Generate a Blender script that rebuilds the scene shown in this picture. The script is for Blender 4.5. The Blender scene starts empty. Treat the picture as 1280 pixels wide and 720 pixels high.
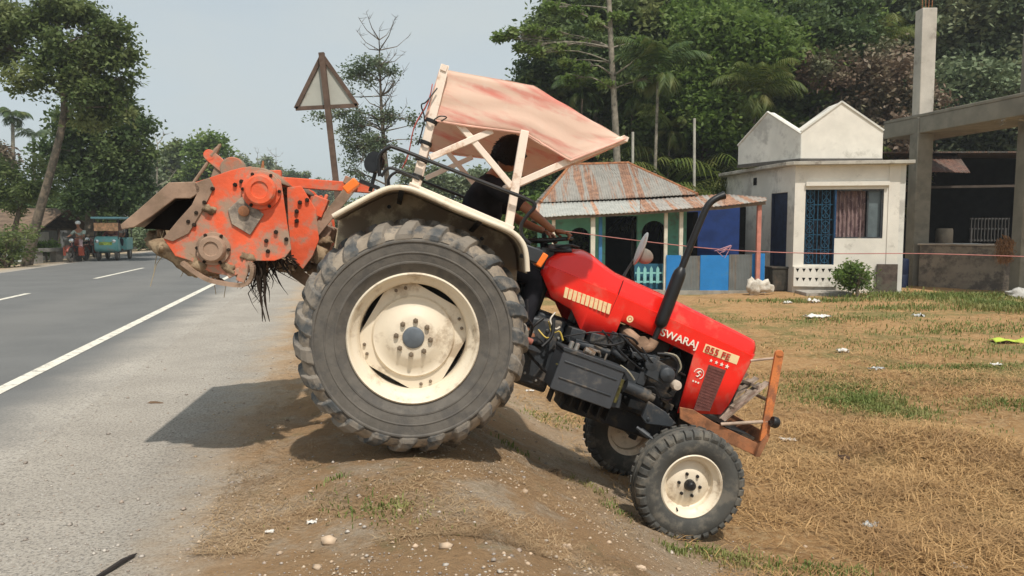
import bpy, math, random
import numpy as np
from mathutils import Vector, Matrix, noise
from math import pi, sin, cos, radians as R
random.seed(7)
scene = bpy.context.scene
COL = scene.collection
V = Vector

# ------------------------------------------------------------------ camera
F, CX, CY, CAMH = 950.0, 640.0, 360.0, 1.45
PITCH = math.atan(77 / 950)
cam_d = bpy.data.cameras.new('camera'); cam = bpy.data.objects.new('camera', cam_d); COL.objects.link(cam)
cam.location = (0, 0, CAMH); cam.rotation_euler = (pi / 2 - PITCH, 0, 0)
cam_d.sensor_width = 36; cam_d.lens = 36 * F / 1280; cam_d.clip_end = 4000; cam_d.clip_start = .05
scene.camera = cam
CAMP = V((0, 0, CAMH)); FW = V((0, cos(PITCH), -sin(PITCH))); UP = V((0, sin(PITCH), cos(PITCH))); RT = V((1, 0, 0))
def ray(px, py): return FW + RT * ((px - CX) / F) - UP * ((py - CY) / F)
def at(px, py, Y):
    d = ray(px, py); return CAMP + d * (Y / d.y)

# ------------------------------------------------------------------ road frame: s across (right of road), t along
A_R = R(13.43); NV = V((cos(A_R), sin(A_R), 0)); TV = V((-sin(A_R), cos(A_R), 0))
def st(s, t, z=0): return NV * s + TV * t + V((0, 0, z))
def to_st(x, y): return x * NV.x + y * NV.y, x * TV.x + y * TV.y
PROF = [(-4000, -.2), (-14, -.2), (-10.9, -.02), (-2.1, -.004), (-1.75, .015), (-.9, .014), (-.3, .04), (.1, .095), (.42, .125), (.7, .085), (1.0, -.03), (1.4, -.21), (1.8, -.40), (2.15, -.558), (2.6, -.64), (5, -.66), (12, -.5), (22, -.48), (4000, -.3)]
PS = [p[0] for p in PROF]; PZ = [p[1] for p in PROF]
def hgt(x, y):
    s, t = to_st(x, y)
    z = float(np.interp(s, PS, PZ))
    k = min(max((s + 1.0) / .8, 0), 1)
    if -2.0 < s < -.6: z += .006 * noise.noise(V((x * 1.3, y * 1.3, 2.2))) * min(1, (s + 2.0) / .3)
    if k > 0:
        near = 1.0 if y < 20 else .5
        a = .035 * noise.noise(V((x * .9, y * .9, 1.3))) + .022 * noise.noise(V((x * 2.7, y * 2.7, 4.3))) + .016 * noise.noise(V((x * 7, y * 7, 0))) * (1 if y < 14 else .4) + (.008 * noise.noise(V((x * 19, y * 19, 3))) if y < 9 else 0)
        if s > 2.4: a += .05 * noise.noise(V((x * .35, y * .35, 7.7))) * min((s - 2.4) / 2, 1)
        for cx, cy, rr in ((-.58, 4.43, .35), (-.80, 6.13, .35), (1.14, 4.82, .3), (.96, 6.17, .3)):
            d = math.hypot(x - cx, y - cy)
            if d < rr * 2: a *= min(1, max(.15, d / rr - .6))
        z += a * k * near
    return z
def ground(px, py):
    d = ray(px, py); t = 2.0
    while t < 300:
        P = CAMP + d * t
        if P.z < hgt(P.x, P.y): break
        t *= 1.004
    return V((P.x, P.y, hgt(P.x, P.y)))

# ------------------------------------------------------------------ tractor frame (x forward, y away from the camera, z up), origin at the rear axle
YAW, PIT, ROL = 0.12467, 0.36382, -0.0141
TM = (Matrix.Rotation(YAW, 3, 'Z') @ Matrix.Rotation(PIT, 3, 'Y') @ Matrix.Rotation(ROL, 3, 'X'))
TO = V((-0.69037, 5.27888, 0.80186))
TMI = TM.transposed()
def TL(px, py, y):
    d = TMI @ ray(px, py); c = TMI @ (CAMP - TO); t = (y - c.y) / d.y; P = c + d * t
    return (P.x, y, P.z)
def TLs(y, *pp): return [(TL(a, b, y)[0], TL(a, b, y)[2]) for a, b in pp]

# ------------------------------------------------------------------ materials
MATS = {}
def nn(nt, typ, **kw):
    n = nt.nodes.new(typ)
    for k, v in kw.items():
        if k in n.inputs: n.inputs[k].default_value = v
        else: setattr(n, k, v)
    return n
def rgba(c): return (c[0], c[1], c[2], 1)
def mixc(nt, fac, a, b, mode='MIX'):
    m = nt.nodes.new('ShaderNodeMix'); m.data_type = 'RGBA'; m.blend_type = mode
    for sock, val in ((0, fac), (6, a), (7, b)):
        if isinstance(val, (int, float)): m.inputs[sock].default_value = val
        elif isinstance(val, tuple): m.inputs[sock].default_value = rgba(val)
        else: nt.links.new(val, m.inputs[sock])
    return m.outputs[2]
def ramp(nt, src, a, b, smooth=True):
    m = nt.nodes.new('ShaderNodeMapRange'); m.interpolation_type = 'SMOOTHSTEP' if smooth else 'LINEAR'
    m.inputs[1].default_value = a; m.inputs[2].default_value = b
    nt.links.new(src, m.inputs[0]); return m.outputs[0]
def noise_n(nt, co, scale, detail=4, rough=.55, sc=None):
    if sc:
        mp = nt.nodes.new('ShaderNodeMapping'); mp.inputs['Scale'].default_value = sc
        nt.links.new(co, mp.inputs[0]); co = mp.outputs[0]
    n = nt.nodes.new('ShaderNodeTexNoise'); n.inputs['Scale'].default_value = scale
    n.inputs['Detail'].default_value = detail; n.inputs['Roughness'].default_value = rough
    nt.links.new(co, n.inputs['Vector']); return n.outputs['Fac']
def mat(name, col, rough=.6, metal=0., var=.18, vs=4., bump=0., bs=40., dirt=None, dirt_amt=.4, ds=3., spec=.4, sc=None, trans=0., coat=0.):
    if name in MATS: return MATS[name]
    m = bpy.data.materials.new(name); m.use_nodes = True; nt = m.node_tree; L = nt.links
    b = nt.nodes['Principled BSDF']; out = nt.nodes['Material Output']
    tc = nt.nodes.new('ShaderNodeTexCoord').outputs['Object']
    n1 = noise_n(nt, tc, vs, 5, .6, sc)
    dark = tuple(c * (1 - var) for c in col); lite = tuple(min(1, c * (1 + var)) for c in col)
    c = mixc(nt, ramp(nt, n1, .3, .7), dark, lite)
    rsock = None
    if dirt:
        n2 = noise_n(nt, tc, ds, 8, .68)
        f = ramp(nt, n2, .62 - dirt_amt * .35, .78 - dirt_amt * .35)
        c = mixc(nt, f, c, dirt)
        mr = nt.nodes.new('ShaderNodeMapRange'); mr.inputs[3].default_value = rough; mr.inputs[4].default_value = .9
        L.new(f, mr.inputs[0]); L.new(mr.outputs[0], b.inputs['Roughness'])
    else: b.inputs['Roughness'].default_value = rough
    L.new(c, b.inputs['Base Color'])
    b.inputs['Metallic'].default_value = metal
    b.inputs['Specular IOR Level'].default_value = spec
    if coat: b.inputs['Coat Weight'].default_value = coat; b.inputs['Coat Roughness'].default_value = .15
    if bump:
        n3 = noise_n(nt, tc, bs, 6, .65)
        bp = nt.nodes.new('ShaderNodeBump'); bp.inputs['Strength'].default_value = min(bump, 1); bp.inputs['Distance'].default_value = .01 * max(1, bump)
        L.new(n3, bp.inputs['Height']); L.new(bp.outputs[0], b.inputs['Normal'])
    if trans:
        t = nt.nodes.new('ShaderNodeBsdfTranslucent'); L.new(c, t.inputs[0])
        mx = nt.nodes.new('ShaderNodeMixShader'); mx.inputs[0].default_value = trans
        L.new(b.outputs[0], mx.inputs[1]); L.new(t.outputs[0], mx.inputs[2]); L.new(mx.outputs[0], out.inputs[0])
    MATS[name] = m; return m
def leafmat(name, c1, c2, c3=None, trans=.25, ns=.6):
    m = bpy.data.materials.new(name); m.use_nodes = True; nt = m.node_tree; L = nt.links
    b = nt.nodes['Principled BSDF']; out = nt.nodes['Material Output']
    g = nt.nodes.new('ShaderNodeNewGeometry'); tc = nt.nodes.new('ShaderNodeTexCoord').outputs['Object']
    c = mixc(nt, g.outputs['Random Per Island'], c1, c2)
    n1 = noise_n(nt, tc, ns, 3, .5)
    c = mixc(nt, ramp(nt, n1, .45, .68), c, c3 or tuple(x * 1.35 for x in c2))
    L.new(c, b.inputs['Base Color']); b.inputs['Roughness'].default_value = .55; b.inputs['Specular IOR Level'].default_value = .3
    t = nt.nodes.new('ShaderNodeBsdfTranslucent'); L.new(c, t.inputs[0])
    mx = nt.nodes.new('ShaderNodeMixShader'); mx.inputs[0].default_value = trans
    L.new(b.outputs[0], mx.inputs[1]); L.new(t.outputs[0], mx.inputs[2]); L.new(mx.outputs[0], out.inputs[0])
    return m

# ------------------------------------------------------------------ mesh builder
OFF = {}
class MB:
    def __init__(s): s.v = []; s.f = []; s.m = []; s.mi = 0
    def add(s, vs, fs):
        o = len(s.v); s.v += [tuple(v) for v in vs]; s.f += [tuple(i + o for i in f) for f in fs]; s.m += [s.mi] * len(fs); return s
    def box(s, c, d, rot=None):
        c = V(c); vs = []
        for x in (-.5, .5):
            for y in (-.5, .5):
                for z in (-.5, .5):
                    p = V((x * d[0], y * d[1], z * d[2])); p = rot @ p if rot else p; vs.append(c + p)
        return s.add(vs, [(0, 1, 3, 2), (4, 6, 7, 5), (0, 4, 5, 1), (2, 3, 7, 6), (0, 2, 6, 4), (1, 5, 7, 3)])
    def bar(s, a, b, w, h=None, up=(0, 1, 0)):
        a, b = V(a), V(b); h = h or w; d = (b - a).normalized(); u = V(up); u = (u - d * u.dot(d))
        if u.length < 1e-4: u = d.orthogonal()
        u.normalize(); k = d.cross(u)
        vs = []
        for p in (a, b):
            for i, j in ((-1, -1), (1, -1), (1, 1), (-1, 1)): vs.append(p + u * (i * w / 2) + k * (j * h / 2))
        return s.add(vs, [(3, 2, 1, 0), (4, 5, 6, 7), (0, 1, 5, 4), (1, 2, 6, 5), (2, 3, 7, 6), (3, 0, 4, 7)])
    def tube(s, pts, r, n=8, cap=True, closed=False):
        pts = [V(p) for p in pts]; N = len(pts); rs = r if isinstance(r, (list, tuple)) else [r] * N
        prev = None; vs = []
        for i, p in enumerate(pts):
            if closed: d = pts[(i + 1) % N] - pts[i - 1]
            else: d = pts[min(i + 1, N - 1)] - pts[max(i - 1, 0)]
            if d.length < 1e-9: d = V((0, 0, 1))
            d.normalize()
            if prev is None: u = d.orthogonal().normalized()
            else:
                u = prev - d * prev.dot(d)
                u = u.normalized() if u.length > 1e-6 else d.orthogonal().normalized()
            prev = u; w = d.cross(u)
            for k in range(n):
                a = 2 * pi * k / n; vs.append(p + (u * cos(a) + w * sin(a)) * rs[i])
        fs = []
        for i in range(N if closed else N - 1):
            j = (i + 1) % N
            for k in range(n): fs.append((i * n + k, i * n + (k + 1) % n, j * n + (k + 1) % n, j * n + k))
        if cap and not closed: fs += [tuple(range(n - 1, -1, -1)), tuple((N - 1) * n + k for k in range(n))]
        return s.add(vs, fs)
    def lathe(s, prof, o=(0, 0, 0), ax='y', n=32, sx=1, closed=False):
        # prof: list of (radius, distance along the axis)
        o = V(o); vs = []
        for r, h in prof:
            for k in range(n):
                a = 2 * pi * k / n; c, d = r * cos(a), r * sin(a)
                vs.append(o + (V((c, h, d)) if ax == 'y' else V((c, d, h)) if ax == 'z' else V((h, c, d))))
        fs = []; N = len(prof)
        for i in range(N if closed else N - 1):
            j = (i + 1) % N
            for k in range(n): fs.append((i * n + k, i * n + (k + 1) % n, j * n + (k + 1) % n, j * n + k))
        return s.add(vs, fs)
    def prism(s, poly, y0, y1, ax='y'):
        n = len(poly)
        f = (lambda p, y: (p[0], y, p[1])) if ax == 'y' else (lambda p, y: (p[0], p[1], y)) if ax == 'z' else (lambda p, y: (y, p[0], p[1]))
        vs = [f(p, y0) for p in poly] + [f(p, y1) for p in poly]
        fs = [tuple(range(n)), tuple(range(2 * n - 1, n - 1, -1))] + [(i, i + n, (i + 1) % n + n, (i + 1) % n) for i in range(n)]
        return s.add(vs, fs)
    def grid(s, fn, nu, nv, cu=False):
        vs = [fn(i / (nu if cu else nu - 1), j / (nv - 1)) for i in range(nu) for j in range(nv)]
        fs = []
        for i in range(nu if cu else nu - 1):
            for j in range(nv - 1):
                a = i * nv + j; b = ((i + 1) % nu) * nv + j; fs.append((a, b, b + 1, a + 1))
        return s.add(vs, fs)
    def ball(s, c, r, n=12, m=8, sc=(1, 1, 1)):
        c = V(c)
        return s.grid(lambda u, v: c + V((r * sc[0] * sin(pi * v) * cos(2 * pi * u), r * sc[1] * sin(pi * v) * sin(2 * pi * u), r * sc[2] * cos(pi * v))), n, m, True)
    def build(s, name, m, parent=None, smooth=35, bevel=0, subd=0, solid=0, xf=None):
        me = bpy.data.meshes.new(name)
        off = V(OFF.get(parent.name, (0, 0, 0))) if parent else V((0, 0, 0))
        me.from_pydata([tuple((xf @ V(v) if xf else V(v)) + off) for v in s.v], [], s.f)
        import bmesh
        bm = bmesh.new(); bm.from_mesh(me); bmesh.ops.recalc_face_normals(bm, faces=bm.faces); bm.to_mesh(me); bm.free()
        for q in (m if isinstance(m, (list, tuple)) else [m]): me.materials.append(q)
        if any(s.m): me.polygons.foreach_set('material_index', s.m)
        if smooth:
            me.shade_smooth(); me.set_sharp_from_angle(angle=R(smooth))
        o = bpy.data.objects.new(name, me); COL.objects.link(o)
        if parent: o.parent = parent; OFF[o.name] = OFF.get(parent.name, (0, 0, 0))
        if solid: q = o.modifiers.new('thick', 'SOLIDIFY'); q.thickness = solid; q.offset = 0
        if bevel: q = o.modifiers.new('edge', 'BEVEL'); q.width = bevel; q.segments = 2; q.limit_method = 'ANGLE'; q.angle_limit = R(40)
        if subd: q = o.modifiers.new('round', 'SUBSURF'); q.levels = q.render_levels = subd
        return o
def np_mesh(name, verts, quads, m, parent=None, smooth=False):
    me = bpy.data.meshes.new(name); nv = len(verts); nf = len(quads); k = quads.shape[1]
    me.vertices.add(nv); me.vertices.foreach_set('co', np.asarray(verts, np.float32).ravel())
    me.loops.add(nf * k); me.loops.foreach_set('vertex_index', np.asarray(quads, np.int32).ravel())
    me.polygons.add(nf); me.polygons.foreach_set('loop_start', np.arange(0, nf * k, k, dtype=np.int32)); me.polygons.foreach_set('loop_total', np.full(nf, k, np.int32))
    me.update(calc_edges=True)
    me.materials.append(m)
    if smooth: me.shade_smooth()
    o = bpy.data.objects.new(name, me); COL.objects.link(o)
    if parent: o.parent = parent
    return o
def tag(o, label=None, cat=None, group=None, kind=None):
    if label: o['label'] = label
    if cat: o['category'] = cat
    if group: o['group'] = group
    if kind: o['kind'] = kind
    return o
def empty(name, loc=(0, 0, 0), rz=0, parent=None, off=None):
    o = bpy.data.objects.new(name, None); COL.objects.link(o); o.location = loc; o.rotation_euler = (0, 0, rz); o.empty_display_size = .2
    if parent: o.parent = parent
    if off is not None: OFF[o.name] = off
    return o
def copy_tree(o, parent=None):
    c = o.copy(); COL.objects.link(c); c.parent = parent
    for ch in list(o.children): copy_tree(ch, c)
    return c
def rrect(x0, x1, z0, z1, r, n=4):
    pts = []
    for cx, cz, a0 in ((x1 - r, z1 - r, 0), (x0 + r, z1 - r, 90), (x0 + r, z0 + r, 180), (x1 - r, z0 + r, 270)):
        for k in range(n + 1):
            a = R(a0 + 90 * k / n); pts.append((cx + r * cos(a), cz + r * sin(a)))
    return pts
def smooth_path(pts, k=6):
    # Catmull-Rom through the points
    P = [V(p) for p in pts]; out = []
    for i in range(len(P) - 1):
        p0 = P[max(i - 1, 0)]; p1 = P[i]; p2 = P[i + 1]; p3 = P[min(i + 2, len(P) - 1)]
        for j in range(k):
            t = j / k
            out.append(.5 * ((2 * p1) + (p2 - p0) * t + (2 * p0 - 5 * p1 + 4 * p2 - p3) * t * t + (3 * p1 - p0 - 3 * p2 + p3) * t ** 3))
    out.append(P[-1]); return out
def text_mesh(body, size, name, m, parent, org, ux, uy, depth=.003, align='LEFT', sx=1.0):
    cu = bpy.data.curves.new('txt', 'FONT'); cu.body = body; cu.size = size; cu.extrude = depth; cu.align_x = align; cu.offset = size * .012
    to = bpy.data.objects.new('txt', cu); COL.objects.link(to)
    dg = bpy.context.evaluated_depsgraph_get(); me = bpy.data.meshes.new_from_object(to.evaluated_get(dg))
    bpy.data.objects.remove(to)
    ux = V(ux).normalized(); uy = V(uy).normalized(); uz = ux.cross(uy); off = V(OFF.get(parent.name, (0, 0, 0)))
    for v in me.vertices:
        c = v.co.copy(); v.co = V(org) + off + ux * (c.x * sx) + uy * c.y + uz * c.z
    me.name = name; me.materials.clear(); me.materials.append(m)
    o = bpy.data.objects.new(name, me); COL.objects.link(o); o.parent = parent; return o

# shared materials
RUST = (.20, .085, .035); DUST = (.42, .33, .24)
M_red = mat('red_paint', (.90, .020, .013), .30, 0, .05, 2, dirt=(.76, .10, .065), dirt_amt=.32, ds=4.5, coat=.45, bump=.05, bs=90)
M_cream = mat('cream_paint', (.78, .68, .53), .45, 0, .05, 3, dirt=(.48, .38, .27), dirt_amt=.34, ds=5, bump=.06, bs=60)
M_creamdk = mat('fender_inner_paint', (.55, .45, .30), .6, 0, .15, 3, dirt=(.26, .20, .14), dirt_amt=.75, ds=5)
M_post = mat('canopy_post_paint', (.86, .72, .60), .5, 0, .05, 4, dirt=(.55, .35, .24), dirt_amt=.2, ds=7)
M_rubber = mat('tyre_rubber', (.135, .122, .106), .85, 0, .12, 14, dirt=(.105, .097, .088), dirt_amt=.45, ds=11, bump=.25, bs=50, spec=.25)
M_treadmud = mat('tread_mud', (.30, .25, .195), .9, 0, .25, 8, dirt=(.10, .10, .10), dirt_amt=.45, ds=6, bump=.5, bs=30, spec=.1)
M_lug = mat('tyre_lug_rubber', (.07, .075, .078), .65, 0, .25, 9, dirt=(.23, .20, .165), dirt_amt=.62, ds=5, bump=.35, bs=40, spec=.3)
M_black = mat('black_paint', (.012, .012, .013), .42, 0, .2, 6, dirt=(.12, .10, .08), dirt_amt=.1, ds=6)
M_dark = mat('engine_dark', (.020, .020, .021), .5, .2, .4, 9, dirt=(.10, .075, .05), dirt_amt=.35, ds=8, bump=.3, bs=50)
M_grey = mat('engine_grey', (.042, .047, .053), .5, .1, .2, 7, dirt=(.16, .13, .10), dirt_amt=.3, ds=6, bump=.1, bs=60)
M_steel = mat('worn_steel', (.32, .31, .29), .45, .6, .25, 10, dirt=(.2, .13, .08), dirt_amt=.35, ds=9)
M_rust = mat('rusty_steel', (.26, .115, .055), .85, 0, .35, 8, dirt=(.40, .16, .07), dirt_amt=.5, ds=9, bump=.3, bs=60)
M_orange = mat('orange_paint', (.78, .12, .045), .55, 0, .15, 4, dirt=(.38, .255, .18), dirt_amt=.55, ds=4.6, bump=.35, bs=30)
M_orangedirty = mat('muddy_orange_paint', (.50, .13, .06), .7, 0, .2, 5, dirt=(.30, .21, .15), dirt_amt=.85, ds=4, bump=.3, bs=35)
M_mudsteel = mat('muddy_steel', (.33, .22, .155), .85, 0, .25, 4, dirt=(.22, .15, .10), dirt_amt=.4, ds=6, bump=.4, bs=30)
M_bumper = mat('bumper_orange', (.62, .20, .06), .6, 0, .2, 6, dirt=(.30, .12, .06), dirt_amt=.5, ds=8, bump=.1)
M_amber = mat('amber_lens', (.9, .20, .03), .25, 0, .05, 5)
M_mirror = mat('mirror_chrome', (.75, .75, .74), .15, .9, .05, 5)
M_nut = mat('wheel_nut_metal', (.20, .155, .11), .6, .3, .2, 20)
M_hub = mat('hub_grey', (.14, .16, .18), .5, .2, .15, 12)
M_fabric_black = mat('black_cloth', (.022, .021, .023), .95, 0, .3, 8, spec=.05)
M_trouser = mat('dark_cloth', (.02, .02, .024), .95, 0, .3, 8, spec=.05)
M_skin = mat('skin', (.30, .135, .075), .5, 0, .1, 10)
M_hair = mat('black_hair', (.008, .007, .007), .6, 0, .3, 60, bump=.6, bs=120, spec=.2)
M_mud = mat('dried_mud', (.20, .135, .085), .95, 0, .4, 6, dirt=(.34, .25, .16), dirt_amt=.5, ds=7, bump=1, bs=18, spec=.1)
M_root = mat('dead_roots', (.035, .026, .02), .95, 0, .4, 10, spec=.1)
# =================================================================== TRACTOR
H0 = (0, 0, .70)
tr = empty('tractor', off=H0)
tr.matrix_world = Matrix.Translation(TO + TM @ V((0, 0, -.70))) @ TM.to_4x4()
tag(tr, 'red tractor tipped nose down off the road edge, cream wheels and pink canopy', 'tractor')

# ---- wheels
def rear_wheel():
    w = empty('rear_wheel', parent=tr)
    b = MB()
    prof = [(.366, -.135), (.392, -.160), (.44, -.176), (.443, -.180), (.452, -.181), (.455, -.178), (.50, -.188), (.503, -.192), (.508, -.192), (.511, -.189), (.53, -.191), (.562, -.192), (.568, -.199), (.576, -.199), (.585, -.189), (.630, -.170), (.655, -.13), (.668, -.06), (.672, 0)]
    prof = prof + [(r, -h) for r, h in reversed(prof[:-1])]
    b.lathe(prof, n=96); b.build('tyre', M_rubber, w, smooth=40)
    b = MB(); b.lathe([(r_ + .0022, h_ * (1.0 + .012 * (abs(h_) > .16))) for r_, h_ in [(.588, -.189), (.630, -.170), (.655, -.13), (.668, -.06), (.672, 0), (.668, .06), (.655, .13), (.630, .170), (.588, .189)]], n=96); b.build('tread_base', M_treadmud, w, smooth=40)
    # cleats: chevron bars wrapping on to the sidewall
    path = [(.672, .012, 0), (.670, -.05, .035), (.658, -.11, .085), (.636, -.155, .125), (.610, -.180, .148), (.588, -.189, .160), (.566, -.1925, .170)]
    hs = [.034, .034, .034, .027, .018, .010, .0005]
    NL = 23
    for side in (-1, 1):
        g = MB()
        for i in range(NL):
            a0 = 2 * pi * (i + (0 if side < 0 else .5)) / NL
            vs = []
            for (r, y, th), h in zip(path, hs):
                wd = .032 + .026 * (abs(y) / .18)
                nrm = V((1, 0)) if abs(y) < .09 else V((cos(R(35 + 45 * (abs(y) - .09) / .1)), sin(R(35 + 45 * (abs(y) - .09) / .1)))) if abs(y) < .185 else V((.12, .99))
                for k, hh in ((-1.15, -.008), (-.62, h), (.62, h), (1.15, -.008)):
                    rr = r + nrm.x * hh; yy = y - nrm.y * hh * (1 if y <= 0.02 else -1)
                    a = a0 + th + k * wd / rr
                    vs.append((rr * cos(a), yy * (-side) if side > 0 else yy, rr * sin(a)))
            fs = []
            n = len(path)
            for q in range(n - 1):
                for k in range(3): fs.append((q * 4 + k, q * 4 + k + 1, (q + 1) * 4 + k + 1, (q + 1) * 4 + k))
            fs += [(0, 1, 2, 3), tuple((n - 1) * 4 + k for k in (3, 2, 1, 0))]
            g.add(vs, fs)
        g.build('tread', M_lug, w, smooth=0, bevel=.004)
    # rim: flange, well, barrel
    r = MB()
    r.lathe([(.415, -.150), (.413, -.166), (.404, -.172), (.394, -.166), (.388, -.150), (.378, -.128), (.360, -.120), (.345, -.10), (.337, -.05), (.335, .05), (.35, .12), (.39, .15), (.41, .16)], n=80)
    r.build('rim', M_cream, w, smooth=50)
    # disc: four-cornered plate with a raised round dish
    d = MB(); N = 96; rings = []
    rr0 = R(38)
    def rmax(a):
        q = (a - rr0 + pi / 4) % (pi / 2) - pi / 4      # 0 at a corner
        side = .302 / max(cos(pi / 4 - abs(q)), .2)
        return min(.336, side)
    shp = [(.045, -.105), (.125, -.105), (.150, -.098), (.19, -.075), (.235, -.062), (.252, -.066), (.264, -.048), ('e', -.044), ('e', -.03)]
    vs = []
    for rad, h in shp:
        for k in range(N):
            a = 2 * pi * k / N; q = rmax(a) if rad == 'e' else min(rad, rmax(a) - .002)
            vs.append((q * cos(a), h, q * sin(a)))
    fs = [(i * N + k, i * N + (k + 1) % N, (i + 1) * N + (k + 1) % N, (i + 1) * N + k) for i in range(len(shp) - 1) for k in range(N)]
    d.add(vs, fs); d.build('wheel_disc', M_cream, w, smooth=30)
    h = MB(); h.lathe([(.0, -.118), (.055, -.118), (.066, -.113), (.070, -.104), (.070, -.02)], n=32); h.build('hub_cap', M_hub, w)
    dk = MB(); dk.lathe([(0, .10), (.333, .10), (.333, .11), (0, .11)], n=40); dk.build('brake_drum', M_dark, w)
    for k in range(8):
        a = 2 * pi * (k + .35) / 8
        c = MB(); c.lathe([(0, -.128), (.011, -.126), (.0165, -.118), (.017, -.104)], o=(.108 * cos(a), 0, .108 * sin(a)), n=6); c.build('wheel_nut', M_nut, w)
    for k in range(4):
        a = rr0 + pi / 2 * k
        for da in (-.1, .1):
            c = MB(); c.lathe([(0, -.062), (.009, -.06), (.012, -.045)], o=(.312 * cos(a + da), 0, .312 * sin(a + da)), n=6); c.build('lug_bolt', M_nut, w)
    return w
rw = rear_wheel(); rw.scale = (.968, 1, .968)
for ch in rw.children:
    if ch.name.split('.')[0] not in ('tyre', 'tread', 'tread_base'): ch.scale = (.94, 1, .94)
rw.location = (0, -.86, .70); rw.rotation_euler = (0, R(3), 0)
rw2 = copy_tree(rw, tr); rw2.location = (0, .86, .70); rw2.rotation_euler = (0, R(31), pi)

M_rubber2 = mat('front_tyre_rubber', (.075, .074, .068), .75, 0, .2, 4, dirt=(.16, .145, .12), dirt_amt=.45, ds=6, bump=.2, bs=50, spec=.3)
def front_wheel():
    w = empty('front_wheel', parent=tr)
    b = MB()
    prof = [(.205, -.066), (.215, -.078), (.245, -.093), (.29, -.10), (.325, -.095), (.347, -.085), (.362, -.078), (.372, -.066), (.376, -.048), (.366, -.046), (.366, -.038), (.379, -.036), (.381, -.012), (.369, -.010), (.369, 0)]
    prof = prof + [(r, -h) for r, h in reversed(prof[:-1])]
    b.lathe(prof, n=72); b.build('tyre', M_rubber2, w, smooth=30)
    for side in (-1, 1):
        g = MB()
        for i in range(34):
            a = 2 * pi * (i + (.5 if side > 0 else 0)) / 34; vs = []
            for (rr, y) in ((.384, -.050), (.381, -.070), (.371, -.085), (.358, -.093), (.346, -.097)):
                for k, dr in ((-1, -.015), (-.8, .004), (.8, .004), (1, -.015)):
                    aa = a + k * .022 / rr * (1 + .35 * (i % 2)); vs.append(((rr + dr) * cos(aa), (y - (.004 if abs(k) < 1 and y < -.08 else 0)) * (-side), (rr + dr) * sin(aa)))
            fs = [(q * 4 + k, q * 4 + k + 1, q * 4 + k + 5, q * 4 + k + 4) for q in range(4) for k in range(3)] + [(0, 1, 2, 3), (19, 18, 17, 16)]
            g.add(vs, fs)
        g.build('tread', M_rubber2, w, smooth=0, bevel=.002)
    r = MB(); r.lathe([(.212, -.066), (.214, -.080), (.206, -.086), (.197, -.080), (.192, -.062), (.178, -.050), (.166, -.040), (.163, -.01), (.155, -.004), (.14, -.012), (.12, -.020), (.095, -.034), (.080, -.037), (.03, -.037)], n=56)
    r.lathe([(.166, -.03), (.165, .03), (.19, .06), (.212, .07)], n=48)
    r.build('rim', M_cream, w, smooth=40)
    h = MB(); h.lathe([(0, -.088), (.020, -.086), (.032, -.074), (.036, -.055), (.038, -.03)], n=20); h.build('hub_cap', M_black, w)
    for k in range(6):
        a = 2 * pi * (k + .25) / 6
        c = MB(); c.lathe([(0, -.054), (.007, -.053), (.0115, -.047), (.012, -.034)], o=(.076 * cos(a), 0, .076 * sin(a)), n=6); c.build('wheel_nut', M_black, w)
    c = MB(); c.tube([(0, -.045, -.172), (0, -.075, -.182)], .005, 6); c.build('valve_stem', M_black, w)
    return w
fwh = front_wheel(); fwh.scale = (.955, 1, .955)
for ch in fwh.children:
    if ch.name.split('.')[0] not in ('tyre', 'tread'): ch.scale = (1.03, 1, 1.03)
fwh.location = (2.0, -.68, .37); fwh.rotation_euler = (0, R(10), R(3))
fw2 = copy_tree(fwh, tr); fw2.location = (2.0, .68, .37); fw2.rotation_euler = (0, R(50), pi + R(3))

# ---- fenders
def arc_path(pts, k=5): return smooth_path(pts, k)
FP = [(-.65, 0, .49), (-.58, 0, .575), (-.47, 0, .70), (-.40, 0, .757), (-.31, 0, .785), (-.2, 0, .785), (-.05, 0, .775), (.15, 0, .77), (.30, 0, .765), (.38, 0, .735), (.43, 0, .68), (.475, 0, .585)]
for sd in (-1, 1):
    P = smooth_path(FP, 4)
    f = MB(); yo, yi = sd * 1.03, sd * .60
    f.grid(lambda u, v: V((P[round(u * (len(P) - 1))].x, yo + (yi - yo) * v, P[round(u * (len(P) - 1))].z - .012)), len(P), 2)
    poly = [(p.x, p.z - .014) for p in P] + [(.56, .30), (.50, .02), (-.45, .05), (-.62, .3)]
    f.prism(poly, yi, yi + sd * .012)
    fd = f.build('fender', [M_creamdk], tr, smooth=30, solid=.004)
    l = MB(); l.tube([(p.x, yo, p.z) for p in P], .015, 8); l.grid(lambda u, v: V((P[round(u * (len(P) - 1))].x, yo - sd * .004 + (-sd) * .0 + sd * -.0 + (yi - yo) * v * 1.0, P[round(u * (len(P) - 1))].z + .003)), len(P), 2)
    l.build('fender_lip', M_cream, fd, smooth=50)
    for x, z in ((-.35, .70), (.12, .70)):
        s = MB(); s.bar((x, yi - sd * 0, z), (x, yo * .97, z + .055), .012, .03); s.build('fender_stay', M_dark, fd)
    for x, z in ((-.4, .66), (.2, .68), (.36, .58)):
        s = MB(); s.lathe([(0, -.004), (.012, -.004), (.013, .004)], o=(x, yi + sd * .016, z), n=8); s.build('bolt', M_dark, fd)

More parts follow.
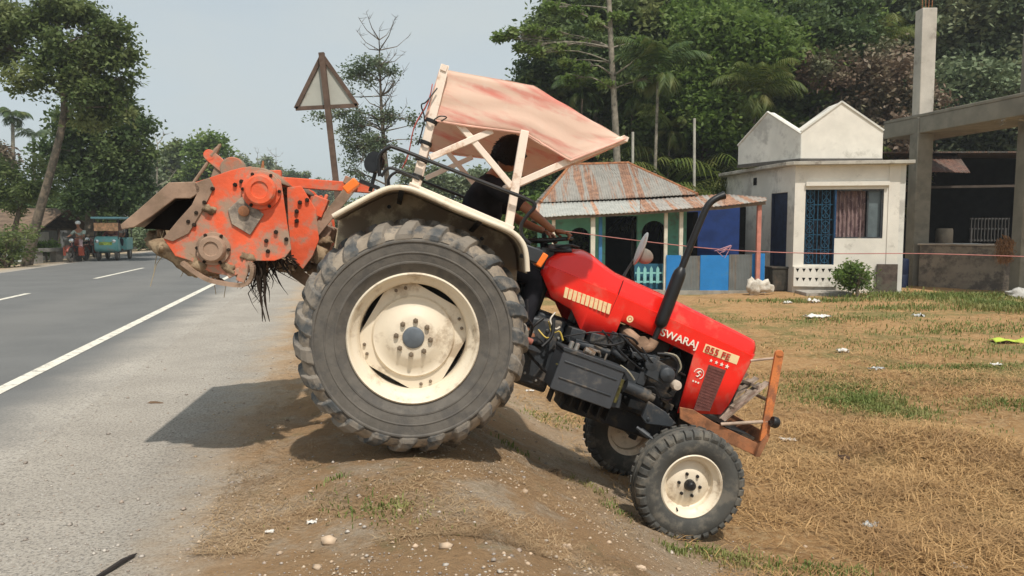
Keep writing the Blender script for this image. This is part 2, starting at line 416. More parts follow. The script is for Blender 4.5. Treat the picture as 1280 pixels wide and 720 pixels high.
# ---- canopy frame
def mirror_bars(lst, w, name, m, parent, up=(0, 1, 0)):
    for sd in (-1, 1):
        for a, b in lst:
            q = MB(); q.bar((a[0], a[1] * -sd, a[2]), (b[0], b[1] * -sd, b[2]), w[0], w[1], up); q.build(name, m, parent, bevel=.004)
YN = -.80
mirror_bars([((-.29, YN, .80), (-.375, YN + .03, 1.55)), ((.31, YN, .79), (.20, YN + .03, 1.37))], (.04, .05), 'canopy_post', M_post, tr)
mirror_bars([((-.19, YN + .04, 1.27), (.245, YN + .02, 1.03)), ((-.27, YN + .0, 1.01), (.02, YN + .04, 1.30))], (.02, .038), 'canopy_brace', M_post, tr)
mirror_bars([((-.33, YN, .812), (.34, YN, .788))], (.05, .045), 'canopy_base_rail', M_post, tr)
mirror_bars([((.25, YN + .03, 1.04), (.52, YN + .05, 1.305)), ((.52, YN + .05, 1.305), (.80, YN + .06, 1.565))], (.03, .042), 'canopy_front_arm', M_post, tr)
q = MB(); q.bar((-.375, YN, 1.53), (-.375, -YN, 1.53), .035, .035, (1, 0, 0)); q.bar((.80, YN + .04, 1.56), (.80, -YN - .04, 1.56), .03, .03, (1, 0, 0)); q.bar((.25, YN + .06, 1.05), (.25, -YN - .06, 1.05), .03, .03, (1, 0, 0)); q.bar((.16, YN + .08, 1.63), (.16, -YN - .08, 1.63), .025, .025, (1, 0, 0)); q.build('canopy_crossbar', M_post, tr)

# ---- canopy cloth: near and far side flaps and the roof as one sewn cover
M_can = bpy.data.materials.new('canopy_cloth'); M_can.use_nodes = True
nt = M_can.node_tree; b = nt.nodes['Principled BSDF']
tc = nt.nodes.new('ShaderNodeTexCoord').outputs['Object']
n1 = noise_n(nt, tc, 2.2, 4, .6, (.75, .6, 5.0)); n2 = noise_n(nt, tc, 9, 6, .7); n3 = noise_n(nt, tc, 160, 2)
c = mixc(nt, ramp(nt, n1, .46, .68), (.87, .66, .53), (.79, .33, .26))
c = mixc(nt, ramp(nt, n2, .5, .8), c, (.88, .72, .60))
c = mixc(nt, ramp(nt, noise_n(nt, tc, 3.3, 6, .7), .62, .78), c, (.70, .45, .34))
nt.links.new(c, b.inputs['Base Color']); b.inputs['Roughness'].default_value = .8; b.inputs['Specular IOR Level'].default_value = .2
bp = nt.nodes.new('ShaderNodeBump'); bp.inputs['Strength'].default_value = .25; bp.inputs['Distance'].default_value = .01
nt.links.new(noise_n(nt, tc, 14, 5, .6), bp.inputs['Height']); nt.links.new(bp.outputs[0], b.inputs['Normal'])
t = nt.nodes.new('ShaderNodeBsdfTranslucent'); nt.links.new(c, t.inputs[0]); mx = nt.nodes.new('ShaderNodeMixShader'); mx.inputs[0].default_value = .36
nt.links.new(b.outputs[0], mx.inputs[1]); nt.links.new(t.outputs[0], mx.inputs[2]); nt.links.new(mx.outputs[0], nt.nodes['Material Output'].inputs[0])
def top_z(x):
    return float(np.interp(x, [-.40, -.38, .16, .79], [1.525, 1.532, 1.648, 1.560]))
def bot_z(x):
    return float(np.interp(x, [-.40, .19, .52, .79], [1.21, 1.352, 1.306, 1.553]))
def side(sd):
    def fn(u, v):
        x = -.40 + u * 1.19
        zt, zb = top_z(x), bot_z(x)
        z = zt + (zb - zt) * v
        xx = x + (.02 * v if x < .3 else 0)
        fold = .005 * sin(5 * v * pi + 3 * u + 1.5 * noise.noise(V((u * 5, v * 4, sd)))) * (1 - abs(2 * v - 1) ** 3) + .011 * noise.noise(V((u * 2.2, v * 3.5, 3 + sd)))
        sag = .003 * sin(pi * 3 * u) * v
        return V((xx, sd * (.72 + .07 * v) + sd * fold, z - sag + 0))
    return fn
cn = MB()
for sd in (-1, 1): cn.grid(side(sd), 50, 14)
def roof(u, v):
    x = -.40 + u * 1.19; y = -.72 + 1.44 * v
    return V((x, y, top_z(x) + .01 * sin(pi * v) - .03 * abs(sin(2 * pi * u)) * sin(pi * v) + .008 * noise.noise(V((x * 6, y * 6, 0)))))
cn.grid(roof, 50, 28)
can = cn.build('canopy_cover', M_can, tr, smooth=70, solid=.004)
for sd in (-1, 1): e = MB(); e.tube([side(sd)(k / 40, 1) for k in range(41)], .006, 6); e.build('canopy_hem', mat('canopy_hem_red', (.80, .46, .36), .8, 0, .2, 8), can)
e = MB()
e.grid(lambda u, v: V((-.405 + .012 * sin(u * 9), -.80 + .05 * v, 1.42 - .52 * u - .004)), 12, 3)
e.build('rear_curtain', mat('curtain_maroon', (.42, .10, .08), .9, 0, .3, 8), can, solid=.006)
e = MB()
for z in (1.21, 1.08, .98, .88):
    x = -.29 - (z - .8) * .113; e.lathe([(.036, -.012), (.038, 0), (.036, .012)], o=(x, YN + .004, z), ax='z', n=10)
e.tube(smooth_path([(-.33, YN - .02, 1.21), (-.30, YN - .04, 1.25), (-.26, YN - .03, 1.26), (-.30, YN + .03, 1.22)], 4), .004, 5)
e.tube(smooth_path([(-.37, YN - .02, 1.40), (-.40, YN - .04, 1.30), (-.42, YN - .03, 1.27), (-.375, YN - .02, 1.20), (-.36, YN - .02, 1.05)], 4), .0045, 5)
e.build('tie_strap', M_black, tr)

# ---- black grab rail round the driver's place
for sd in (-1, 1):
    y = sd * .86
    g = MB()
    g.tube(smooth_path([(-.50, y, .80), (-.54, y, .90), (-.51, y, .97), (-.46, y, .985), (-.2, y, .985), (.15, y, .985), (.36, y, .985), (.405, y, .96), (.385, y, .90), (.37, y, .83), (.40, y, .77), (.46, y, .745)], 5), .0115, 8)
    g.tube(smooth_path([(-.49, y, .80), (-.47, y, .86), (-.40, y, .87), (-.28, y, .865)], 4), .009, 8)
    g.build('grab_rail', M_black, tr)

# ---- lamps and reflectors
for sd in (-1,):
    lx, lz = -.555, .865
    q = MB(); q.lathe([(0, -.05), (.03, -.048), (.055, -.02), (.062, .0), (.064, .02), (.058, .022), (0, .015)], ax='x', n=24)
    rot = Matrix.Rotation(R(90) * 0 + R(180) + sd * R(-55), 3, 'Z')
    ob = q.build('work_lamp', M_black, None); 
    for v in ob.data.vertices: v.co = rot @ v.co + V((lx, sd * .80, lz + .70))
    ob.parent = tr; OFF[ob.name] = H0
    q = MB(); q.tube([(lx + .03, sd * .80, .70), (lx + .02, sd * .80, .82)], .012, 6); q.bar((-.60, sd * .80, .735), (-.48, sd * .80, .735), .1, .02); q.build('lamp_bracket', M_black, ob)
for sd in (-1, 1):
    # amber marker front, on a dark bracket
    ax, az = .50, .69
    q = MB(); q.box((ax - .02, sd * .90, az), (.11, .10, .085)); br = q.build('marker_lamp', M_grey, tr, bevel=.008)
    q = MB(); q.box((ax + .045, sd * .90, az - .012), (.035, .115, .085), Matrix.Rotation(R(12), 3, 'Y')); q.build('amber_lens', M_amber, br, bevel=.006)
    q = MB(); q.box((-.635, sd * .80, .69), (.05, .11, .09), Matrix.Rotation(R(30), 3, 'Y')); br = q.build('tail_lamp', M_amber, tr, bevel=.008)

# ---- bonnet (hood)
def lerp(x, xs, ys): return float(np.interp(x, xs, ys))
def hz_bot(x):
    return lerp(x, [.70, .80, .964, 1.075, 1.076, 1.28, 1.315, 1.316, 1.90, 1.901, 1.94, 2.27, 2.335], [.60, .485, .455, .345, .335, .335, .345, .50, .455, .452, .035, .135, .60])
def hz_crease(x): return lerp(x, [.70, 1.2, 2.33], [.675, .66, .595])
def hz_sh(x): return lerp(x, [.70, .76, .85, .93, 1.0, 1.1, 1.2, 1.32, 1.6, 2.0, 2.2, 2.28, 2.32, 2.335], [.715, .775, .81, .828, .822, .795, .775, .768, .756, .722, .706, .698, .690, .672])
def hz_top(x): return hz_sh(x) + lerp(x, [.7, .95, 1.2, 2.2, 2.33], [.02, .045, .030, .022, .012])
def hw(x): return lerp(x, [.70, .8, 1.0, 1.3, 2.0, 2.22, 2.31, 2.335], [.27, .30, .305, .287, .272, .267, .262, .248])
xs = sorted(set([.70, .73, .76, .80, .85, .90, .93, .964, 1.0, 1.04, 1.075, 1.08, 1.13, 1.2, 1.26, 1.28, 1.315, 1.32, 1.38, 1.45, 1.55, 1.7, 1.85, 1.90, 1.905, 1.94, 2.0, 2.1, 2.2, 2.25, 2.28, 2.31, 2.335]))
hd = MB()
def sect(x):
    w = hw(x); zb = hz_bot(x); zc = max(hz_crease(x), zb + .01); zs = hz_sh(x); zt = hz_top(x); zs = max(zs, zc + .01)
    return [(x, -w, zb), (x, -w, zb + (zc - zb) * .5), (x, -w - .003, zc), (x, -w + .010, zc + .005), (x, -w + .017, zc + (zs - zc) * .6), (x, -w + .026, zs - .010), (x, -w + .044, zs + .006), (x, -w * .45, zt - .004), (x, 0, zt)]
rows = []
for x in xs:
    s0 = sect(x); rows.append(s0 + [(a, -b_, c_) for a, b_, c_ in reversed(s0[:-1])])
nr = len(rows[0])
hd.add([p for r_ in rows for p in r_], [(i * nr + k, i * nr + k + 1, (i + 1) * nr + k + 1, (i + 1) * nr + k) for i in range(len(rows) - 1) for k in range(nr - 1)])
# rear face and nose
hd.add(rows[0], [tuple(range(nr))])
hood = hd.build('bonnet', M_red, tr, smooth=28, solid=.006)
q = MB(); 
q.box((2.30, 0, .40), (.03, .40, .44), Matrix.Rotation(R(-8), 3, 'Y'))
for k in range(9): q.box((2.315 - .012 * 0, 0, .22 + .045 * k), (.03, .38, .012), Matrix.Rotation(R(-8), 3, 'Y'))
q.build('front_grille', M_dark, tr)
YH = -.3
# groove between tank cover and bonnet, and shadow gaps
q = MB(); q.tube([(1.225, -hw(1.225) - .001, .40 + .10), (1.235, -hw(1.23) - .003, .66), (1.24, -hw(1.24) + .02, .768)], .003, 5); q.build('panel_gap', M_black, hood)
# dark side grille, stickers and lettering on both sides
M_sticker = mat('sticker_cream', (.86, .66, .36), .5, 0, .06, 20, dirt=(.7, .3, .15), dirt_amt=.2, ds=20)
M_stickred = mat('sticker_red', (.55, .03, .02), .5, 0, .1, 20)
M_letter = mat('letter_white', (.85, .78, .66), .5, 0, .05, 20)
M_grille = mat('side_grille', (.16, .055, .045), .6, 0, .2, 30, bump=.6, bs=150)
for sd in (-1, 1):
    yy = lambda x: sd * (hw(x) + .0045)
    q = MB()
    q.prism([(2.03, .43), (2.165, .435), (2.16, .125), (2.045, .092)], sd * .271, sd * .2785)
    for k in range(14): q.box((2.10, sd * .2795, .14 + .021 * k), (.115, .004, .006))
    q.build('side_grille', M_grille, hood)
    q = MB()
    for k in range(11):
        x0 = .868 + .0315 * k; zt = .585 - .0 * k; q.prism([(x0, .585), (x0 + .026, .585), (x0 + .034 + .002, .515), (x0 + .012, .515)], sd * .300, sd * .3085 + sd * (.003))
    q.build('louvre_sticker', M_sticker, hood)
    q = MB(); q.lathe([(0, 0), (.024, 0), (.024, .003), (0, .003)], o=(1.375, sd * .2875 - .0015, .535), n=20); q.build('round_badge', M_sticker, hood)
    q = MB(); q.lathe([(.010, 0), (.014, 0), (.014, .0045), (.010, .0045)], o=(1.375, sd * .2875 - .0022, .535), n=16); q.build('badge_ring', M_stickred, hood)
    # band behind the numerals
    q = MB(); q.add([(1.955, yy(1.955) , .498), (2.225, yy(2.1) - sd * .002, .498), (2.225, yy(2.1) - sd * .002, .560), (1.955, yy(1.955), .560)], [(0, 1, 2, 3)]); q.build('number_band', M_sticker, hood, solid=.002, smooth=0)
    if sd < 0:
        text_mesh('SWARAJ', .074, 'lettering', M_letter, hood, (1.615, yy(1.61) - .002, .503), (1, 0, 0), (0, 0, 1), .002, sx=1.06)
        text_mesh('855 FE', .066, 'lettering', M_stickred, hood, (1.962, yy(1.96) - .004, .505), (1, 0, 0), (0, 0, 1), .002, sx=1.08)
    else:
        text_mesh('SWARAJ', .082, 'lettering', M_letter, hood, (2.225, yy(1.61) + .002, .500), (-1, 0, 0), (0, 0, 1), .002, sx=.98)
        text_mesh('855 FE', .066, 'lettering', M_stickred, hood, (1.945, yy(1.96) + .004, .505), (-1, 0, 0), (0, 0, 1), .002, sx=.9)
    for k in range(4):
        q = MB(); st5 = []
        for j in range(10):
            a = pi / 2 + j * pi / 5; rr = (.0125 if j % 2 == 0 else .0055) * (1 + .12 * k); st5.append((2.035 + .042 * k + rr * cos(a), .462 + rr * sin(a)))
        q.prism(st5, sd * .2685, sd * .2790); q.build('star_sticker', M_letter, hood)
    # round emblem: ring with a swept curl, small marks beneath
    q = MB(); cx0, cz0 = 1.985, .345
    for a0, a1 in ((-60, 190),):
        q.tube([(cx0 + .036 * cos(R(a)), sd * .2785, cz0 + .036 * sin(R(a))) for a in range(a0, a1, 14)], .0028, 5)
    q.tube([(cx0 - .016, sd * .2785, cz0 - .02), (cx0 - .004, sd * .2785, cz0 - .022), (cx0 + .012, sd * .2785, cz0 - .006), (cx0 - .012, sd * .2785, cz0 + .006), (cx0 + .006, sd * .2785, cz0 + .02), (cx0 + .02, sd * .2785, cz0 + .012)], [.002, .005, .006, .007, .006, .002], 5)
    for k in range(3): q.box((cx0 - .02 + .02 * k, sd * .2780, cz0 - .06), (.011, .003, .012))
    q.build('emblem', M_letter, hood)
q = MB()
q.grid(lambda u, v: V((.69 + .15 * v, -.24 + .48 * u, .775 + .05 * v + .045 * sin(pi * u))), 10, 5)
q.box((.70, 0, .72), (.05, .46, .14))
q.build('instrument_panel', M_black, tr, solid=.01)
q = MB(); q.tube(smooth_path([(.72, -.15, .80), (.78, -.17, .845), (.85, -.12, .875), (.92, -.02, .885)], 4), .008, 6); q.build('cable', M_dark, tr)

# ---- exhaust
ey = -.335
q = MB(); q.tube([(1.57, ey, .43), (1.575, ey, .56)], .02, 12); q.lathe([(.022, .55), (.042, .575), (.045, .60), (.045, .92), (.041, .955), (.026, .985), (.022, .99)], o=(1.575, ey, 0), ax='z', n=18)
ex = q.build('exhaust_muffler', M_black, tr)
q = MB(); q.tube(smooth_path([(1.575, ey, .97), (1.578, ey, 1.2), (1.585, ey, 1.40), (1.60, ey, 1.47), (1.635, ey, 1.52), (1.675, ey, 1.555)], 5), [.0235] * 22 + [.025, .026, .027, .028], 12, cap=False); q.build('exhaust_pipe', M_black, ex, smooth=60)
q = MB(); q.tube(smooth_path([(1.575, ey, .46), (1.565, ey, .41), (1.53, ey + .01, .385), (1.48, ey + .05, .40), (1.45, ey + .12, .43)], 5), .034, 12); q.tube(smooth_path([(1.50, ey + .02, .40), (1.42, ey + .05, .43), (1.40, ey + .15, .45)], 4), .04, 10); q.lathe([(0, 0), (.045, 0), (.045, .018), (0, .018)], o=(1.50, ey - .02, .415), n=8)
q.build('exhaust_manifold', mat('manifold_rust', (.30, .19, .125), .9, 0, .3, 10, bump=.4, bs=50), tr)

# ---- mirror on the far side of the bonnet
q = MB(); my = .30
q.tube(smooth_path([(1.39, .27, .74), (1.40, .29, .85), (1.43, .31, .98), (1.44, .30, 1.05)], 4), .007, 6); q.tube([(1.36, .27, .74), (1.42, .3, .98)], .005, 6)
st_ = q.build('mirror_stem', M_black, tr)
q = MB(); q.ball((1.48, .27, 1.02), .082, 18, 10, (.9, .35, .72)); o = q.build('mirror_back', mat('mirror_back', (.20, .18, .15), .8, 0, .2, 15, dirt=(.3, .2, .14), dirt_amt=.4), st_)
q = MB(); q.ball((0, 0, 0), .135, 18, 12, (.15, .5, 1.0)); o = q.build('mirror_glass', mat('mirror_silver', (.42, .42, .40), .25, .5, .1, 5), st_, xf=Matrix.Translation((1.425, .24, 1.06)) @ Matrix.Rotation(R(2), 4, 'Y'))

# ---- engine and driveline
q = MB(); q.box((1.45, 0, .14), (.95, .34, .46)); q.box((1.42, 0, .40), (.72, .26, .16)); eng = q.build('engine_block', M_dark, tr, bevel=.015)
q = MB(); q.box((.50, 0, .05), (1.05, .36, .42)); q.box((.05, 0, .05), (.5, .44, .5)); q.box((.88, 0, .12), (.22, .44, .50)); q.prism([(.62, .30), (.95, .36), (1.0, -.12), (.70, -.14), (.6, -.05)], -.27, .27); q.build('gearbox_housing', M_grey, tr, bevel=.02)
q = MB(); q.lathe([(.10, -.62), (.11, -.5), (.12, -.3), (.17, -.22), (.17, .22), (.12, .3), (.11, .5), (.10, .62)], n=20); q.build('axle_housing', M_grey, tr)
q = MB(); q.box((1.55, 0, -.15), (.75, .28, .16)); q.prism([(1.1, -.08), (1.9, -.05), (2.0, .05), (2.05, -.08), (1.85, -.17), (1.2, -.22)], -.12, .12); q.build('oil_sump', M_dark, tr, bevel=.015)
q = MB(); q.box((1.98, 0, .30), (.09, .46, .46)); q.build('radiator', M_black, tr, bevel=.006)
q = MB(); q.lathe([(.16, 1.88), (.165, 1.90), (.165, 1.93), (.0, 1.93)], o=(0, 0, .30), ax='x', n=24); q.build('fan_shroud', M_black, tr)
# battery box
bx = MB(); sk = .0
poly = rrect(.945, 1.375, -.062, .20, .014, 3)
bx.prism(poly, -.585, -.34)
bo = bx.build('battery_box', mat('box_grey', (.055, .060, .068), .45, 0, .1, 6, dirt=(.13, .12, .11), dirt_amt=.2, ds=6), tr, smooth=35, bevel=.006)
q = MB()
for z in (.135, .025): q.box((1.16, -.587, z), (.37, .007, .012))
q.prism(rrect(.938, 1.385, .196, .222, .008, 2), -.592, -.332)
q.build('box_lid', M_grey, bo, bevel=.004)
q = MB()
for x in (1.0, 1.04): q.lathe([(0, .235 + .035), (.016, .235 + .03), (.018, .20)], o=(x, -.50, .0), ax='z', n=12)
q.tube([(1.12, -.50, .215), (1.12, -.50, .26), (1.20, -.48, .26), (1.22, -.46, .235)], .010, 6); q.tube([(1.24, -.52, .225), (1.24, -.52, .27)], .007, 6); q.tube([(1.09, -.52, .245), (1.16, -.52, .235)], .022, 10)
q.build('battery_terminal', M_steel, bo)
q = MB(); q.bar((.93, -.57, .10), (1.39, -.57, .10), .006, .01)
q.tube([(1.40, -.45, .14), (1.40, -.45, -.02)], .04, 14)
q.build('filter_bowl', mat('filter_bowl', (.13, .12, .045), .3, 0, .4, 12), tr)
parts = MB()
parts.lathe([(0, -.44), (.04, -.43), (.055, -.42), (.055, -.30), (.035, -.28)], o=(1.72, 0, .27), n=16)
parts.lathe([(0, -.40), (.05, -.395), (.05, -.25)], o=(1.60, 0, .30), n=16)
parts.box((1.66, -.33, .27), (.14, .13, .13), Matrix.Rotation(R(8), 3, 'Y'))
al = parts.build('alternator', M_grey, tr, bevel=.006)
q = MB(); q.tube([(1.48, -.38, .10), (1.66, -.38, .09)], .042, 14); q.tube([(1.66, -.38, .09), (1.70, -.38, .088)], .028, 12); q.build('starter_motor', M_grey, tr)
q = MB(); q.prism([(1.66, .06), (1.80, .03), (1.90, -.02), (1.87, -.055), (1.70, -.09), (1.655, -.06)], -.42, -.39); q.lathe([(0, 0), (.012, 0), (.012, .01)], o=(1.70, -.43, -.055), n=8); q.build('mount_bracket', M_grey, tr, bevel=.004)
q = MB(); q.lathe([(0, -.46), (.028, -.455), (.034, -.44), (.034, -.40), (.02, -.39)], o=(1.80, 0, .225), n=14); q.build('filler_cap', mat('cap_beige', (.62, .52, .42), .5), tr)
random.seed(3)
for k in range(16):
    x0 = random.uniform(.95, 1.5); x1 = x0 + random.uniform(.15, .45); z0 = random.uniform(.24, .42); z1 = random.uniform(.2, .42); yq = random.uniform(-.40, -.22)
    q = MB(); q.tube(smooth_path([(x0, yq, z0), ((x0 + x1) / 2, yq - .03, (z0 + z1) / 2 + random.uniform(-.05, .06)), (x1, yq + .03, z1)], 5), random.choice((.004, .005, .008)), 6); q.build('hose', M_black, tr)
q = MB(); q.tube(smooth_path([(1.62, -.36, .38), (1.70, -.38, .40), (1.78, -.38, .36), (1.79, -.38, .28)], 5), .011, 8)
q.build('hose', M_black, tr)
k_ = 0
for x, z, w_, h_, d_ in ((1.05, .30, .10, .10, .1), (1.2, .33, .13, .07, .12), (1.33, .36, .10, .10, .08), (1.5, .17, .1, .08, .1), (1.58, .20, .06, .12, .1), (1.45, -.02, .1, .1, .08), (1.62, .0, .12, .06, .06), (1.15, .27, .3, .03, .1), (1.55, .33, .2, .04, .1)):
    q = MB(); q.box((x, -.26, z), (w_, d_ + .12, h_), Matrix.Rotation(R(random.uniform(-10, 10)), 3, 'Y')); q.build('fuel_pump' if k_ == 0 else 'engine_fitting', M_grey, tr, bevel=.004); k_ += 1
q = MB(); q.tube([(1.05, -.36, .26), (1.30, -.36, .27)], .028, 12); q.build('filter_canister', M_grey, tr)
q = MB(); q.tube([(1.30, -.38, .30), (1.42, -.38, .27)], .024, 12); q.build('filter_canister', M_grey, tr)
for k in range(14): 
    q = MB(); q.lathe([(0, -.012), (.010, -.01), (.012, 0)], o=(random.uniform(1.0, 1.85), random.uniform(-.36, -.32), random.uniform(0, .4)), n=6); q.build('bolt', M_grey, tr)
random.seed(8)
for k in range(9):
    x = random.uniform(1.45, 1.86); z = random.uniform(-.02, .36); w_ = random.uniform(.03, .08)
    q = MB(); q.box((x, -.245 - random.random() * .05, z), (w_, .06, random.uniform(.02, .07)), Matrix.Rotation(R(random.uniform(-30, 30)), 3, 'Y')); q.build('engine_bracket', M_dark, tr, bevel=.003)
for k in range(7): q = MB(); q.box((1.06 + .07 * k, -.20, -.14), (.012, .12, .10)); q.build('sump_rib', M_dark, tr, bevel=.003)
for k, (mm, pts) in enumerate(((mat('wire_yellow', (.5, .36, .06), .5), [(.84, -.33, .33), (.88, -.36, .27), (.93, -.35, .29), (.97, -.37, .24)]), (mat('wire_yellow', (.5, .36, .06), .5), [(.80, -.30, .25), (.86, -.35, .22), (.90, -.36, .25)]), (mat('wire_pale', (.55, .5, .42), .5), [(.86, -.33, .40), (.84, -.36, .34), (.89, -.37, .30), (.92, -.35, .32)]), (M_black, [(1.60, -.36, .12), (1.66, -.42, .16), (1.76, -.40, .10), (1.84, -.34, .12)]), (M_black, [(1.42, -.34, .36), (1.5, -.38, .30), (1.62, -.36, .33), (1.72, -.34, .38)]))):
    q = MB(); q.tube(smooth_path(pts, 5), .006, 5); q.build('wire', mm, tr)
for k in range(10):
    q = MB(); q.lathe([(0, -.292), (.009, -.29), (.011, -.27)], o=(.64 + .045 * k, 0, -.08 + .022 * (k % 3) + (.3 if k % 2 else 0)), n=6); q.build('bolt', M_steel, tr)
q = MB(); q.tube(smooth_path([(1.66, -.37, .40), (1.74, -.39, .41), (1.80, -.39, .35), (1.79, -.38, .30)], 4), .007, 6); q.build('fuel_line', mat('pale_hose', (.30, .27, .20), .6), tr)
q = MB(); q.tube(smooth_path([(1.40, -.37, .22), (1.46, -.4, .20), (1.52, -.4, .16)], 4), .006, 6); q.build('fuel_line', mat('pale_hose', (.30, .27, .20), .6), tr)
# clutch housing area, pedals, levers, step
q = MB(); q.tube(smooth_path([(.78, -.42, .34), (.73, -.43, .25), (.74, -.40, .12), (.86, -.34, .04), (1.0, -.32, -.02)], 5), .010, 8); q.build('control_lever', M_black, tr)
q = MB(); q.tube(smooth_path([(.62, -.50, .42), (.66, -.52, .32), (.72, -.50, .26), (.73, -.46, .16)], 5), .008, 6); q.build('control_lever', M_black, tr)
q = MB(); q.tube(smooth_path([(.54, -.50, .45), (.60, -.52, .36), (.63, -.50, .27), (.66, -.46, .20)], 5), .008, 6); q.build('control_lever', M_black, tr)
q = MB(); q.tube(smooth_path([(.86, -.36, .36), (.88, -.40, .25), (.84, -.42, .16)], 5), .012, 8); q.build('control_lever', M_black, tr)

q = MB(); q.tube([(.55, -.55, .195), (.74, -.55, .175)], .021, 12); q.tube([(.56, -.55, .20), (.56, -.25, .18)], .014, 8); q.build('foot_step', mat('step_rust', (.30, .10, .07), .7, 0, .3, 12), tr)
for sd in (-1, 1): q = MB(); q.box((.62, sd * .40, .135), (.38, .34, .012)); q.build('foot_plate', M_grey, tr)
q = MB(); q.box((.74, 0, .52), (.10, .34, .42)); q.box((.66, 0, .36), (.12, .26, .3)); q.build('steering_console', M_black, tr, bevel=.02)
q = MB(); q.tube([(.78, 0, .62), (.665, 0, .83)], .022, 10); q.build('steering_column', M_black, tr)
wc, wr = V((.665, 0, .845)), .20; un = V((-.40, 0, .92)).normalized(); ua = V((.92, 0, .40)).normalized(); ub = V((0, 1, 0))
q = MB(); q.tube([wc + ua * wr * cos(2 * pi * k / 32) + ub * wr * sin(2 * pi * k / 32) for k in range(32)], .013, 8, closed=True)
for a in (90, 210, 330): q.tube([wc - un * .02, wc + ua * wr * cos(R(a)) + ub * wr * sin(R(a))], .008, 6)
q.lathe([(0, .01), (.035, .005), (.04, -.02), (0, -.03)], o=wc, ax='z', n=14); q.build('steering_wheel', M_black, tr)
q = MB(); q.prism(rrect(.02, .48, .46, .545, .03, 3), -.24, .24); q.prism([(-.04, .50), (.03, .50), (-.03, .86), (-.09, .86)], -.23, .23); q.box((.22, 0, .38), (.3, .28, .16)); q.build('seat', M_fabric_black, tr, bevel=.02)

# ---- front axle
q = MB()
q.bar((2.0, -.50, -.20), (2.0, .50, -.20), .09, .11, (1, 0, 0)); q.box((2.0, 0, -.12), (.2, .2, .2))
ax_ = q.build('front_axle', M_dark, tr, bevel=.008)
for sd in (-1, 1):
    q = MB(); q.tube([(2.0, sd * .50, -.10), (2.0, sd * .53, -.36)], .034, 12); q.tube([(2.0, sd * .52, -.33), (2.0, sd * .66, -.33)], .03, 12); q.box((2.0, sd * .51, -.20), (.12, .09, .12)); q.build('axle_spindle', M_dark, ax_)
q = MB(); q.tube([(1.82, -.48, -.20), (1.82, .48, -.20)], .014, 8)
for sd in (-1, 1): q.bar((2.0, sd * .50, -.16), (1.82, sd * .46, -.20), .035, .02)
q.build('tie_rod', M_dark, tr)
q = MB(); q.tube([(1.66, -.38, -.14), (1.84, -.46, -.19)], .013, 8); q.tube([(1.69, -.39, -.148), (1.75, -.42, -.165)], .02, 8); q.build('drag_link', M_grey, tr)
# ---- front support and bumper
q = MB()
for sd in (-1, 1): q.prism([(1.92, .085), (2.02, .10), (2.20, .065), (2.56, .03), (2.56, -.055), (2.2, -.03), (1.95, .01)], sd * .33, sd * .315)
q.prism([(2.55, .04), (2.575, .12), (2.60, .12), (2.585, -.05), (2.55, -.06)], -.37, .37)
bm_ = q.build('bumper', M_rust, tr, bevel=.003)
q = MB(); q.box((2.27, 0, .0), (.5, .3, .12)); q.box((2.42, 0, .05), (.22, .62, .02)); q.build('weight_bracket', M_dark, tr)
for sd in (-1, 1):
    q = MB(); q.bar((2.575, sd * .35, .06), (2.455, sd * .35, .665), .022, .062); q.lathe([(0, -.011), (.031, -.011), (.031, .011), (0, .011)], o=(2.454, sd * .35, .67), n=18); q.build('guard_upright', M_bumper, bm_, bevel=.003)
q = MB()
for a_, b__, r__ in (((2.46, -.35, .645), (2.32, -.26, .56), .009), ((2.46, .35, .645), (2.32, .26, .56), .009), ((2.52, -.35, .34), (2.52, .35, .34), .012), ((2.24, -.34, .07), (2.55, -.35, .20), .012), ((2.24, .34, .07), (2.55, .35, .20), .012)):
    q = MB(); q.tube([a_, b__], r__, 8); q.build('guard_bar', mat('guard_pale', (.45, .34, .26), .8, 0, .3, 9), bm_)
q = MB()
for k in range(8):
    y = -.30 + .6 * k / 7; q.bar((2.26, y, .10), (2.475, y, .46 - .03 * (k % 2)), .066, .012, (0, 1, 0))
q.bar((2.32, -.31, .20), (2.32, .31, .20), .02, .02, (1, 0, 0)); q.bar((2.43, -.31, .40), (2.43, .31, .40), .02, .02, (1, 0, 0))
q.build('radiator_guard', mat('guard_weathered', (.42, .33, .26), .9, 0, .35, 12, dirt=(.2, .14, .1), dirt_amt=.5, ds=14), tr)
q = MB(); q.lathe([(0, .0), (.036, 0), (.040, .012), (.040, .035), (.03, .05), (.0, .05)], o=(2.56, -.39, .215), ax='x', n=20); q.tube([(2.56, -.39, .21), (2.56, -.33, .2)], .01, 6); q.build('round_buffer', M_black, bm_)

# ---- three-point linkage
for sd in (-1, 1):
    q = MB(); q.bar((-.20, sd * .30, -.12), (-.84, sd * .42, .08), .02, .07)
    q.tube([(-.52, sd * .36, .0), (-.35, sd * .30, .42)], .015, 8); q.bar((-.35, sd * .30, .42), (-.1, sd * .2, .45), .03, .05); q.build('lower_link', M_mudsteel, tr)
q = MB(); q.box((-.25, 0, .30), (.35, .34, .3)); q.build('hydraulic_lift', M_dark, tr, bevel=.02)
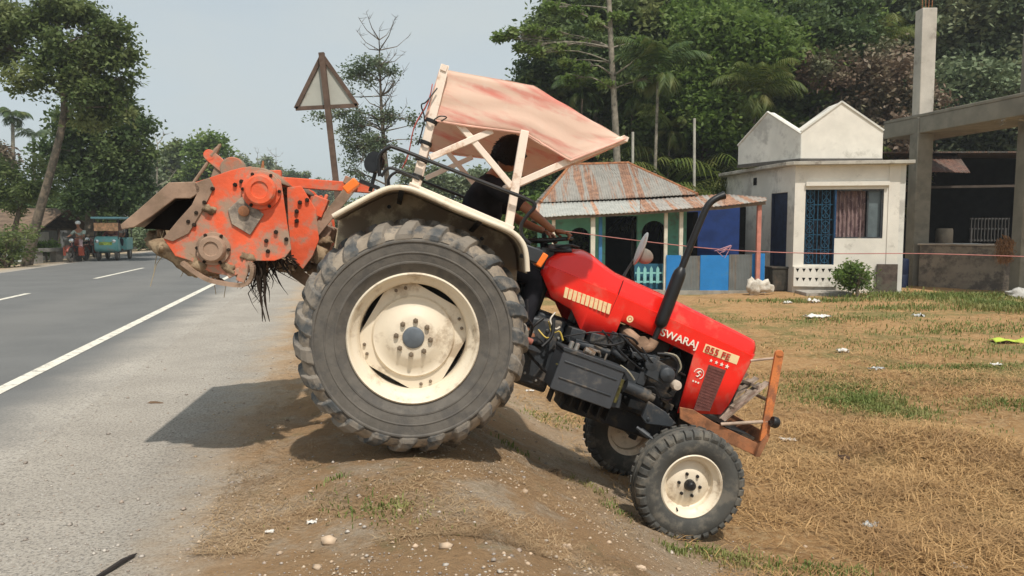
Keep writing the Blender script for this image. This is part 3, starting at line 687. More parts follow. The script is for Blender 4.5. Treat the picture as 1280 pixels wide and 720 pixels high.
# =================================================================== ROTARY TILLER carried on the tractor's rear linkage
BT = V((-1.15, 0, -.12))
ti = empty('rotary_tiller', off=tuple(-BT)); ti.matrix_world = Matrix.Translation(TO + TM @ BT) @ TM.to_4x4()
tag(ti, 'muddy orange rotary tiller raised behind the red tractor over the road', 'rotary tiller')
YP = -.88
def drum(c, rs, y0, dirn=-1, n=24):   # stepped round boss standing off a plate
    q = MB(); pr = [(rs[0], 0)]
    for r_, h in rs[1]: pr.append((r_, dirn * h))
    q.lathe(pr, o=(c[0], y0, c[1]), n=n); return q
plate = TLs(YP, (243, 228), (262, 222), (285, 214), (300, 210), (312, 208), (328, 210), (343, 217), (351, 226), (354, 245), (359, 280), (364, 312), (357, 321), (343, 326), (318, 326), (306, 340), (290, 346), (262, 340), (238, 326), (219, 320), (204, 298), (222, 276), (240, 256), (246, 243))
for sd, nm in ((-1, 'side_plate'), (1, 'side_plate')):
    q = MB(); q.prism(plate, sd * .88, sd * .868); sp = q.build(nm, M_orange if sd < 0 else M_orange, ti, smooth=0, bevel=.003)
    if sd < 0: sp0 = sp
    # stepped round housings and bearings
    for (px, py), rr, mm in (((327, 238), .088, M_orange), ((267, 311), .075, M_mudsteel)):
        c = TLs(YP, (px, py))[0]
        q = drum(c, (rr * 1.25, [(rr * 1.25, .012), (rr * 1.22, .016), (rr, .018), (rr * .98, .05), (rr * .86, .062), (rr * .55, .064), (rr * .5, .056), (0, .056)]), sd * .88, sd)
        q.build('bearing_housing', mm if sd < 0 else M_orangedirty, sp)
        for k in range(6):
            a = pi / 3 * k + .3; q = MB(); q.lathe([(0, sd * .030), (.009, sd * .028), (.011, sd * .01)], o=(c[0] + rr * 1.13 * cos(a), sd * .88, c[1] + rr * 1.13 * sin(a)), n=6); q.build('bolt', M_root, sp)
    if sd < 0:
        for px, py in ((266, 236), (256, 253), (294, 231), (302, 227), (333, 301), (345, 290), (358, 299), (335, 314), (246, 266), (236, 277), (243, 281)):
            c = TLs(YP, (px, py))[0]; q = MB(); q.lathe([(0, -.018), (.011, -.016), (.013, 0)], o=(c[0], YP, c[1]), n=6); q.build('bolt', M_root, sp)
        q = MB(); q.prism(TLs(YP - .004, (243, 229), (262, 222), (268, 234), (254, 262), (236, 292), (216, 302), (204, 298), (222, 276), (240, 256), (246, 243)), -.890, -.8805); q.build('edge_strip', M_mudsteel, sp, bevel=.003)
        # worn bare patch where a diamond cover plate sits
        dm = TLs(YP - .004, (285, 262), (303, 246), (330, 268), (313, 294), (290, 280)); q = MB(); q.prism(dm, -.893, -.880); q.build('cover_plate', mat('bare_cover', (.24, .20, .165), .8, .1, .4, 14, dirt=(.42, .34, .26), dirt_amt=.5, ds=10, bump=.6, bs=40), sp, bevel=.003)
        c = TLs(YP, (306, 264))[0]; q = drum(c, (.03, [(.03, .02), (.022, .024), (0, .024)]), -.89); q.build('cover_boss', M_rust, sp)
# curved top cover between the plates
cv = TLs(YP, (246, 243), (262, 222), (300, 209), (330, 208), (350, 226))
q = MB(); q.grid(lambda u, v: V((cv[round(u * 4)][0], -.87 + 1.74 * v, cv[round(u * 4)][1] - .01)), 5, 2); q.build('top_cover', M_orangedirty, ti, smooth=30, solid=.006)
# second gear-side plate and headstock, further in
hp = TLs(-.55, (360, 235), (378, 233), (396, 262), (400, 300), (392, 320), (380, 336), (366, 322), (362, 280))
for y in (-.60, .45):
    q = MB(); q.prism(hp, y, y + .012)
    q.build('headstock_plate', M_orange, ti, smooth=0, bevel=.003)
for px, py in ((375, 253), (371, 264), (371, 276), (384, 250)):
    q = MB(); c = TLs(-.60, (px, py))[0]; q.lathe([(0, -.02), (.012, -.018), (.014, 0)], o=(c[0], -.60, c[1]), n=6); q.build('bolt', M_root, ti)
g0 = TLs(0, (372, 290))[0]
q = MB(); q.box((g0[0] - .05, 0, g0[1] + .06), (.34, .34, .30)); q.tube([(g0[0] - .1, -.86, g0[1] + .05), (g0[0] - .1, .86, g0[1] + .05)], .055, 14)
q.lathe([(.10, 0), (.09, .07), (.045, .09), (.04, .16)], o=(g0[0] + .12, 0, g0[1] + .06), ax='x', n=18)
q.build('gearbox', M_orangedirty, ti, bevel=.02)
c = TLs(-.45, (398, 258))[0]; q = MB(); q.box((c[0], -.42, c[1]), (.09, .10, .12)); q.lathe([(0, .09), (.012, .085), (.012, .05)], o=(c[0] + .02, -.42, c[1]), ax='z', n=8); q.box((c[0] + .05, -.40, c[1] - .07), (.06, .08, .05)); q.build('hitch_bracket', M_orange, ti, bevel=.006)
q = MB()
for px, py, w_ in ((352, 330, .09), (372, 318, .10), (392, 305, .11), (402, 290, .10), (385, 300, .12), (362, 322, .1)):
    c = TLs(-.45, (px, py))[0]; q.box((c[0], -.42 + .25, c[1]), (w_, .5, w_ * .9), Matrix.Rotation(R(random.uniform(-30, 30)), 3, 'Y'))
q.build('drive_housing', M_mudsteel, ti, bevel=.012)
c = TLs(-.5, (384, 316))[0]; q = MB(); q.lathe([(0, -.06), (.05, -.055), (.055, -.01), (.06, .3)], o=(c[0], -.5, c[1]), n=18); q.build('hitch_pin', M_mudsteel, ti)
# top link bar and A-frame strut
a, b_ = TL(345, 227, -.35), TL(468, 236, -.35)
q = MB(); q.bar(a, b_, .05, .062); q.build('top_link', M_orange, ti, bevel=.004)
q = MB(); q.bar(TL(332, 222, -.35), TL(352, 222, -.35), .055, .09); q.build('mast', M_orange, ti, bevel=.004)
for y in (-.45, .30):
    a, b_ = TL(438, 236, y), TL(386, 300, y); q = MB(); q.bar(a, b_, .014, .062); q.build('a_frame_strut', M_mudsteel, ti, bevel=.003)
a = TL(440, 228, -.45); q = MB(); q.box((a[0] - .01, -.2, a[2]), (.08, .56, .05)); q.lathe([(0, -.03), (.014, -.03), (.014, .02)], o=(a[0], -.45, a[2]), n=8); q.build('mast_head', M_orangedirty, ti, bevel=.004)
# rotor shaft with bent blades
rc = TLs(YP, (267, 311))[0]
q = MB(); q.tube([(rc[0], -.86, rc[1]), (rc[0], .86, rc[1])], .045, 14); rs_ = q.build('rotor_shaft', M_mudsteel, ti)
for j in range(7):
    y = -.74 + 1.48 * j / 6
    q = MB(); q.lathe([(.045, -.004), (.085, -.004), (.085, .004), (.045, .004)], o=(rc[0], y, rc[1]), n=16)
    for k in range(4):
        a = k * pi / 2 + j * .45; sgn = 1 if k % 2 else -1
        p = [V((rc[0] + r_ * cos(a + w_), y + sgn * yy_, rc[1] + r_ * sin(a + w_))) for r_, w_, yy_ in ((.06, 0, 0), (.13, .05, 0), (.175, .2, .01), (.195, .38, .07))]
        for i in range(3): q.bar(p[i], p[i + 1], .045, .009, (0, 1, 0) if i == 2 else (cos(a + pi / 2), 0, sin(a + pi / 2)))
    q.build('rotor_blade', M_mudsteel, rs_)
# trailing board: hinged sheet across the width, bent near the hinge
tb = TLs(YP, (246, 231), (213, 231), (184, 258), (168, 272), (150, 282))
q = MB(); q.grid(lambda u, v: V((tb[min(4, int(u * 4 + .5))][0] - .0, -.87 + 1.74 * v, tb[min(4, int(u * 4 + .5))][1])), 5, 12)
tbo = q.build('trailing_board', M_mudsteel, ti, smooth=30, solid=.010)
lipb = TLs(YP - .01, (250, 240), (238, 248), (219, 248), (190, 270), (168, 284), (152, 287), (150, 281), (168, 266), (184, 252), (211, 228), (243, 227), (250, 233))
q = MB(); q.prism(lipb, -.890, -.870); q.build('board_edge', M_mudsteel, tbo, bevel=.004)
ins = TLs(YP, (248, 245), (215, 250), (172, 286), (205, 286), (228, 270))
q = MB(); q.prism(ins, -.80, .80); q.build('chamber_shadow_plate', mat('chamber_shade_black', (.012, .010, .009), .95, 0, .3, 6, spec=0), ti)  # black block fills in the shade under the trailing board
# spring rod, lever and depth arm
q = MB(); q.tube([TL(241, 230, -.62), TL(262, 200, -.62), TL(275, 181, -.62)], .010, 8)
a, b_ = TL(265, 195, -.62), TL(276, 180, -.62); q.tube([a, (a[0] * .5 + b_[0] * .5, -.62, a[2] * .5 + b_[2] * .5), b_], [.020, .016, .004], 8); q.build('spring_rod', M_mudsteel, ti)
a, b_ = TL(262, 194, -.62), TL(289, 217, -.62)
q = MB(); q.bar(a, b_, .03, .066); q.lathe([(0, -.016), (.033, -.016), (.033, .016), (0, .016)], o=(a[0], -.62, a[2]), n=18); q.build('depth_arm', M_orange, ti, bevel=.003)
c = TLs(-.62, (292, 212))[0]; q = drum(c, (.072, [(.072, .05), (.066, .062), (0, .064)]), -.60); q.box((c[0] - .06, -.6, c[1] - .06), (.09, .05, .09)); q.build('arm_boss', M_orangedirty, ti)
q = MB(); q.tube([TL(328, 212, -.7), TL(329, 201, -.7)], [.012, .005], 6); q.build('grease_plug', M_rust, ti)
# skid runner under the near plate
sk = [TL(a, b_, YP - .01) for a, b_ in ((228, 328), (244, 340), (262, 350), (285, 355), (305, 356), (314, 348), (316, 334), (312, 328))]
q = MB()
sp_ = smooth_path(sk, 4)
for i in range(len(sp_) - 1): q.bar(sp_[i], sp_[i + 1], .055, .022, (0, 1, 0))
q.build('skid', M_mudsteel, ti)
q = MB(); q.bar(TL(300, 352, YP), TL(312, 322, YP), .02, .05); q.bar(TL(285, 345, YP), TL(300, 338, YP), .02, .03); q.build('skid_stay', M_orange, ti, bevel=.003)
# caked mud and trailing roots
def lump(c, r, seed, sc=(1, 1, 1), n=26, m=16, amp=.45):
    q = MB(); c = V(c)
    def fn(u, v):
        d = V((sin(pi * v) * cos(2 * pi * u), sin(pi * v) * sin(2 * pi * u), cos(pi * v)))
        k = 1 + amp * noise.noise(d * 1.6 + V((seed, 0, 0))) + .18 * noise.noise(d * 5 + V((0, seed, 0)))
        return c + V((d.x * sc[0], d.y * sc[1], d.z * sc[2])) * r * k
    return q.grid(fn, n, m, True)
c = TL(236, 316, -.80)
q = lump(c, .165, 2.1, (1.15, .5, .62)); c2 = TL(224, 302, -.5); q2 = lump(c2, .15, 5.1, (.8, 2.2, .6)); q.add(q2.v, q2.f); c3 = TL(250, 332, -.84); q2 = lump(c3, .09, 8.1, (1.1, .5, .6)); q.add(q2.v, q2.f)
for px, py, dep, r_ in ((326, 330, -.7, .05), (352, 330, -.6, .06), (372, 328, -.5, .06), (396, 316, -.5, .055), (404, 300, -.4, .05), (262, 262, -.885, .03), (285, 335, -.88, .035), (310, 322, -.88, .03), (392, 336, -.45, .045)):
    q2 = lump(TL(px, py, dep), r_, px * .7, (1.2, .7, .8), 16, 10, .7); q.add(q2.v, q2.f)
q.build('mud_cake', M_mud, ti, smooth=80)
random.seed(11); q = MB()
for k in range(110):
    t = random.random(); px = random.choice((318 + random.gauss(0, 4), 326 + random.gauss(0, 5), 348 + random.gauss(0, 8))); dep = random.uniform(-.84, -.2)
    a = V(TL(px, 322 + random.uniform(-4, 6), dep)); ln = abs(random.gauss(.12, .10)) if px < 338 else abs(random.gauss(.06, .04))
    dn = TMI @ V((random.gauss(0, .3), random.gauss(0, .2), -1)); dn.normalize()
    q.tube(smooth_path([a, a + dn * ln * .35 + V((random.gauss(0, .018), 0, 0)), a + dn * ln * .7 + V((random.gauss(0, .03), 0, 0)), a + dn * ln + V((random.gauss(0, .04), 0, 0))], 2), [.007, .006, .005, .0045, .004, .002, .001], 4)
for px in (320, 324, 329):
    a = V(TL(px, 326, -.82)); b_ = V(TL(px + 2, 352, -.82)); c = V(TL(px + 3 + random.uniform(-2, 4), 376, -.82)); d = V(TL(px + 8, 402, -.82))
    q.tube(smooth_path([a, b_, c, d], 3), [.014, .010, .013, .009, .011, .007, .008, .004, .004, .002], 5)
q.build('hanging_roots', M_root, ti)
q = MB()
for pts in (((200, 290), (206, 315), (196, 330), (188, 358)), ((205, 288), (196, 318), (192, 345)), ((283, 352), (280, 372)), ((230, 338), (226, 346)), ((268, 356), (270, 368))):
    q.tube(smooth_path([TL(a, b_, -.8) for a, b_ in pts], 3), .0022, 4)
q.build('dry_stalk', mat('dry_stalk', (.38, .31, .2), .9), ti)

# =================================================================== DRIVER
def skin(name, joints, edges, m, parent, root=0, subd=2, loc0=V((0, 0, 0))):
    me = bpy.data.meshes.new(name); me.from_pydata([tuple(V(j[0]) + loc0) for j in joints], edges, [])
    o = bpy.data.objects.new(name, me); COL.objects.link(o)
    if parent: o.parent = parent
    sm = o.modifiers.new('skin', 'SKIN')
    if not me.skin_vertices: me.skin_vertices.new()
    for i, j in enumerate(joints):
        r = j[1]; me.skin_vertices[0].data[i].radius = (r, r) if not isinstance(r, tuple) else r
        me.skin_vertices[0].data[i].use_root = (i == root)
    sm.use_smooth_shade = True; sm.branch_smoothing = .3
    if subd: q = o.modifiers.new('sub', 'SUBSURF'); q.levels = q.render_levels = subd
    me.materials.append(m)
    # bake modifiers so the body is one plain mesh
    dg = bpy.context.evaluated_depsgraph_get(); nm = bpy.data.meshes.new_from_object(o.evaluated_get(dg)); nm.name = name
    o.modifiers.clear(); o.data = nm; bpy.data.meshes.remove(me)
    return o
DB = V((.28, 0, .545)); DOFF = -DB
dr = empty('person', off=tuple(-DB)); dr.matrix_world = Matrix.Translation(TO + TM @ DB) @ TM.to_4x4()
tag(dr, 'driver in a black t-shirt reaching for the steering wheel of the red tractor', 'person')
J = [((.27, 0, .63), (.13, .12)), ((.21, 0, .78), (.115, .14)), ((.155, 0, .93), (.135, .165)), ((.15, 0, 1.07), (.115, .15)), ((.175, 0, 1.15), (.052, .055)), ((.20, 0, 1.21), (.050, .052)),
     ((.17, -.18, 1.06), .058), ((.30, -.26, 1.02), .046), ((.43, -.29, .985), .038), ((.54, -.25, .955), .034), ((.65, -.185, .925), .026), ((.69, -.17, .922), .027),
     ((.18, .18, 1.06), .058), ((.32, .26, 1.0), .046), ((.43, .27, .94), .038), ((.54, .22, .92), .034), ((.64, .165, .915), .026), ((.68, .15, .915), .027),
     ((.34, -.12, .60), .085), ((.52, -.17, .60), .075), ((.68, -.22, .56), .058), ((.69, -.25, .38), .050), ((.70, -.27, .22), .036), ((.80, -.28, .175), .035),
     ((.34, .12, .60), .085), ((.52, .17, .60), .075), ((.68, .22, .56), .058), ((.69, .25, .38), .050), ((.70, .27, .22), .036), ((.80, .28, .175), .035)]
E_ = [(0, 1), (1, 2), (2, 3), (3, 4), (4, 5), (3, 6), (6, 7), (7, 8), (8, 9), (9, 10), (10, 11), (3, 12), (12, 13), (13, 14), (14, 15), (15, 16), (16, 17), (0, 18), (18, 19), (19, 20), (20, 21), (21, 22), (22, 23), (0, 24), (24, 25), (25, 26), (26, 27), (27, 28), (28, 29)]
body = skin('body', J, E_, M_skin, dr, loc0=DOFF)
import bmesh
def merge_in(o, mbs, sd=0):
    bm = bmesh.new(); bm.from_mesh(o.data)
    for mb in mbs:
        vs = [bm.verts.new(V(v) + DOFF) for v in mb.v]
        for f in mb.f:
            try: fc = bm.faces.new([vs[i] for i in f]); fc.smooth = True
            except ValueError: pass
    bmesh.ops.recalc_face_normals(bm, faces=bm.faces)
    bm.to_mesh(o.data); bm.free()
# head (turned away towards the far side), with face
hc = V((.225, .01, 1.315)); hz = R(22); HR = Matrix.Rotation(hz, 3, 'Z') @ Matrix.Rotation(R(12), 3, 'Y')
head = MB()
def hf(u, v):
    th = 2 * pi * u; ph = pi * v; d = V((sin(ph) * cos(th), sin(ph) * sin(th), cos(ph)))
    x, y, z = d.x * .098, d.y * .078, d.z * .118
    if d.z < -.2: k = 1 + (d.z + .2) * .35; y *= k; x = x * (k if d.x < 0 else 1) + .012
    if d.x > .75 and abs(d.y) < .4:
        if -.35 < d.z < .12: x += .022 * (1 - abs(d.y) / .4) * (1 - abs(d.z + .16) / .28) if abs(d.z + .16) < .28 else 0
        if .05 < d.z < .2: x -= .004
    if d.x > .8 and -.58 < d.z < -.42: x += .006
    return hc + HR @ V((x, y, z))
head.grid(hf, 40, 28, True)
for s in (-1, 1):
    e_ = hc + HR @ V((-.005, s * .079, -.005)); head.ball(e_, .028, 10, 8, (.7, .35, 1.1))
fingers = []
for sd, wp, tip in ((-1, V((.69, -.17, .922)), V((.80, -.125, .945))), (1, V((.68, .15, .915)), V((.76, .11, .90)))):
    dirv = (tip - wp).normalized(); side = V((0, -sd, 0)); side = (side - dirv * side.dot(dirv)).normalized(); dnv = dirv.cross(side); dnv = dnv if dnv.z < 0 else -dnv
    pm = MB(); pc = wp + dirv * .045
    pm.grid(lambda u, v: pc + dirv * (.050 * cos(pi * v)) + side * (.040 * sin(pi * v) * cos(2 * pi * u)) + dnv * (.017 * sin(pi * v) * sin(2 * pi * u)), 14, 10, True); fingers.append(pm)
    for k, (o_, ln) in enumerate(((-.03, .060), (-.010, .072), (.010, .068), (.028, .052))):
        b0 = wp + dirv * .078 + side * o_
        f = MB()
        if k == 3 and sd < 0 or k == 2 and sd < 0:   # index and middle nearly straight, others curl on the rim
            p = [b0, b0 + dirv * ln * .45, b0 + dirv * ln * .8 + dnv * .006, b0 + dirv * ln * 1.05 + dnv * .012]
        else: p = [b0, b0 + dirv * ln * .35 + dnv * .006, b0 + dirv * ln * .5 + dnv * .028, b0 + dirv * ln * .3 + dnv * .045]
        f.tube(p, [.0095, .009, .008, .006], 8); fingers.append(f)
    b0 = wp + dirv * .03 + side * .034; f = MB(); f.tube([b0, b0 + side * .02 + dirv * .02 + dnv * .012, b0 + side * .018 + dirv * .045 + dnv * .026, b0 + side * .008 + dirv * .06 + dnv * .034], [.012, .011, .009, .007], 8); fingers.append(f)
merge_in(body, [head] + fingers)
# hair cap
hr = MB()
def hairf(u, v):
    th = 2 * pi * u; ph = pi * (.60 + .14 * max(0, min(1, .9 - cos(th) * 1.3))) * v; d = V((sin(ph) * cos(th), sin(ph) * sin(th), cos(ph)))
    lim = 1.0
    k = 1.16 + .05 * noise.noise(d * 6) + .03 * noise.noise(d * 14)
    p = V((d.x * .100, d.y * .083, d.z * .122)) * k
    if d.x > .55: p.z = max(p.z, .055 + .01 * noise.noise(d * 9)); 
    elif d.x < .1: p.z -= .012 * max(0, sin(ph) - .6)
    return hc + HR @ (p + V((-.008, 0, .004)))
hr.grid(hairf, 48, 22, True)
rgh = random.Random(5)
for k in range(900):
    u_, v_ = rgh.random(), rgh.random() ** .6; p = hairf(u_, v_); dd = (p - hc).normalized(); tl = V((rgh.gauss(0, .5), rgh.gauss(0, .5), rgh.gauss(-.5, .4)))
    hr.tube([p - dd * .006, p + (dd * .5 + tl * .5) * .005, p + (dd * .4 + tl) * .009], [.0035, .003, .0015], 3)
hr2 = hr.build('hair', M_hair, dr, smooth=80)
# clothes grown a little larger over the same joints
Js = [(J[i][0], tuple(r + .016 for r in J[i][1])) for i in range(4)] + [((.168, 0, 1.135), .075), ((.17, -.18, 1.07), .085), ((.28, -.24, 1.03), .072), ((.42, -.285, .985), .060), ((.18, .18, 1.06), .075), ((.28, .245, 1.02), .066), ((.40, .265, .96), .058)]
skin('t_shirt', Js, [(0, 1), (1, 2), (2, 3), (3, 4), (3, 5), (5, 6), (6, 7), (3, 8), (8, 9), (9, 10)], M_fabric_black, dr, loc0=DOFF)
Jt = [(J[0][0], (.14, .135))] + [(J[i][0], J[i][1] + .018) for i in (18, 19, 20, 21, 22)] + [(J[i][0], J[i][1] + .018) for i in (24, 25, 26, 27, 28)]
skin('trousers', Jt, [(0, 1), (1, 2), (2, 3), (3, 4), (4, 5), (0, 6), (6, 7), (7, 8), (8, 9), (9, 10)], M_trouser, dr, loc0=DOFF)
q = MB()
for s in (-1, 1): q = MB(); q.ball((.78, s * .28, .165), .06, 14, 8, (1.9, .75, .55)); q.build('sandal', M_black, dr)
# =================================================================== WORLD AND SUN
SUN_EL, SUN_AZ = 60.0, 159.0     # azimuth from +Y towards +X
world = bpy.data.worlds.new('World'); scene.world = world; world.use_nodes = True
wt = world.node_tree; bg = wt.nodes['Background']
sky = wt.nodes.new('ShaderNodeTexSky'); sky.sky_type = 'NISHITA'; sky.sun_disc = False
sky.sun_elevation = R(SUN_EL); sky.sun_rotation = R(SUN_AZ); sky.air_density = 1.0; sky.dust_density = 2.0; sky.ozone_density = 1.0
hs = wt.nodes.new('ShaderNodeHueSaturation'); hs.inputs['Saturation'].default_value = .55; wt.links.new(sky.outputs[0], hs.inputs['Color'])
haze_c = mixc(wt, .72, hs.outputs[0], (3.05, 3.5, 3.62)); wco = wt.nodes.new('ShaderNodeTexCoord').outputs['Generated']; haze_c = mixc(wt, ramp(wt, noise_n(wt, wco, 2.2, 5, .55, (1, 1, 2.6)), .35, .75), haze_c, (3.45, 3.78, 3.84)); wt.links.new(haze_c, bg.inputs[0]); bg.inputs[1].default_value = .15
sd_ = bpy.data.lights.new('sun', 'SUN'); sd_.energy = 3.25; sd_.angle = R(1.2); sd_.color = (1, .94, .85)
so = bpy.data.objects.new('sun', sd_); COL.objects.link(so)
sv = V((cos(R(SUN_EL)) * sin(R(SUN_AZ)), cos(R(SUN_EL)) * cos(R(SUN_AZ)), sin(R(SUN_EL))))
so.rotation_euler = sv.to_track_quat('Z', 'Y').to_euler(); so.location = (6, -10, 20)
scene.view_settings.view_transform = 'Standard'; scene.view_settings.look = 'None'; scene.view_settings.exposure = .23; scene.view_settings.gamma = 1
scene.cycles.max_bounces = 6; scene.cycles.diffuse_bounces = 3; scene.cycles.transparent_max_bounces = 4; scene.cycles.transmission_bounces = 3; scene.cycles.glossy_bounces = 3

# =================================================================== GROUND
def axis(dense0, dense1, step, lo, hi, g=1.16):
    a = list(np.arange(dense0, dense1, step)); d = step; x = dense1
    while x < hi: a.append(x); d *= g; x += d
    a.append(hi); d = step; x = dense0
    while x > lo:
        d *= g; x -= d; a.append(max(x, lo))
    return sorted(set(round(float(v), 4) for v in a))
SA = axis(-1.3, 6.0, .05, -900, 900, 1.10); TA = axis(2.2, 9.0, .05, -300, 1800, 1.07)
SA = sorted(set([v for v in SA if not (-10.85 < v < -1.35)] + [-10.9, -10.6, -8, -6, -4, -2.9] + [-2.15 + .1 * i for i in range(8)]))
vs = np.array([[*(st(s, t)[:2]), 0] for s in SA for t in TA]); vs[:, 2] = [hgt(x, y) for x, y in vs[:, :2]]
ns_, nt_ = len(SA), len(TA); I = np.arange(ns_ * nt_).reshape(ns_, nt_)
qd = np.stack([I[:-1, :-1], I[1:, :-1], I[1:, 1:], I[:-1, 1:]], -1).reshape(-1, 4)
def s_node(nt):
    g = nt.nodes.new('ShaderNodeNewGeometry'); d = nt.nodes.new('ShaderNodeVectorMath'); d.operation = 'DOT_PRODUCT'; d.inputs[1].default_value = tuple(NV)
    nt.links.new(g.outputs['Position'], d.inputs[0]); return d.outputs['Value'], g.outputs['Position']
def math_n(nt, op, a, b):
    m = nt.nodes.new('ShaderNodeMath'); m.operation = op
    for i, v in enumerate((a, b)):
        if isinstance(v, (int, float)): m.inputs[i].default_value = v
        else: nt.links.new(v, m.inputs[i])
    return m.outputs[0]
def gravel_col(nt, P):
    g = mixc(nt, ramp(nt, noise_n(nt, P, 1.1, 6, .65), .3, .7), (.35, .315, .27), (.43, .39, .335))
    g = mixc(nt, ramp(nt, noise_n(nt, P, 60, 3, .7), .42, .72), g, (.17, .155, .14))
    return mixc(nt, ramp(nt, noise_n(nt, P, 95, 2, .6), .60, .72), g, (.52, .49, .45))
def make_ground():
    m = bpy.data.materials.new('ground'); m.use_nodes = True; nt = m.node_tree; b = nt.nodes['Principled BSDF']; L = nt.links
    S, P = s_node(nt)
    wob = math_n(nt, 'ADD', math_n(nt, 'MULTIPLY', noise_n(nt, P, 1.3, 6, .7), 1.1), -.55)
    S2 = math_n(nt, 'ADD', S, wob)
    grav = gravel_col(nt, P)
    dirt = mixc(nt, ramp(nt, noise_n(nt, P, 1.7, 7, .65), .35, .68), (.46, .35, .245), (.56, .455, .34))
    dirt = mixc(nt, ramp(nt, noise_n(nt, P, 7, 5, .7), .5, .72), dirt, (.36, .265, .175))
    dirt = mixc(nt, ramp(nt, noise_n(nt, P, 70, 4, .75), .52, .66), dirt, (.58, .47, .35)); dirt = mixc(nt, ramp(nt, noise_n(nt, P, 85, 4, .75), .60, .70), dirt, (.26, .19, .125))
    field = mixc(nt, ramp(nt, noise_n(nt, P, .9, 7, .7), .36, .66), (.50, .29, .13), (.36, .205, .09))
    field = mixc(nt, ramp(nt, noise_n(nt, P, 14, 6, .75), .42, .7), field, (.60, .41, .22))
    field = mixc(nt, ramp(nt, noise_n(nt, P, 4.5, 5, .7), .58, .72), field, (.21, .13, .07))
    greens = math_n(nt, 'MULTIPLY', ramp(nt, noise_n(nt, P, .45, 6, .68), .47, .60), ramp(nt, S, 3.0, 7.0))
    field = mixc(nt, math_n(nt, 'MULTIPLY', greens, .75), field, (.20, .205, .075))
    c = mixc(nt, ramp(nt, S2, -1.05, -.35), grav, dirt)
    # dry litter over the crest of the verge
    lit = math_n(nt, 'MULTIPLY', ramp(nt, noise_n(nt, P, 2.2, 6, .7), .36, .54), math_n(nt, 'MULTIPLY', ramp(nt, S2, -.8, -.2), ramp(nt, S, 2.4, 1.2)))
    c = mixc(nt, math_n(nt, 'MULTIPLY', lit, .85), c, (.44, .265, .13))
    fine = math_n(nt, 'MULTIPLY', ramp(nt, noise_n(nt, P, 30, 6, .8), .45, .62), ramp(nt, S2, -1.0, -.3)); c = mixc(nt, math_n(nt, 'MULTIPLY', fine, .4), c, (.30, .205, .12))
    fine2 = math_n(nt, 'MULTIPLY', ramp(nt, noise_n(nt, P, 22, 5, .75), .60, .72), ramp(nt, S2, -1.0, -.3)); c = mixc(nt, math_n(nt, 'MULTIPLY', fine2, .7), c, (.58, .47, .34))
    vg = math_n(nt, 'MULTIPLY', ramp(nt, noise_n(nt, P, 3.1, 7, .75), .56, .66), ramp(nt, S2, -.9, -.2)); c = mixc(nt, math_n(nt, 'MULTIPLY', vg, .5), c, (.24, .215, .11))
    c = mixc(nt, ramp(nt, S2, 1.9, 2.8), c, field)
    left = ramp(nt, math_n(nt, 'MULTIPLY', S2, -1), 10.0, 11.4)
    c = mixc(nt, left, c, (.40, .31, .21))
    left2 = ramp(nt, math_n(nt, 'MULTIPLY', S2, -1), 12.0, 14)
    c = mixc(nt, left2, c, (.13, .13, .055))
    L.new(c, b.inputs['Base Color']); b.inputs['Roughness'].default_value = .95; b.inputs['Specular IOR Level'].default_value = .12
    h = math_n(nt, 'ADD', math_n(nt, 'MULTIPLY', noise_n(nt, P, 9, 8, .72), 1.0), math_n(nt, 'MULTIPLY', noise_n(nt, P, 55, 5, .8), .5))
    bp = nt.nodes.new('ShaderNodeBump'); bp.inputs['Strength'].default_value = 1.0; bp.inputs['Distance'].default_value = .06
    L.new(math_n(nt, 'MULTIPLY', h, math_n(nt, 'ADD', math_n(nt, 'MULTIPLY', ramp(nt, S2, -1.4, .2), .85), .15)), bp.inputs['Height']); L.new(bp.outputs[0], b.inputs['Normal'])
    return m
gr = np_mesh('ground', vs, qd, make_ground(), smooth=True); tag(gr, kind='structure')

def make_asphalt():
    m = bpy.data.materials.new('asphalt'); m.use_nodes = True; nt = m.node_tree; b = nt.nodes['Principled BSDF']; L = nt.links
    S, P = s_node(nt)
    c = mixc(nt, ramp(nt, noise_n(nt, P, .8, 6, .6, (1, 1, 1)), .35, .65), (.118, .119, .117), (.150, .150, .146))
    c = mixc(nt, ramp(nt, noise_n(nt, P, 120, 2, .6), .4, .7), c, (.18, .176, .168))
    wob = math_n(nt, 'ADD', math_n(nt, 'MULTIPLY', noise_n(nt, P, 1.1, 3, .5), .5), -.25)
    S2 = math_n(nt, 'ADD', S, wob)
    c = mixc(nt, ramp(nt, S2, -2.75, -1.95), c, gravel_col(nt, P))
    # paler wheel tracks
    trk = math_n(nt, 'ABSOLUTE', math_n(nt, 'ADD', S, 4.6), 0)
    c = mixc(nt, math_n(nt, 'MULTIPLY', ramp(nt, trk, 1.0, .2), .25), c, (.21, .2, .185))
    L.new(c, b.inputs['Base Color']); b.inputs['Roughness'].default_value = .82; b.inputs['Specular IOR Level'].default_value = .3
    bp = nt.nodes.new('ShaderNodeBump'); bp.inputs['Strength'].default_value = .35; bp.inputs['Distance'].default_value = .006
    L.new(noise_n(nt, P, 140, 3, .7), bp.inputs['Height']); L.new(bp.outputs[0], b.inputs['Normal'])
    return m
def sheet(name, s0, s1, t0, t1, z, m, nseg=1):
    q = MB()
    for i in range(nseg):
        a, b_ = t0 + (t1 - t0) * i / nseg, t0 + (t1 - t0) * (i + 1) / nseg
        q.add([st(s0, a, z), st(s1, a, z), st(s1, b_, z), st(s0, b_, z)], [(0, 1, 2, 3)])
    return q.build(name, m, smooth=0)
rd = sheet('road', -9.95, -1.4, -300, 1800, .006, make_asphalt(), 60); tag(rd, kind='structure')
M_line = mat('road_paint', (.72, .68, .58), .7, 0, .08, 5, dirt=(.36, .33, .29), dirt_amt=.34, ds=9, bump=.15, bs=90)
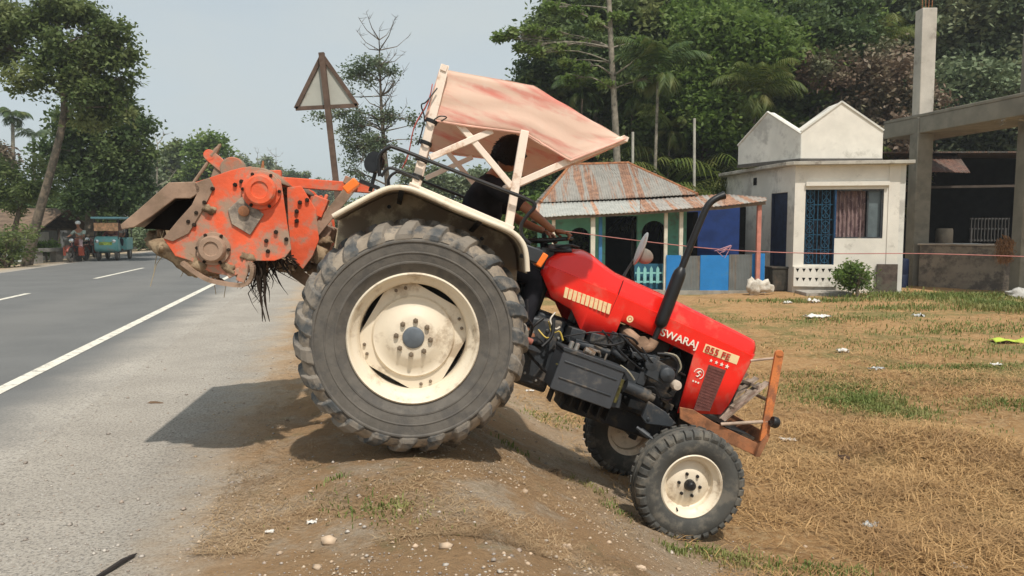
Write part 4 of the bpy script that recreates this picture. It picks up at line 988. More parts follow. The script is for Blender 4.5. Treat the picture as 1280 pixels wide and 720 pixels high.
tag(sheet('edge_line', -2.93, -2.79, -100, 900, .011, M_line, 20), kind='structure')
q = MB(); t = 13.5 - 32
while t < 300:
    a, b_ = t, t + 5.6; q.add([st(-6.42, a, .011), st(-6.29, a, .011), st(-6.29, b_, .011), st(-6.42, b_, .011)], [(0, 1, 2, 3)]); t += 10.4
tag(q.build('centre_line', M_line, smooth=0), kind='structure')

# ---- height lookup for scattering
GX0, GX1, GY0, GY1, GS = -6., 26., 1., 30., .1
gx = np.arange(GX0, GX1, GS); gy = np.arange(GY0, GY1, GS)
HG = np.array([[hgt(x, y) for y in gy] for x in gx])
def hgt_np(x, y):
    fx = np.clip((x - GX0) / GS, 0, len(gx) - 1.01); fy = np.clip((y - GY0) / GS, 0, len(gy) - 1.01); i = fx.astype(int); j = fy.astype(int); fx -= i; fy -= j
    return HG[i, j] * (1 - fx) * (1 - fy) + HG[i + 1, j] * fx * (1 - fy) + HG[i, j + 1] * (1 - fx) * fy + HG[i + 1, j + 1] * fx * fy
def s_of(x, y): return x * NV.x + y * NV.y
rng = np.random.default_rng(5)
def in_view(x, y, z=0):
    d = y * cos(PITCH) + (CAMH - z) * sin(PITCH); return (np.abs(x) / np.maximum(d, .1) < .76) & (y > 2.6)
def blades(name, x, y, z, L, W, lift, bend, m, upright=False, curl=0):
    n = len(x); a = rng.uniform(0, 2 * pi, n); dx, dy = np.cos(a), np.sin(a)
    px, py = -dy * W / 2, dx * W / 2; lz = lift
    P0 = np.stack([x, y, z], -1); D = np.stack([dx, dy, np.zeros(n)], -1); S = np.stack([px, py, np.zeros(n)], -1)
    if upright:
        P1 = P0 + D * (L * lift * .35)[:, None] + np.array([0, 0, 1]) * (L * .6)[:, None]; P2 = P0 + D * (L * lift)[:, None] + np.array([0, 0, 1]) * (L * (1 - .4 * lift))[:, None]
    else:
        P1 = P0 + D * (L * .5)[:, None] + np.array([0, 0, 1]) * (bend)[:, None]; b2 = rng.normal(0, .2, n)
        D2 = np.stack([np.cos(a + b2), np.sin(a + b2), np.zeros(n)], -1); P2 = P1 + D2 * (L * .5)[:, None] + np.array([0, 0, 1]) * (lz - bend)[:, None]
    v = np.stack([P0 - S, P0 + S, P1 + S, P1 - S, P2 + S * .4, P2 - S * .4], 1).reshape(-1, 3)
    k = np.arange(n)[:, None] * 6; qd = np.concatenate([k + np.array([0, 1, 2, 3]), k + np.array([3, 2, 4, 5])])
    return np_mesh(name, v, qd, m)
M_straw = leafmat('straw', (.34, .20, .08), (.62, .395, .18), (.36, .215, .095), trans=.1, ns=1.5)
M_grass = leafmat('grass_blade', (.10, .15, .03), (.22, .26, .07), (.30, .28, .10), trans=.3, ns=2)
def vnoise(x, y, sc, seed): return np.array([noise.noise(V((a * sc, b * sc, seed))) for a, b in zip(x, y)])
# straw litter on the low field
N = 170000
y = 3.2 + 19 * rng.random(N) ** 1.7; x = (rng.random(N) * 2 - 1) * .76 * (y + .1); s = s_of(x, y)
den = np.clip((s - 1.9) / .9, 0, 1) * np.where(y > 13, .35, 1.0)
nz = vnoise(x, y, .8, 3.3); den *= np.clip(.55 + 1.5 * nz, .08, 1)
den = np.maximum(den, .5 * ((s > -.6) & (s < 2.2)) * np.clip(.6 + 3 * vnoise(x, y, 1.7, 9.1), 0, 1) * np.where(s < .9, 2.2, 1.5))
keep = rng.random(N) < den; x, y = x[keep], y[keep]; z = hgt_np(x, y) + .004 + .02 * rng.random(len(x)) * (s_of(x, y) > 2.2); n = len(x)
verge = s_of(x, y) < 2.0; L_ = np.where(verge, rng.uniform(.015, .09, n), rng.uniform(.03, .24, n) ** 1.0); W_ = np.where(verge, .0024, (.0022 + .00045 * y) * rng.uniform(.5, 1.3, n))
M_litter = leafmat('dry_litter', (.30, .19, .10), (.50, .36, .21), (.20, .13, .07), trans=0, ns=1.5)
li = rng.uniform(0, .03, n); be = rng.uniform(0, .035, n)
for mk, mm, nm_, lb_ in ((~verge, M_straw, 'straw', 'dry brown straw strewn over the low field beside the tractor'), (verge, M_litter, 'dry_litter', 'fine dry stalks scattered over the dirt verge and slope')):
    tag(blades(nm_, x[mk], y[mk], z[mk], L_[mk], W_[mk], li[mk] * (.4 if nm_ == 'dry_litter' else 1), be[mk] * (.35 if nm_ == 'dry_litter' else 1), mm), lb_, nm_.replace('_', ' '), kind='stuff')
# raised heaps of loose straw in the nearer field
hx, hy, hz_ = [], [], []
for (px, py, r_, n_, h_) in ((1160, 560, .65, 2600, .10), (1070, 545, .5, 1500, .07), (1230, 610, .6, 2200, .09), (1120, 620, .5, 1500, .06), (1180, 480, .8, 1500, .06), (1010, 590, .4, 900, .05), (1210, 690, .5, 1500, .06), (980, 640, .35, 600, .04), (1245, 575, .5, 1200, .12), (1150, 690, .35, 1000, .10)):
    c = ground(px, py); a = rng.uniform(0, 2 * pi, n_); rr = r_ * np.sqrt(rng.random(n_)); X = c.x + rr * np.cos(a) * 1.5; Y = c.y + rr * np.sin(a)
    hx.append(X); hy.append(Y); hz_.append(hgt_np(X, Y) + h_ * (1 - (rr / r_) ** 2) * rng.random(n_))
x, y, z = np.concatenate(hx), np.concatenate(hy), np.concatenate(hz_); n = len(x)
tag(blades('straw', x, y, z, rng.uniform(.06, .30, n), (.0026 + .0004 * y) * rng.uniform(.6, 1.3, n), rng.uniform(-.02, .05, n), rng.uniform(0, .05, n), M_straw), 'low heaps of tangled brown straw right of the front wheel', 'straw', kind='stuff')
# grass
gxs, gys, gl = [], [], []
for (px, py, rx, ry, n_, l_) in ((1075, 505, .55, .5, 1700, .09), (1045, 485, .8, .25, 700, .07), (1120, 520, .5, .3, 700, .08), (1245, 505, .5, .4, 600, .07), (1190, 460, 1.2, .3, 900, .07), (1100, 430, 3, .8, 700, .06), (1230, 410, 2, .8, 700, .08), (960, 400, 2.5, 1.2, 500, .06), (1180, 540, 1.0, .5, 250, .06), (1000, 500, .6, .6, 250, .05), (1150, 480, 2, .8, 500, .05), (1010, 470, .6, .3, 300, .06), (890, 692, .22, .10, 150, .045), (925, 704, .28, .14, 260, .06), (1035, 716, .35, .12, 260, .05), (460, 642, .12, .14, 80, .035), (496, 634, .10, .12, 110, .04), (440, 620, .3, .25, 60, .03), (520, 650, .3, .2, 60, .03), (420, 600, .10, .08, 30, .035), (690, 525, .30, .4, 220, .045), (740, 610, .16, .16, 90, .04), (770, 640, .14, .18, 80, .04), (845, 690, .1, .06, 80, .05),
        (1050, 362, 1.6, .9, 1500, .16), (1010, 378, 2.0, .5, 700, .12), (1190, 372, 2.6, 1.1, 3200, .16), (1255, 385, 1.0, 1.2, 2200, .22), (1130, 385, 1.5, .6, 700, .12), (960, 358, 1.0, .3, 700, .16), (800, 366, 4, .3, 700, .08), (1060, 400, 1.5, .6, 400, .1), (1210, 440, 1.5, .6, 500, .09), (1180, 415, 2, .5, 500, .09), (640, 560, .15, .1, 60, .05)):
    c = ground(px, py); X = c.x + rng.normal(0, rx * .5, n_); Y = c.y + rng.normal(0, ry * .5, n_); gxs.append(X); gys.append(Y); gl.append(rng.uniform(.4, 1, n_) * l_)
x, y, L_ = np.concatenate(gxs), np.concatenate(gys), np.concatenate(gl); n = len(x)
tag(blades('grass', x, y, hgt_np(x, y), L_, .004 + .0008 * y, rng.uniform(.1, .9, n), rng.random(n) * 0, M_grass, upright=True), 'scattered tufts of short green grass on the bare field', 'grass', kind='stuff')
# grit and pebbles
def pebbles(name, x, y, z, r, m):
    n = len(x); base = np.array([[1, 0, 0], [0, 1, 0], [-1, 0, 0], [0, -1, 0], [0, 0, .7], [0, 0, -.5], [.6, .6, .35], [-.6, .5, .4], [-.5, -.6, .3], [.6, -.6, .35]], float)
    P = base[None] * (1 + rng.normal(0, .16, (n, 10, 3))) * r[:, None, None]; a = rng.uniform(0, 2 * pi, n); ca, sa = np.cos(a)[:, None], np.sin(a)[:, None]
    X = P[..., 0] * ca - P[..., 1] * sa; Y = P[..., 0] * sa + P[..., 1] * ca; v = np.stack([X + x[:, None], Y + y[:, None], P[..., 2] + z[:, None]], -1).reshape(-1, 3)
    tri = np.array([[0, 6, 4], [6, 1, 4], [1, 7, 4], [7, 2, 4], [2, 8, 4], [8, 3, 4], [3, 9, 4], [9, 0, 4], [0, 1, 6], [1, 2, 7], [2, 3, 8], [3, 0, 9], [1, 0, 5], [2, 1, 5], [3, 2, 5], [0, 3, 5]])
    return np_mesh(name, v, (np.arange(n)[:, None, None] * 10 + tri[None]).reshape(-1, 3), m)
M_peb = leafmat('pebble', (.24, .20, .17), (.52, .47, .41), (.36, .28, .22), trans=0, ns=5)
N = 16000; y = 2.8 + 9 * rng.random(N) ** 2; x = (rng.random(N) * 2 - 1) * .75 * y; s = s_of(x, y); k = (s > -2.6) & (s < 2.7) & (rng.random(N) < np.where(s < -.5, .8, .5)) | ((s >= 2.7) & (rng.random(N) < .04)); x, y = x[k], y[k]
k = rng.random(len(x)) < .55; x, y = x[k], y[k]; r = np.minimum(.002 + rng.exponential(.0026, len(x)), .016)
tag(pebbles('gravel', x, y, hgt_np(x, y) + r * .2, r, M_peb), 'loose grit and small stones on the road shoulder and bank', 'gravel', kind='stuff')
N = 42000; y = 2.8 + 5.5 * rng.random(N) ** 1.5; x = (rng.random(N) * 2 - 1) * .72 * y; s = s_of(x, y); nzc = vnoise(x, y, 2.6, 5.5); k = (s > -.9) & (s < 2.9) & (rng.random(N) < np.where(s < .6, .5, 1)) & (rng.random(N) < np.clip(.35 + 1.6 * nzc, .05, 1)); x, y = x[k], y[k]; r = np.minimum(.0015 + rng.exponential(.0022, len(x)), .013)
tag(pebbles('soil_crumbs', x, y, hgt_np(x, y) + r * .15, r, leafmat('soil_crumb', (.30, .215, .135), (.62, .50, .37), (.46, .35, .24), trans=0, ns=6)), 'loose crumbs of dry soil covering the slope and the verge', 'soil crumbs', kind='stuff')
N = 420; y = 3.0 + 6 * rng.random(N) ** 1.5; x = (rng.random(N) * 2 - 1) * .75 * y; s = s_of(x, y); k = (s > -.4) & (s < 3.2); x, y = x[k], y[k]; r = .009 + rng.exponential(.005, len(x))
tag(pebbles('clods', x, y, hgt_np(x, y) + r * .1, r, leafmat('clod', (.26, .18, .115), (.44, .33, .23), None, trans=0, ns=4)), 'crumbled dirt clods on the slope under the tractor', 'dirt clods', kind='stuff')
# =================================================================== BUILDINGS
class Pl:   # vertical plane through two ground points
    def __init__(s, P0, P1):
        s.P0 = V((P0.x, P0.y, 0)); d = V((P1.x - P0.x, P1.y - P0.y, 0)); s.L = d.length; s.d = d.normalized(); s.n = V((s.d.y, -s.d.x, 0))  # n towards the camera
    def uz(s, px, py):
        r_ = ray(px, py); t = (s.P0 - CAMP).dot(s.n) / r_.dot(s.n); P = CAMP + r_ * t; return (P - s.P0).dot(s.d), P.z
    def pt(s, u, z, w=0): return s.P0 + s.d * u + V((0, 0, z)) + s.n * w      # w: out of the wall, towards the viewer
    def slab(s, q, poly, w0, w1):
        n = len(poly); vs = [s.pt(u, z, w0) for u, z in poly] + [s.pt(u, z, w1) for u, z in poly]
        q.add(vs, [tuple(range(n)), tuple(range(2 * n - 1, n - 1, -1))] + [(i, i + n, (i + 1) % n + n, (i + 1) % n) for i in range(n)])
    def rect(s, q, u0, u1, z0, z1, w0, w1): s.slab(q, [(u0, z0), (u1, z0), (u1, z1), (u0, z1)], w0, w1)
    def pr(s, q, px0, py0, px1, py1, w0, w1):    # rectangle given by picture corners
        u0, z1 = s.uz(px0, py0); u1, z0 = s.uz(px1, py1); s.rect(q, u0, u1, z0, z1, w0, w1)
    def wall(s, q, u0, u1, z0, z1, ops, th=.2):
        us = sorted({u0, u1, *[o[0] for o in ops], *[o[1] for o in ops]}); us = [u for u in us if u0 <= u <= u1]
        for a, b_ in zip(us, us[1:]):
            m_ = (a + b_) / 2; hs_ = sorted([(max(z0, o[2]), min(z1, o[3])) for o in ops if o[0] < m_ < o[1]]); z = z0
            for lo, hi in hs_:
                if lo > z + .001: s.rect(q, a, b_, z, lo, -th, 0)
                z = hi
            if z < z1 - .001: s.rect(q, a, b_, z, z1, -th, 0)
def base_empty(name, P): return empty(name, P, off=tuple(-V(P)))
M_dkint = mat('interior_shade_black', (.014, .013, .012), .95, 0, .3, 3, spec=.05)  # near-black paints in the shade of rooms, recesses and openings
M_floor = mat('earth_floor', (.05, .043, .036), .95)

# ---------------- hut with the rusty hipped roof
hut = base_empty('veranda_hut', V((at(770, 365, 23).x, 23.5, -.5)))
tag(hut, 'low teal and blue hut under a rusty hipped tin roof', 'hut')
def tin_mat(name, base, rustc, amt, freq=26, dirx=(1, 0, 0)):
    m = bpy.data.materials.new(name); m.use_nodes = True; nt = m.node_tree; b = nt.nodes['Principled BSDF']; L = nt.links
    tc = nt.nodes.new('ShaderNodeTexCoord').outputs['Object']
    f = ramp(nt, noise_n(nt, tc, 1.5, 6, .68, (2.6, .12, .12)), .60 - amt * .3, .70 - amt * .3)
    c = mixc(nt, ramp(nt, noise_n(nt, tc, 3, 5, .6), .3, .7), tuple(v * .8 for v in base), base)
    c = mixc(nt, f, c, mixc(nt, ramp(nt, noise_n(nt, tc, 5, 5, .7), .35, .65), rustc, tuple(min(1, v * 1.8) for v in rustc)))
    L.new(c, b.inputs['Base Color']); b.inputs['Roughness'].default_value = .7; b.inputs['Metallic'].default_value = .0
    L.new(c, b.inputs['Base Color'])
    w = nt.nodes.new('ShaderNodeTexWave'); w.inputs['Scale'].default_value = freq / 6.28; w.bands_direction = 'X'; L.new(tc, w.inputs['Vector'])
    bp = nt.nodes.new('ShaderNodeBump'); bp.inputs['Strength'].default_value = .6; bp.inputs['Distance'].default_value = .02; L.new(w.outputs['Fac'], bp.inputs['Height']); L.new(bp.outputs[0], b.inputs['Normal'])
    return m
M_tin = tin_mat('rusty_tin', (.31, .29, .255), (.20, .11, .07), .42)
M_tin2 = tin_mat('rusty_tin_skirt', (.40, .37, .33), (.25, .135, .085), .55)
def sheet4(q, a, b_, c, d, nu=24, nv=6, amp=.0, fr=40):
    a, b_, c, d = map(V, (a, b_, c, d)); nrm = (b_ - a).cross(d - a).normalized(); ln = (b_ - a).length
    def fn(u, v):
        p = (a * (1 - u) + b_ * u) * (1 - v) + (d * (1 - u) + c * u) * v
        return p + nrm * (amp * sin(u * ln * fr) + .012 * noise.noise(p * 1.5))
    return q.grid(fn, nu, nv)
q = MB()
R1, R2 = at(713, 206, 26.2), at(786, 204, 26.0); LF, RF = at(676, 253, 23.8), at(872, 243, 23.4)
RB, LB = V((RF.x + .3, 29, RF.z)), V((LF.x - .2, 29, LF.z))
sheet4(q, LF, RF, R2, R1, 120, 8, .012, 55); sheet4(q, RF, RB, R2, R2 + V((0, .01, 0)), 30, 6); sheet4(q, LB, LF, R1, R1 + V((0, .01, 0)), 30, 6); sheet4(q, RB, LB, R1, R2, 10, 4)
rf_ = q.build('roof', M_tin, hut, smooth=60, solid=.02)
q = MB(); q.tube([R1, R2], .06, 8); q.tube([R1, LF], .05, 8); q.tube([R2, RF], .05, 8); q.build('ridge_cap', M_rust, rf_)
q = MB()
A0, A1, A2 = at(672, 254, 23.9), at(800, 249, 23.7), at(905, 243, 23.5); B0, B1, B2, B3 = at(664, 272, 22.1), at(800, 265, 22.0), at(905, 257, 21.9), at(958, 251, 21.9)
sheet4(q, B0, B1, A1, A0, 70, 5, .013, 50); q.build('roof_skirt', tin_mat('grey_tin_skirt', (.44, .44, .40), (.33, .18, .11), .22), hut, smooth=60, solid=.02); q = MB(); sheet4(q, B1, B2, A2, A1, 60, 5, .013, 50); sheet4(q, B2, B3, at(958, 247, 23.4), A2, 30, 5, .013, 50)
q.build('roof_skirt', M_tin2, hut, smooth=60, solid=.02)
q = MB(); q.bar(B0 + V((0, .1, -.06)), B2 + V((0, .1, -.06)), .07, .09); q.bar(B2 + V((0, .1, -.06)), B3 + V((0, .1, -.06)), .07, .09)
q.build('eaves_beam', mat('old_wood', (.16, .12, .085), .9, 0, .3, 6), hut)
W = Pl(at(672, 300, 23.6), at(858, 300, 23.6))
M_teal = mat('teal_wall', (.13, .36, .27), .8, 0, .12, 2, dirt=(.13, .20, .17), dirt_amt=.35, ds=3)
M_blue = mat('bright_blue', (.015, .19, .50), .6, 0, .08, 3, dirt=(.05, .2, .4), dirt_amt=.2)
M_navy = mat('navy_wall', (.012, .04, .17), .8, 0, .2, 3)
zt = W.uz(700, 262)[1]
def arch_piece(q, u0, u1, zs, ztop, th=.2):   # header over an arched opening
    c, r_ = (u0 + u1) / 2, (u1 - u0) / 2; pts = [(u1, ztop), (u0, ztop), (u0, zs)] + [(c - r_ * cos(pi * k / 12), zs + r_ * 1.0 * sin(pi * k / 12)) for k in range(1, 12)] + [(u1, zs)]
    W.slab(q, pts, -th, 0)
ops = []
q = MB()
aw = [(711, 738), (802, 834)]
doorp = (757, 797)
o = []
for a, b_ in aw:
    u0, zs = W.uz(a, 298); u1, _ = W.uz(b_, 298); _, zsill = W.uz(a, 330); o.append((u0, u1, zsill, zt)); 
d0, zd = W.uz(doorp[0], 270); d1, _ = W.uz(doorp[1], 270); o.append((d0, d1, -.5, zd))
W.wall(q, 0, W.L, -.6, zt, o, .18)
for (u0, u1, a, b_), zz in zip(o[:2], (298, 292)):
    zs = W.uz(720, zz)[1]; arch_piece(q, u0, u1, zs, zt, .18)
q.build('wall', M_teal, hut, smooth=0)
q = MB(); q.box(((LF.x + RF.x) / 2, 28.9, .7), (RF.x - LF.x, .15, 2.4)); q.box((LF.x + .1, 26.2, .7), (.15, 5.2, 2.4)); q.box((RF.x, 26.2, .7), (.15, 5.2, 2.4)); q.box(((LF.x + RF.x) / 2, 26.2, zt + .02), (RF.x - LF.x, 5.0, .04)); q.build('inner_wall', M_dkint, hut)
for px, w_, mm, yy, top in ((692, .10, M_cream, 22.3, 268), (741, .13, mat('post_white', (.62, .58, .48), .8, 0, .15, 4), 22.3, 266), (750.5, .10, mat('post_blue', (.05, .20, .42), .7, 0, .15, 4), 22.6, 266), (832, .10, MATS['post_white'], 22.3, 262), (851, .11, MATS['post_white'], 22.3, 261), (948, .12, mat('post_pink', (.50, .20, .15), .8, 0, .2, 5), 22.1, 253)):
    a = at(px, top, yy); b_ = V((at(px, 300, yy).x, yy, -.55)); q = MB(); q.bar(V((b_.x, yy, b_.z)), V((b_.x, yy, a.z)), w_, w_); q.build('post', mm, hut, bevel=.01)
# recessed blue room
W2 = Pl(at(853, 300, 24.4), at(924, 300, 24.4)); q = MB(); W2.rect(q, 0, W2.L, -.5, W2.uz(860, 256)[1], -.1, 0); q.build('blue_partition', M_navy, hut)
q = MB(); q.box((at(940, 300, 25.6).x, 25.7, .8), (1.6, .1, 2.6)); q.build('recess_shade', M_dkint, hut)  # dark sheet stands in for the shadow beyond the blue recess
# low front panels
W3 = Pl(at(833, 340, 22.2), at(956, 340, 22.2)); z1 = W3.uz(850, 319)[1]
M_corr = tin_mat('grey_corrugated', (.17, .185, .18), (.12, .10, .08), .3, 45)
for a, b_, mm, dz in ((833, 851, M_blue, .0), (851.5, 875, M_corr, -.02), (875.5, 911, M_blue, -.0), (911.5, 940, M_corr, .02), (940.5, 956, M_blue, .05)):
    q = MB(); u0 = W3.uz(a, 330)[0]; u1 = W3.uz(b_, 330)[0]; W3.rect(q, u0, u1, -.52, z1 + dz, -.03, .0); q.build('veranda_panel', mm, hut)
q = MB(); q.box((at(745, 365, 22.3).x, 22.9, -.50), (11.5 - 1.5, 1.5, .16)); q.build('plinth', mat('cement_plinth', (.30, .28, .24), .9, 0, .2, 3), hut)
# teal picket rail
q = MB(); P_ = Pl(at(794, 345, 22.4), at(834, 345, 22.4))
for k in range(5):
    u = P_.L * (k + .5) / 5; zt2 = P_.uz(810, 334)[1]; P_.slab(q, [(u - .045, P_.uz(810, 354)[1]), (u + .045, P_.uz(810, 354)[1]), (u + .045, zt2 - .05), (u, zt2 + .03), (u - .045, zt2 - .05)], 0, .02)
P_.rect(q, 0, P_.L, P_.uz(810, 341)[1] - .03, P_.uz(810, 341)[1] + .02, -.03, -.005); P_.rect(q, 0, P_.L, P_.uz(810, 352)[1] - .03, P_.uz(810, 352)[1] + .02, -.03, -.005)
q.build('picket_rail', mat('picket_teal', (.22, .50, .48), .7, 0, .1, 5), hut)
q = MB(); P_.rect(q, 0, P_.L, -.5, P_.uz(810, 330)[1], -.20, -.16); q.build('rail_backing', mat('rail_dark_teal', (.02, .10, .16), .8), hut)

# ---------------- whitewashed shop with two gabled roof blocks
P0 = at(990, 355, 22.4); P1 = at(1120, 355, 21.9); P2 = at(907, 340, 27.2)
shop = base_empty('whitewashed_shop', V((P0.x, P0.y, -.5)))
tag(shop, 'small whitewashed shop with two gabled blocks on its flat roof', 'shop')
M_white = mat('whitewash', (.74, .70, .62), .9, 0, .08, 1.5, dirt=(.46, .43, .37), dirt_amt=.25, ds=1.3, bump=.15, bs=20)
M_whiteshade = mat('shaded_whitewash', (.68, .66, .60), .9, 0, .08, 1.5, dirt=(.48, .46, .42), dirt_amt=.38, ds=1.4, bump=.2, bs=20)  # whitewash copy greyed for faces turned from the sun, plus stains
Fz = 3.22
A = Pl(P0, P1); B = Pl(P2, P0)
w0, wzt = A.uz(1003, 237); w1, wzb = A.uz(1103, 298); dd1, dzb = A.uz(1042, 331)
q = MB(); A.wall(q, 0, A.L, -.6, Fz, [(w0, dd1, dzb, wzt), (dd1, w1, wzb, wzt)], .2); q.build('front_wall', M_white, shop, smooth=0)
q = MB(); b0, bzt = B.uz(964, 242); b1, bzb = B.uz(982, 336); B.wall(q, 0, B.L, -.6, Fz, [(b0, b1, bzb, bzt)], .2)
B.pr(q, 912, 232, 982, 228, .0, .02) if False else None
q.build('side_wall', M_whiteshade, shop, smooth=0)
u, z_ = B.uz(944, 227); q = MB(); B.rect(q, u - .12, u + .12, z_ - .12, z_ + .12, 0, .01); q.build('vent', M_dkint, shop)
q = MB(); A.rect(q, -.02, .62, -.6, Fz, .0, .03) if False else None
# far walls, floor and ceiling close the room
bk = P1 + V((.9, 4.6, 0)); bl = P2 + V((.6, 2.5, 0)); q = MB()
Pl(V((P1.x, P1.y, 0)), bk).rect(q, 0, 4.5, -.5, Fz, 0, .15); Pl(P2, bl).rect(q, 0, 2.6, -.5, Fz, 0, .15); Pl(bl, bk).rect(q, 0, (bk - bl).length, -.5, Fz, -.1, .05)
q.build('rear_wall', M_whiteshade, shop, smooth=0)
q = MB(); off1 = A.n * .35; c_ = [P0 + A.n * .28 - A.d * .10, P1 + A.n * .28 + A.d * .30, bk + A.d * .3, bl, P2 + B.n * .3 - B.d * .1, P0 + B.n * .3]
q.prism([(p.x, p.y) for p in c_], Fz, Fz + .10, 'z'); q.build('roof_slab', mat('slab_cement', (.46, .43, .37), .9, 0, .15, 2, dirt=(.25, .22, .18), dirt_amt=.4), shop, smooth=0, bevel=.01)
q = MB(); A.rect(q, .0, .30, -.6, Fz, .0, .025); A.rect(q, A.L - .3, A.L, .15, Fz, .0, .025); A.rect(q, .3, A.L - .3, wzt + .1, wzt + .22, .0, .10); q.build('pilaster', M_white, shop, smooth=0)
def gable(Yf, px0, px1, ysh, yap, ybase, depth, name, m, ang=0):
    a, b_ = at(px0, ybase, Yf), at(px1, ybase, Yf + ang); pl = Pl(a, b_); zb = Fz + .13; zs = pl.uz(px0, ysh[0])[1]; zs2 = pl.uz(px1, ysh[1])[1]; ua, za = pl.uz(*yap)
    q = MB(); pl.slab(q, [(0, zb), (pl.L, zb), (pl.L, zs2), (ua, za), (0, zs)], -depth, 0)
    o = q.build(name, m, shop, smooth=0, bevel=.02)
    q = MB()
    for (ax_, az_), (bx_, bz_) in (((0, zs), (ua, za)), ((ua, za), (pl.L, zs2))): q.bar(pl.pt(ax_, az_, .01), pl.pt(bx_, bz_, .01), .05, .05)
    q.build('gable_coping', M_whiteshade, o, smooth=0)
    q = MB(); pl.rect(q, .0, pl.L, zb, zb + .10, .005, .03); q.build('stained_base', mat('black_stain', (.10, .09, .08), .95), o)
gable(22.7, 1000, 1103, (164, 163), (1052, 127), 203, .9, 'gabled_block', M_white)
gable(25.0, 922, 1000.5, (182, 167), (960, 140), 208, .28, 'gabled_block', M_whiteshade, -2.32)
# grille door, curtain, glass
M_bluem = mat('grille_blue', (.015, .06, .14), .5, .3, .2, 10)
q = MB(); g0 = w0 + .03; g1 = dd1 - .02
for k in range(9): u = g0 + (g1 - g0) * k / 8; A.rect(q, u - .012, u + .012, dzb, wzt, -.12, -.10)
for k in range(6):
    z = dzb + (wzt - dzb) * k / 5; A.rect(q, g0, g1, z - .015, z + .015, -.13, -.11)
for k in range(5):
    z = dzb + (wzt - dzb) * (k + .5) / 5
    for uu in (.25, .75):
        c = A.pt(g0 + (g1 - g0) * uu, z, -.09); q.tube([c + A.d * .12 * cos(a) + V((0, 0, .17 * sin(a))) for a in [2 * pi * j / 12 for j in range(12)]], .013, 5, closed=True)
        for j in range(4): a = pi / 4 + j * pi / 2; q.tube([c, c + A.d * .11 * cos(a) + V((0, 0, .15 * sin(a)))], .012, 4)
q.build('grille_door', mat('grille_teal', (.010, .065, .12), .5, .2, .3, 8), shop)
for f_, u_ in ((w0 + .0, 0), (dd1 - .02, 0)):
    q = MB(); A.rect(q, f_, f_ + .05, dzb, wzt, -.15, -.02); q.build('door_frame', M_bluem, shop)
q = MB(); A.rect(q, w0, w1, dzb, wzt, -.42, -.40); q.build('dark_room_backing', mat('unlit_room_black', (.015, .017, .028), .9, 0, .8, 9), shop)  # near-black sheet paints the unlit room behind grille and window
q = MB(); cu0 = dd1 + .04; cu1 = A.uz(1086, 260)[0]
q.grid(lambda u, v: A.pt(cu0 + (cu1 - cu0) * u, wzb + .02 + (wzt - wzb - .05) * v, -.26 + .03 * sin(u * 48) + .01 * sin(u * 17)), 90, 3)
M_curt = bpy.data.materials.new('floral_curtain'); M_curt.use_nodes = True; nt = M_curt.node_tree; tc = nt.nodes.new('ShaderNodeTexCoord').outputs['Object']
c = mixc(nt, ramp(nt, noise_n(nt, tc, 9, 5, .7, (1, 1, .35)), .45, .6), (.25, .17, .16), (.12, .07, .075)); c = mixc(nt, ramp(nt, noise_n(nt, tc, 17, 3, .6), .6, .7), c, (.45, .35, .34)); nt.links.new(c, nt.nodes['Principled BSDF'].inputs['Base Color']); nt.nodes['Principled BSDF'].inputs['Roughness'].default_value = .9
q.build('curtain', M_curt, shop, smooth=80)
q = MB(); A.rect(q, cu1 + .02, w1, wzb, wzt, -.16, -.15); q.build('window_pane', mat('dusty_glass', (.12, .15, .16), .25, 0, .2, 3), shop)
q = MB(); A.rect(q, dd1, w1, wzb - .0, wzb + .04, -.14, -.04); A.rect(q, dd1, w1, wzt - .05, wzt, -.14, -.04); A.rect(q, w1 - .05, w1, wzb, wzt, -.141, -.041); A.rect(q, cu1 - .02, cu1 + .02, wzb, wzt, -.142, -.1); q.build('window_frame', M_grey, shop)
q = MB(); B.rect(q, b0, b1, bzb, bzt, -.14, -.10); B.rect(q, b0 + .0, b0 + .06, bzb, bzt, -.10, -.02); q.build('side_door', mat('door_navy', (.012, .022, .06), .6, 0, .3, 5), shop)
# perforated block band at the foot of the door
q = MB(); pe0, pez1 = A.uz(991, 333); pe1, pez0 = A.uz(1046, 358)
A.rect(q, pe0, pe1, pez0, pez1, .03, .16); pb = q.build('breeze_block', M_white, shop, smooth=0)
q = MB()
for r_ in range(2):
    for k in range(7):
        u = pe0 + (pe1 - pe0) * (k + .6) / 7; z = pez1 - .10 - .27 * r_; q = MB(); A.slab(q, [(u - .05, z + .05), (u + .05, z + .05), (u, z - .06)], .16, .163); q.build('block_hole', M_dkint, pb)
q = MB(); A.rect(q, A.uz(1095, 340)[0], A.L, -.6, A.uz(1100, 330)[1], .027, .10); q.build('brick_footing', mat('mossy_brick', (.10, .075, .06), .95, 0, .4, 6, dirt=(.10, .10, .07), dirt_amt=.5, bump=.5), shop)
q = MB(); q.box(A.pt(.75, -.47, .55), (1.3, .9, .14)); q.build('doorstep', mat('step_cement', (.33, .30, .26), .95, 0, .2, 4), shop, bevel=.02)

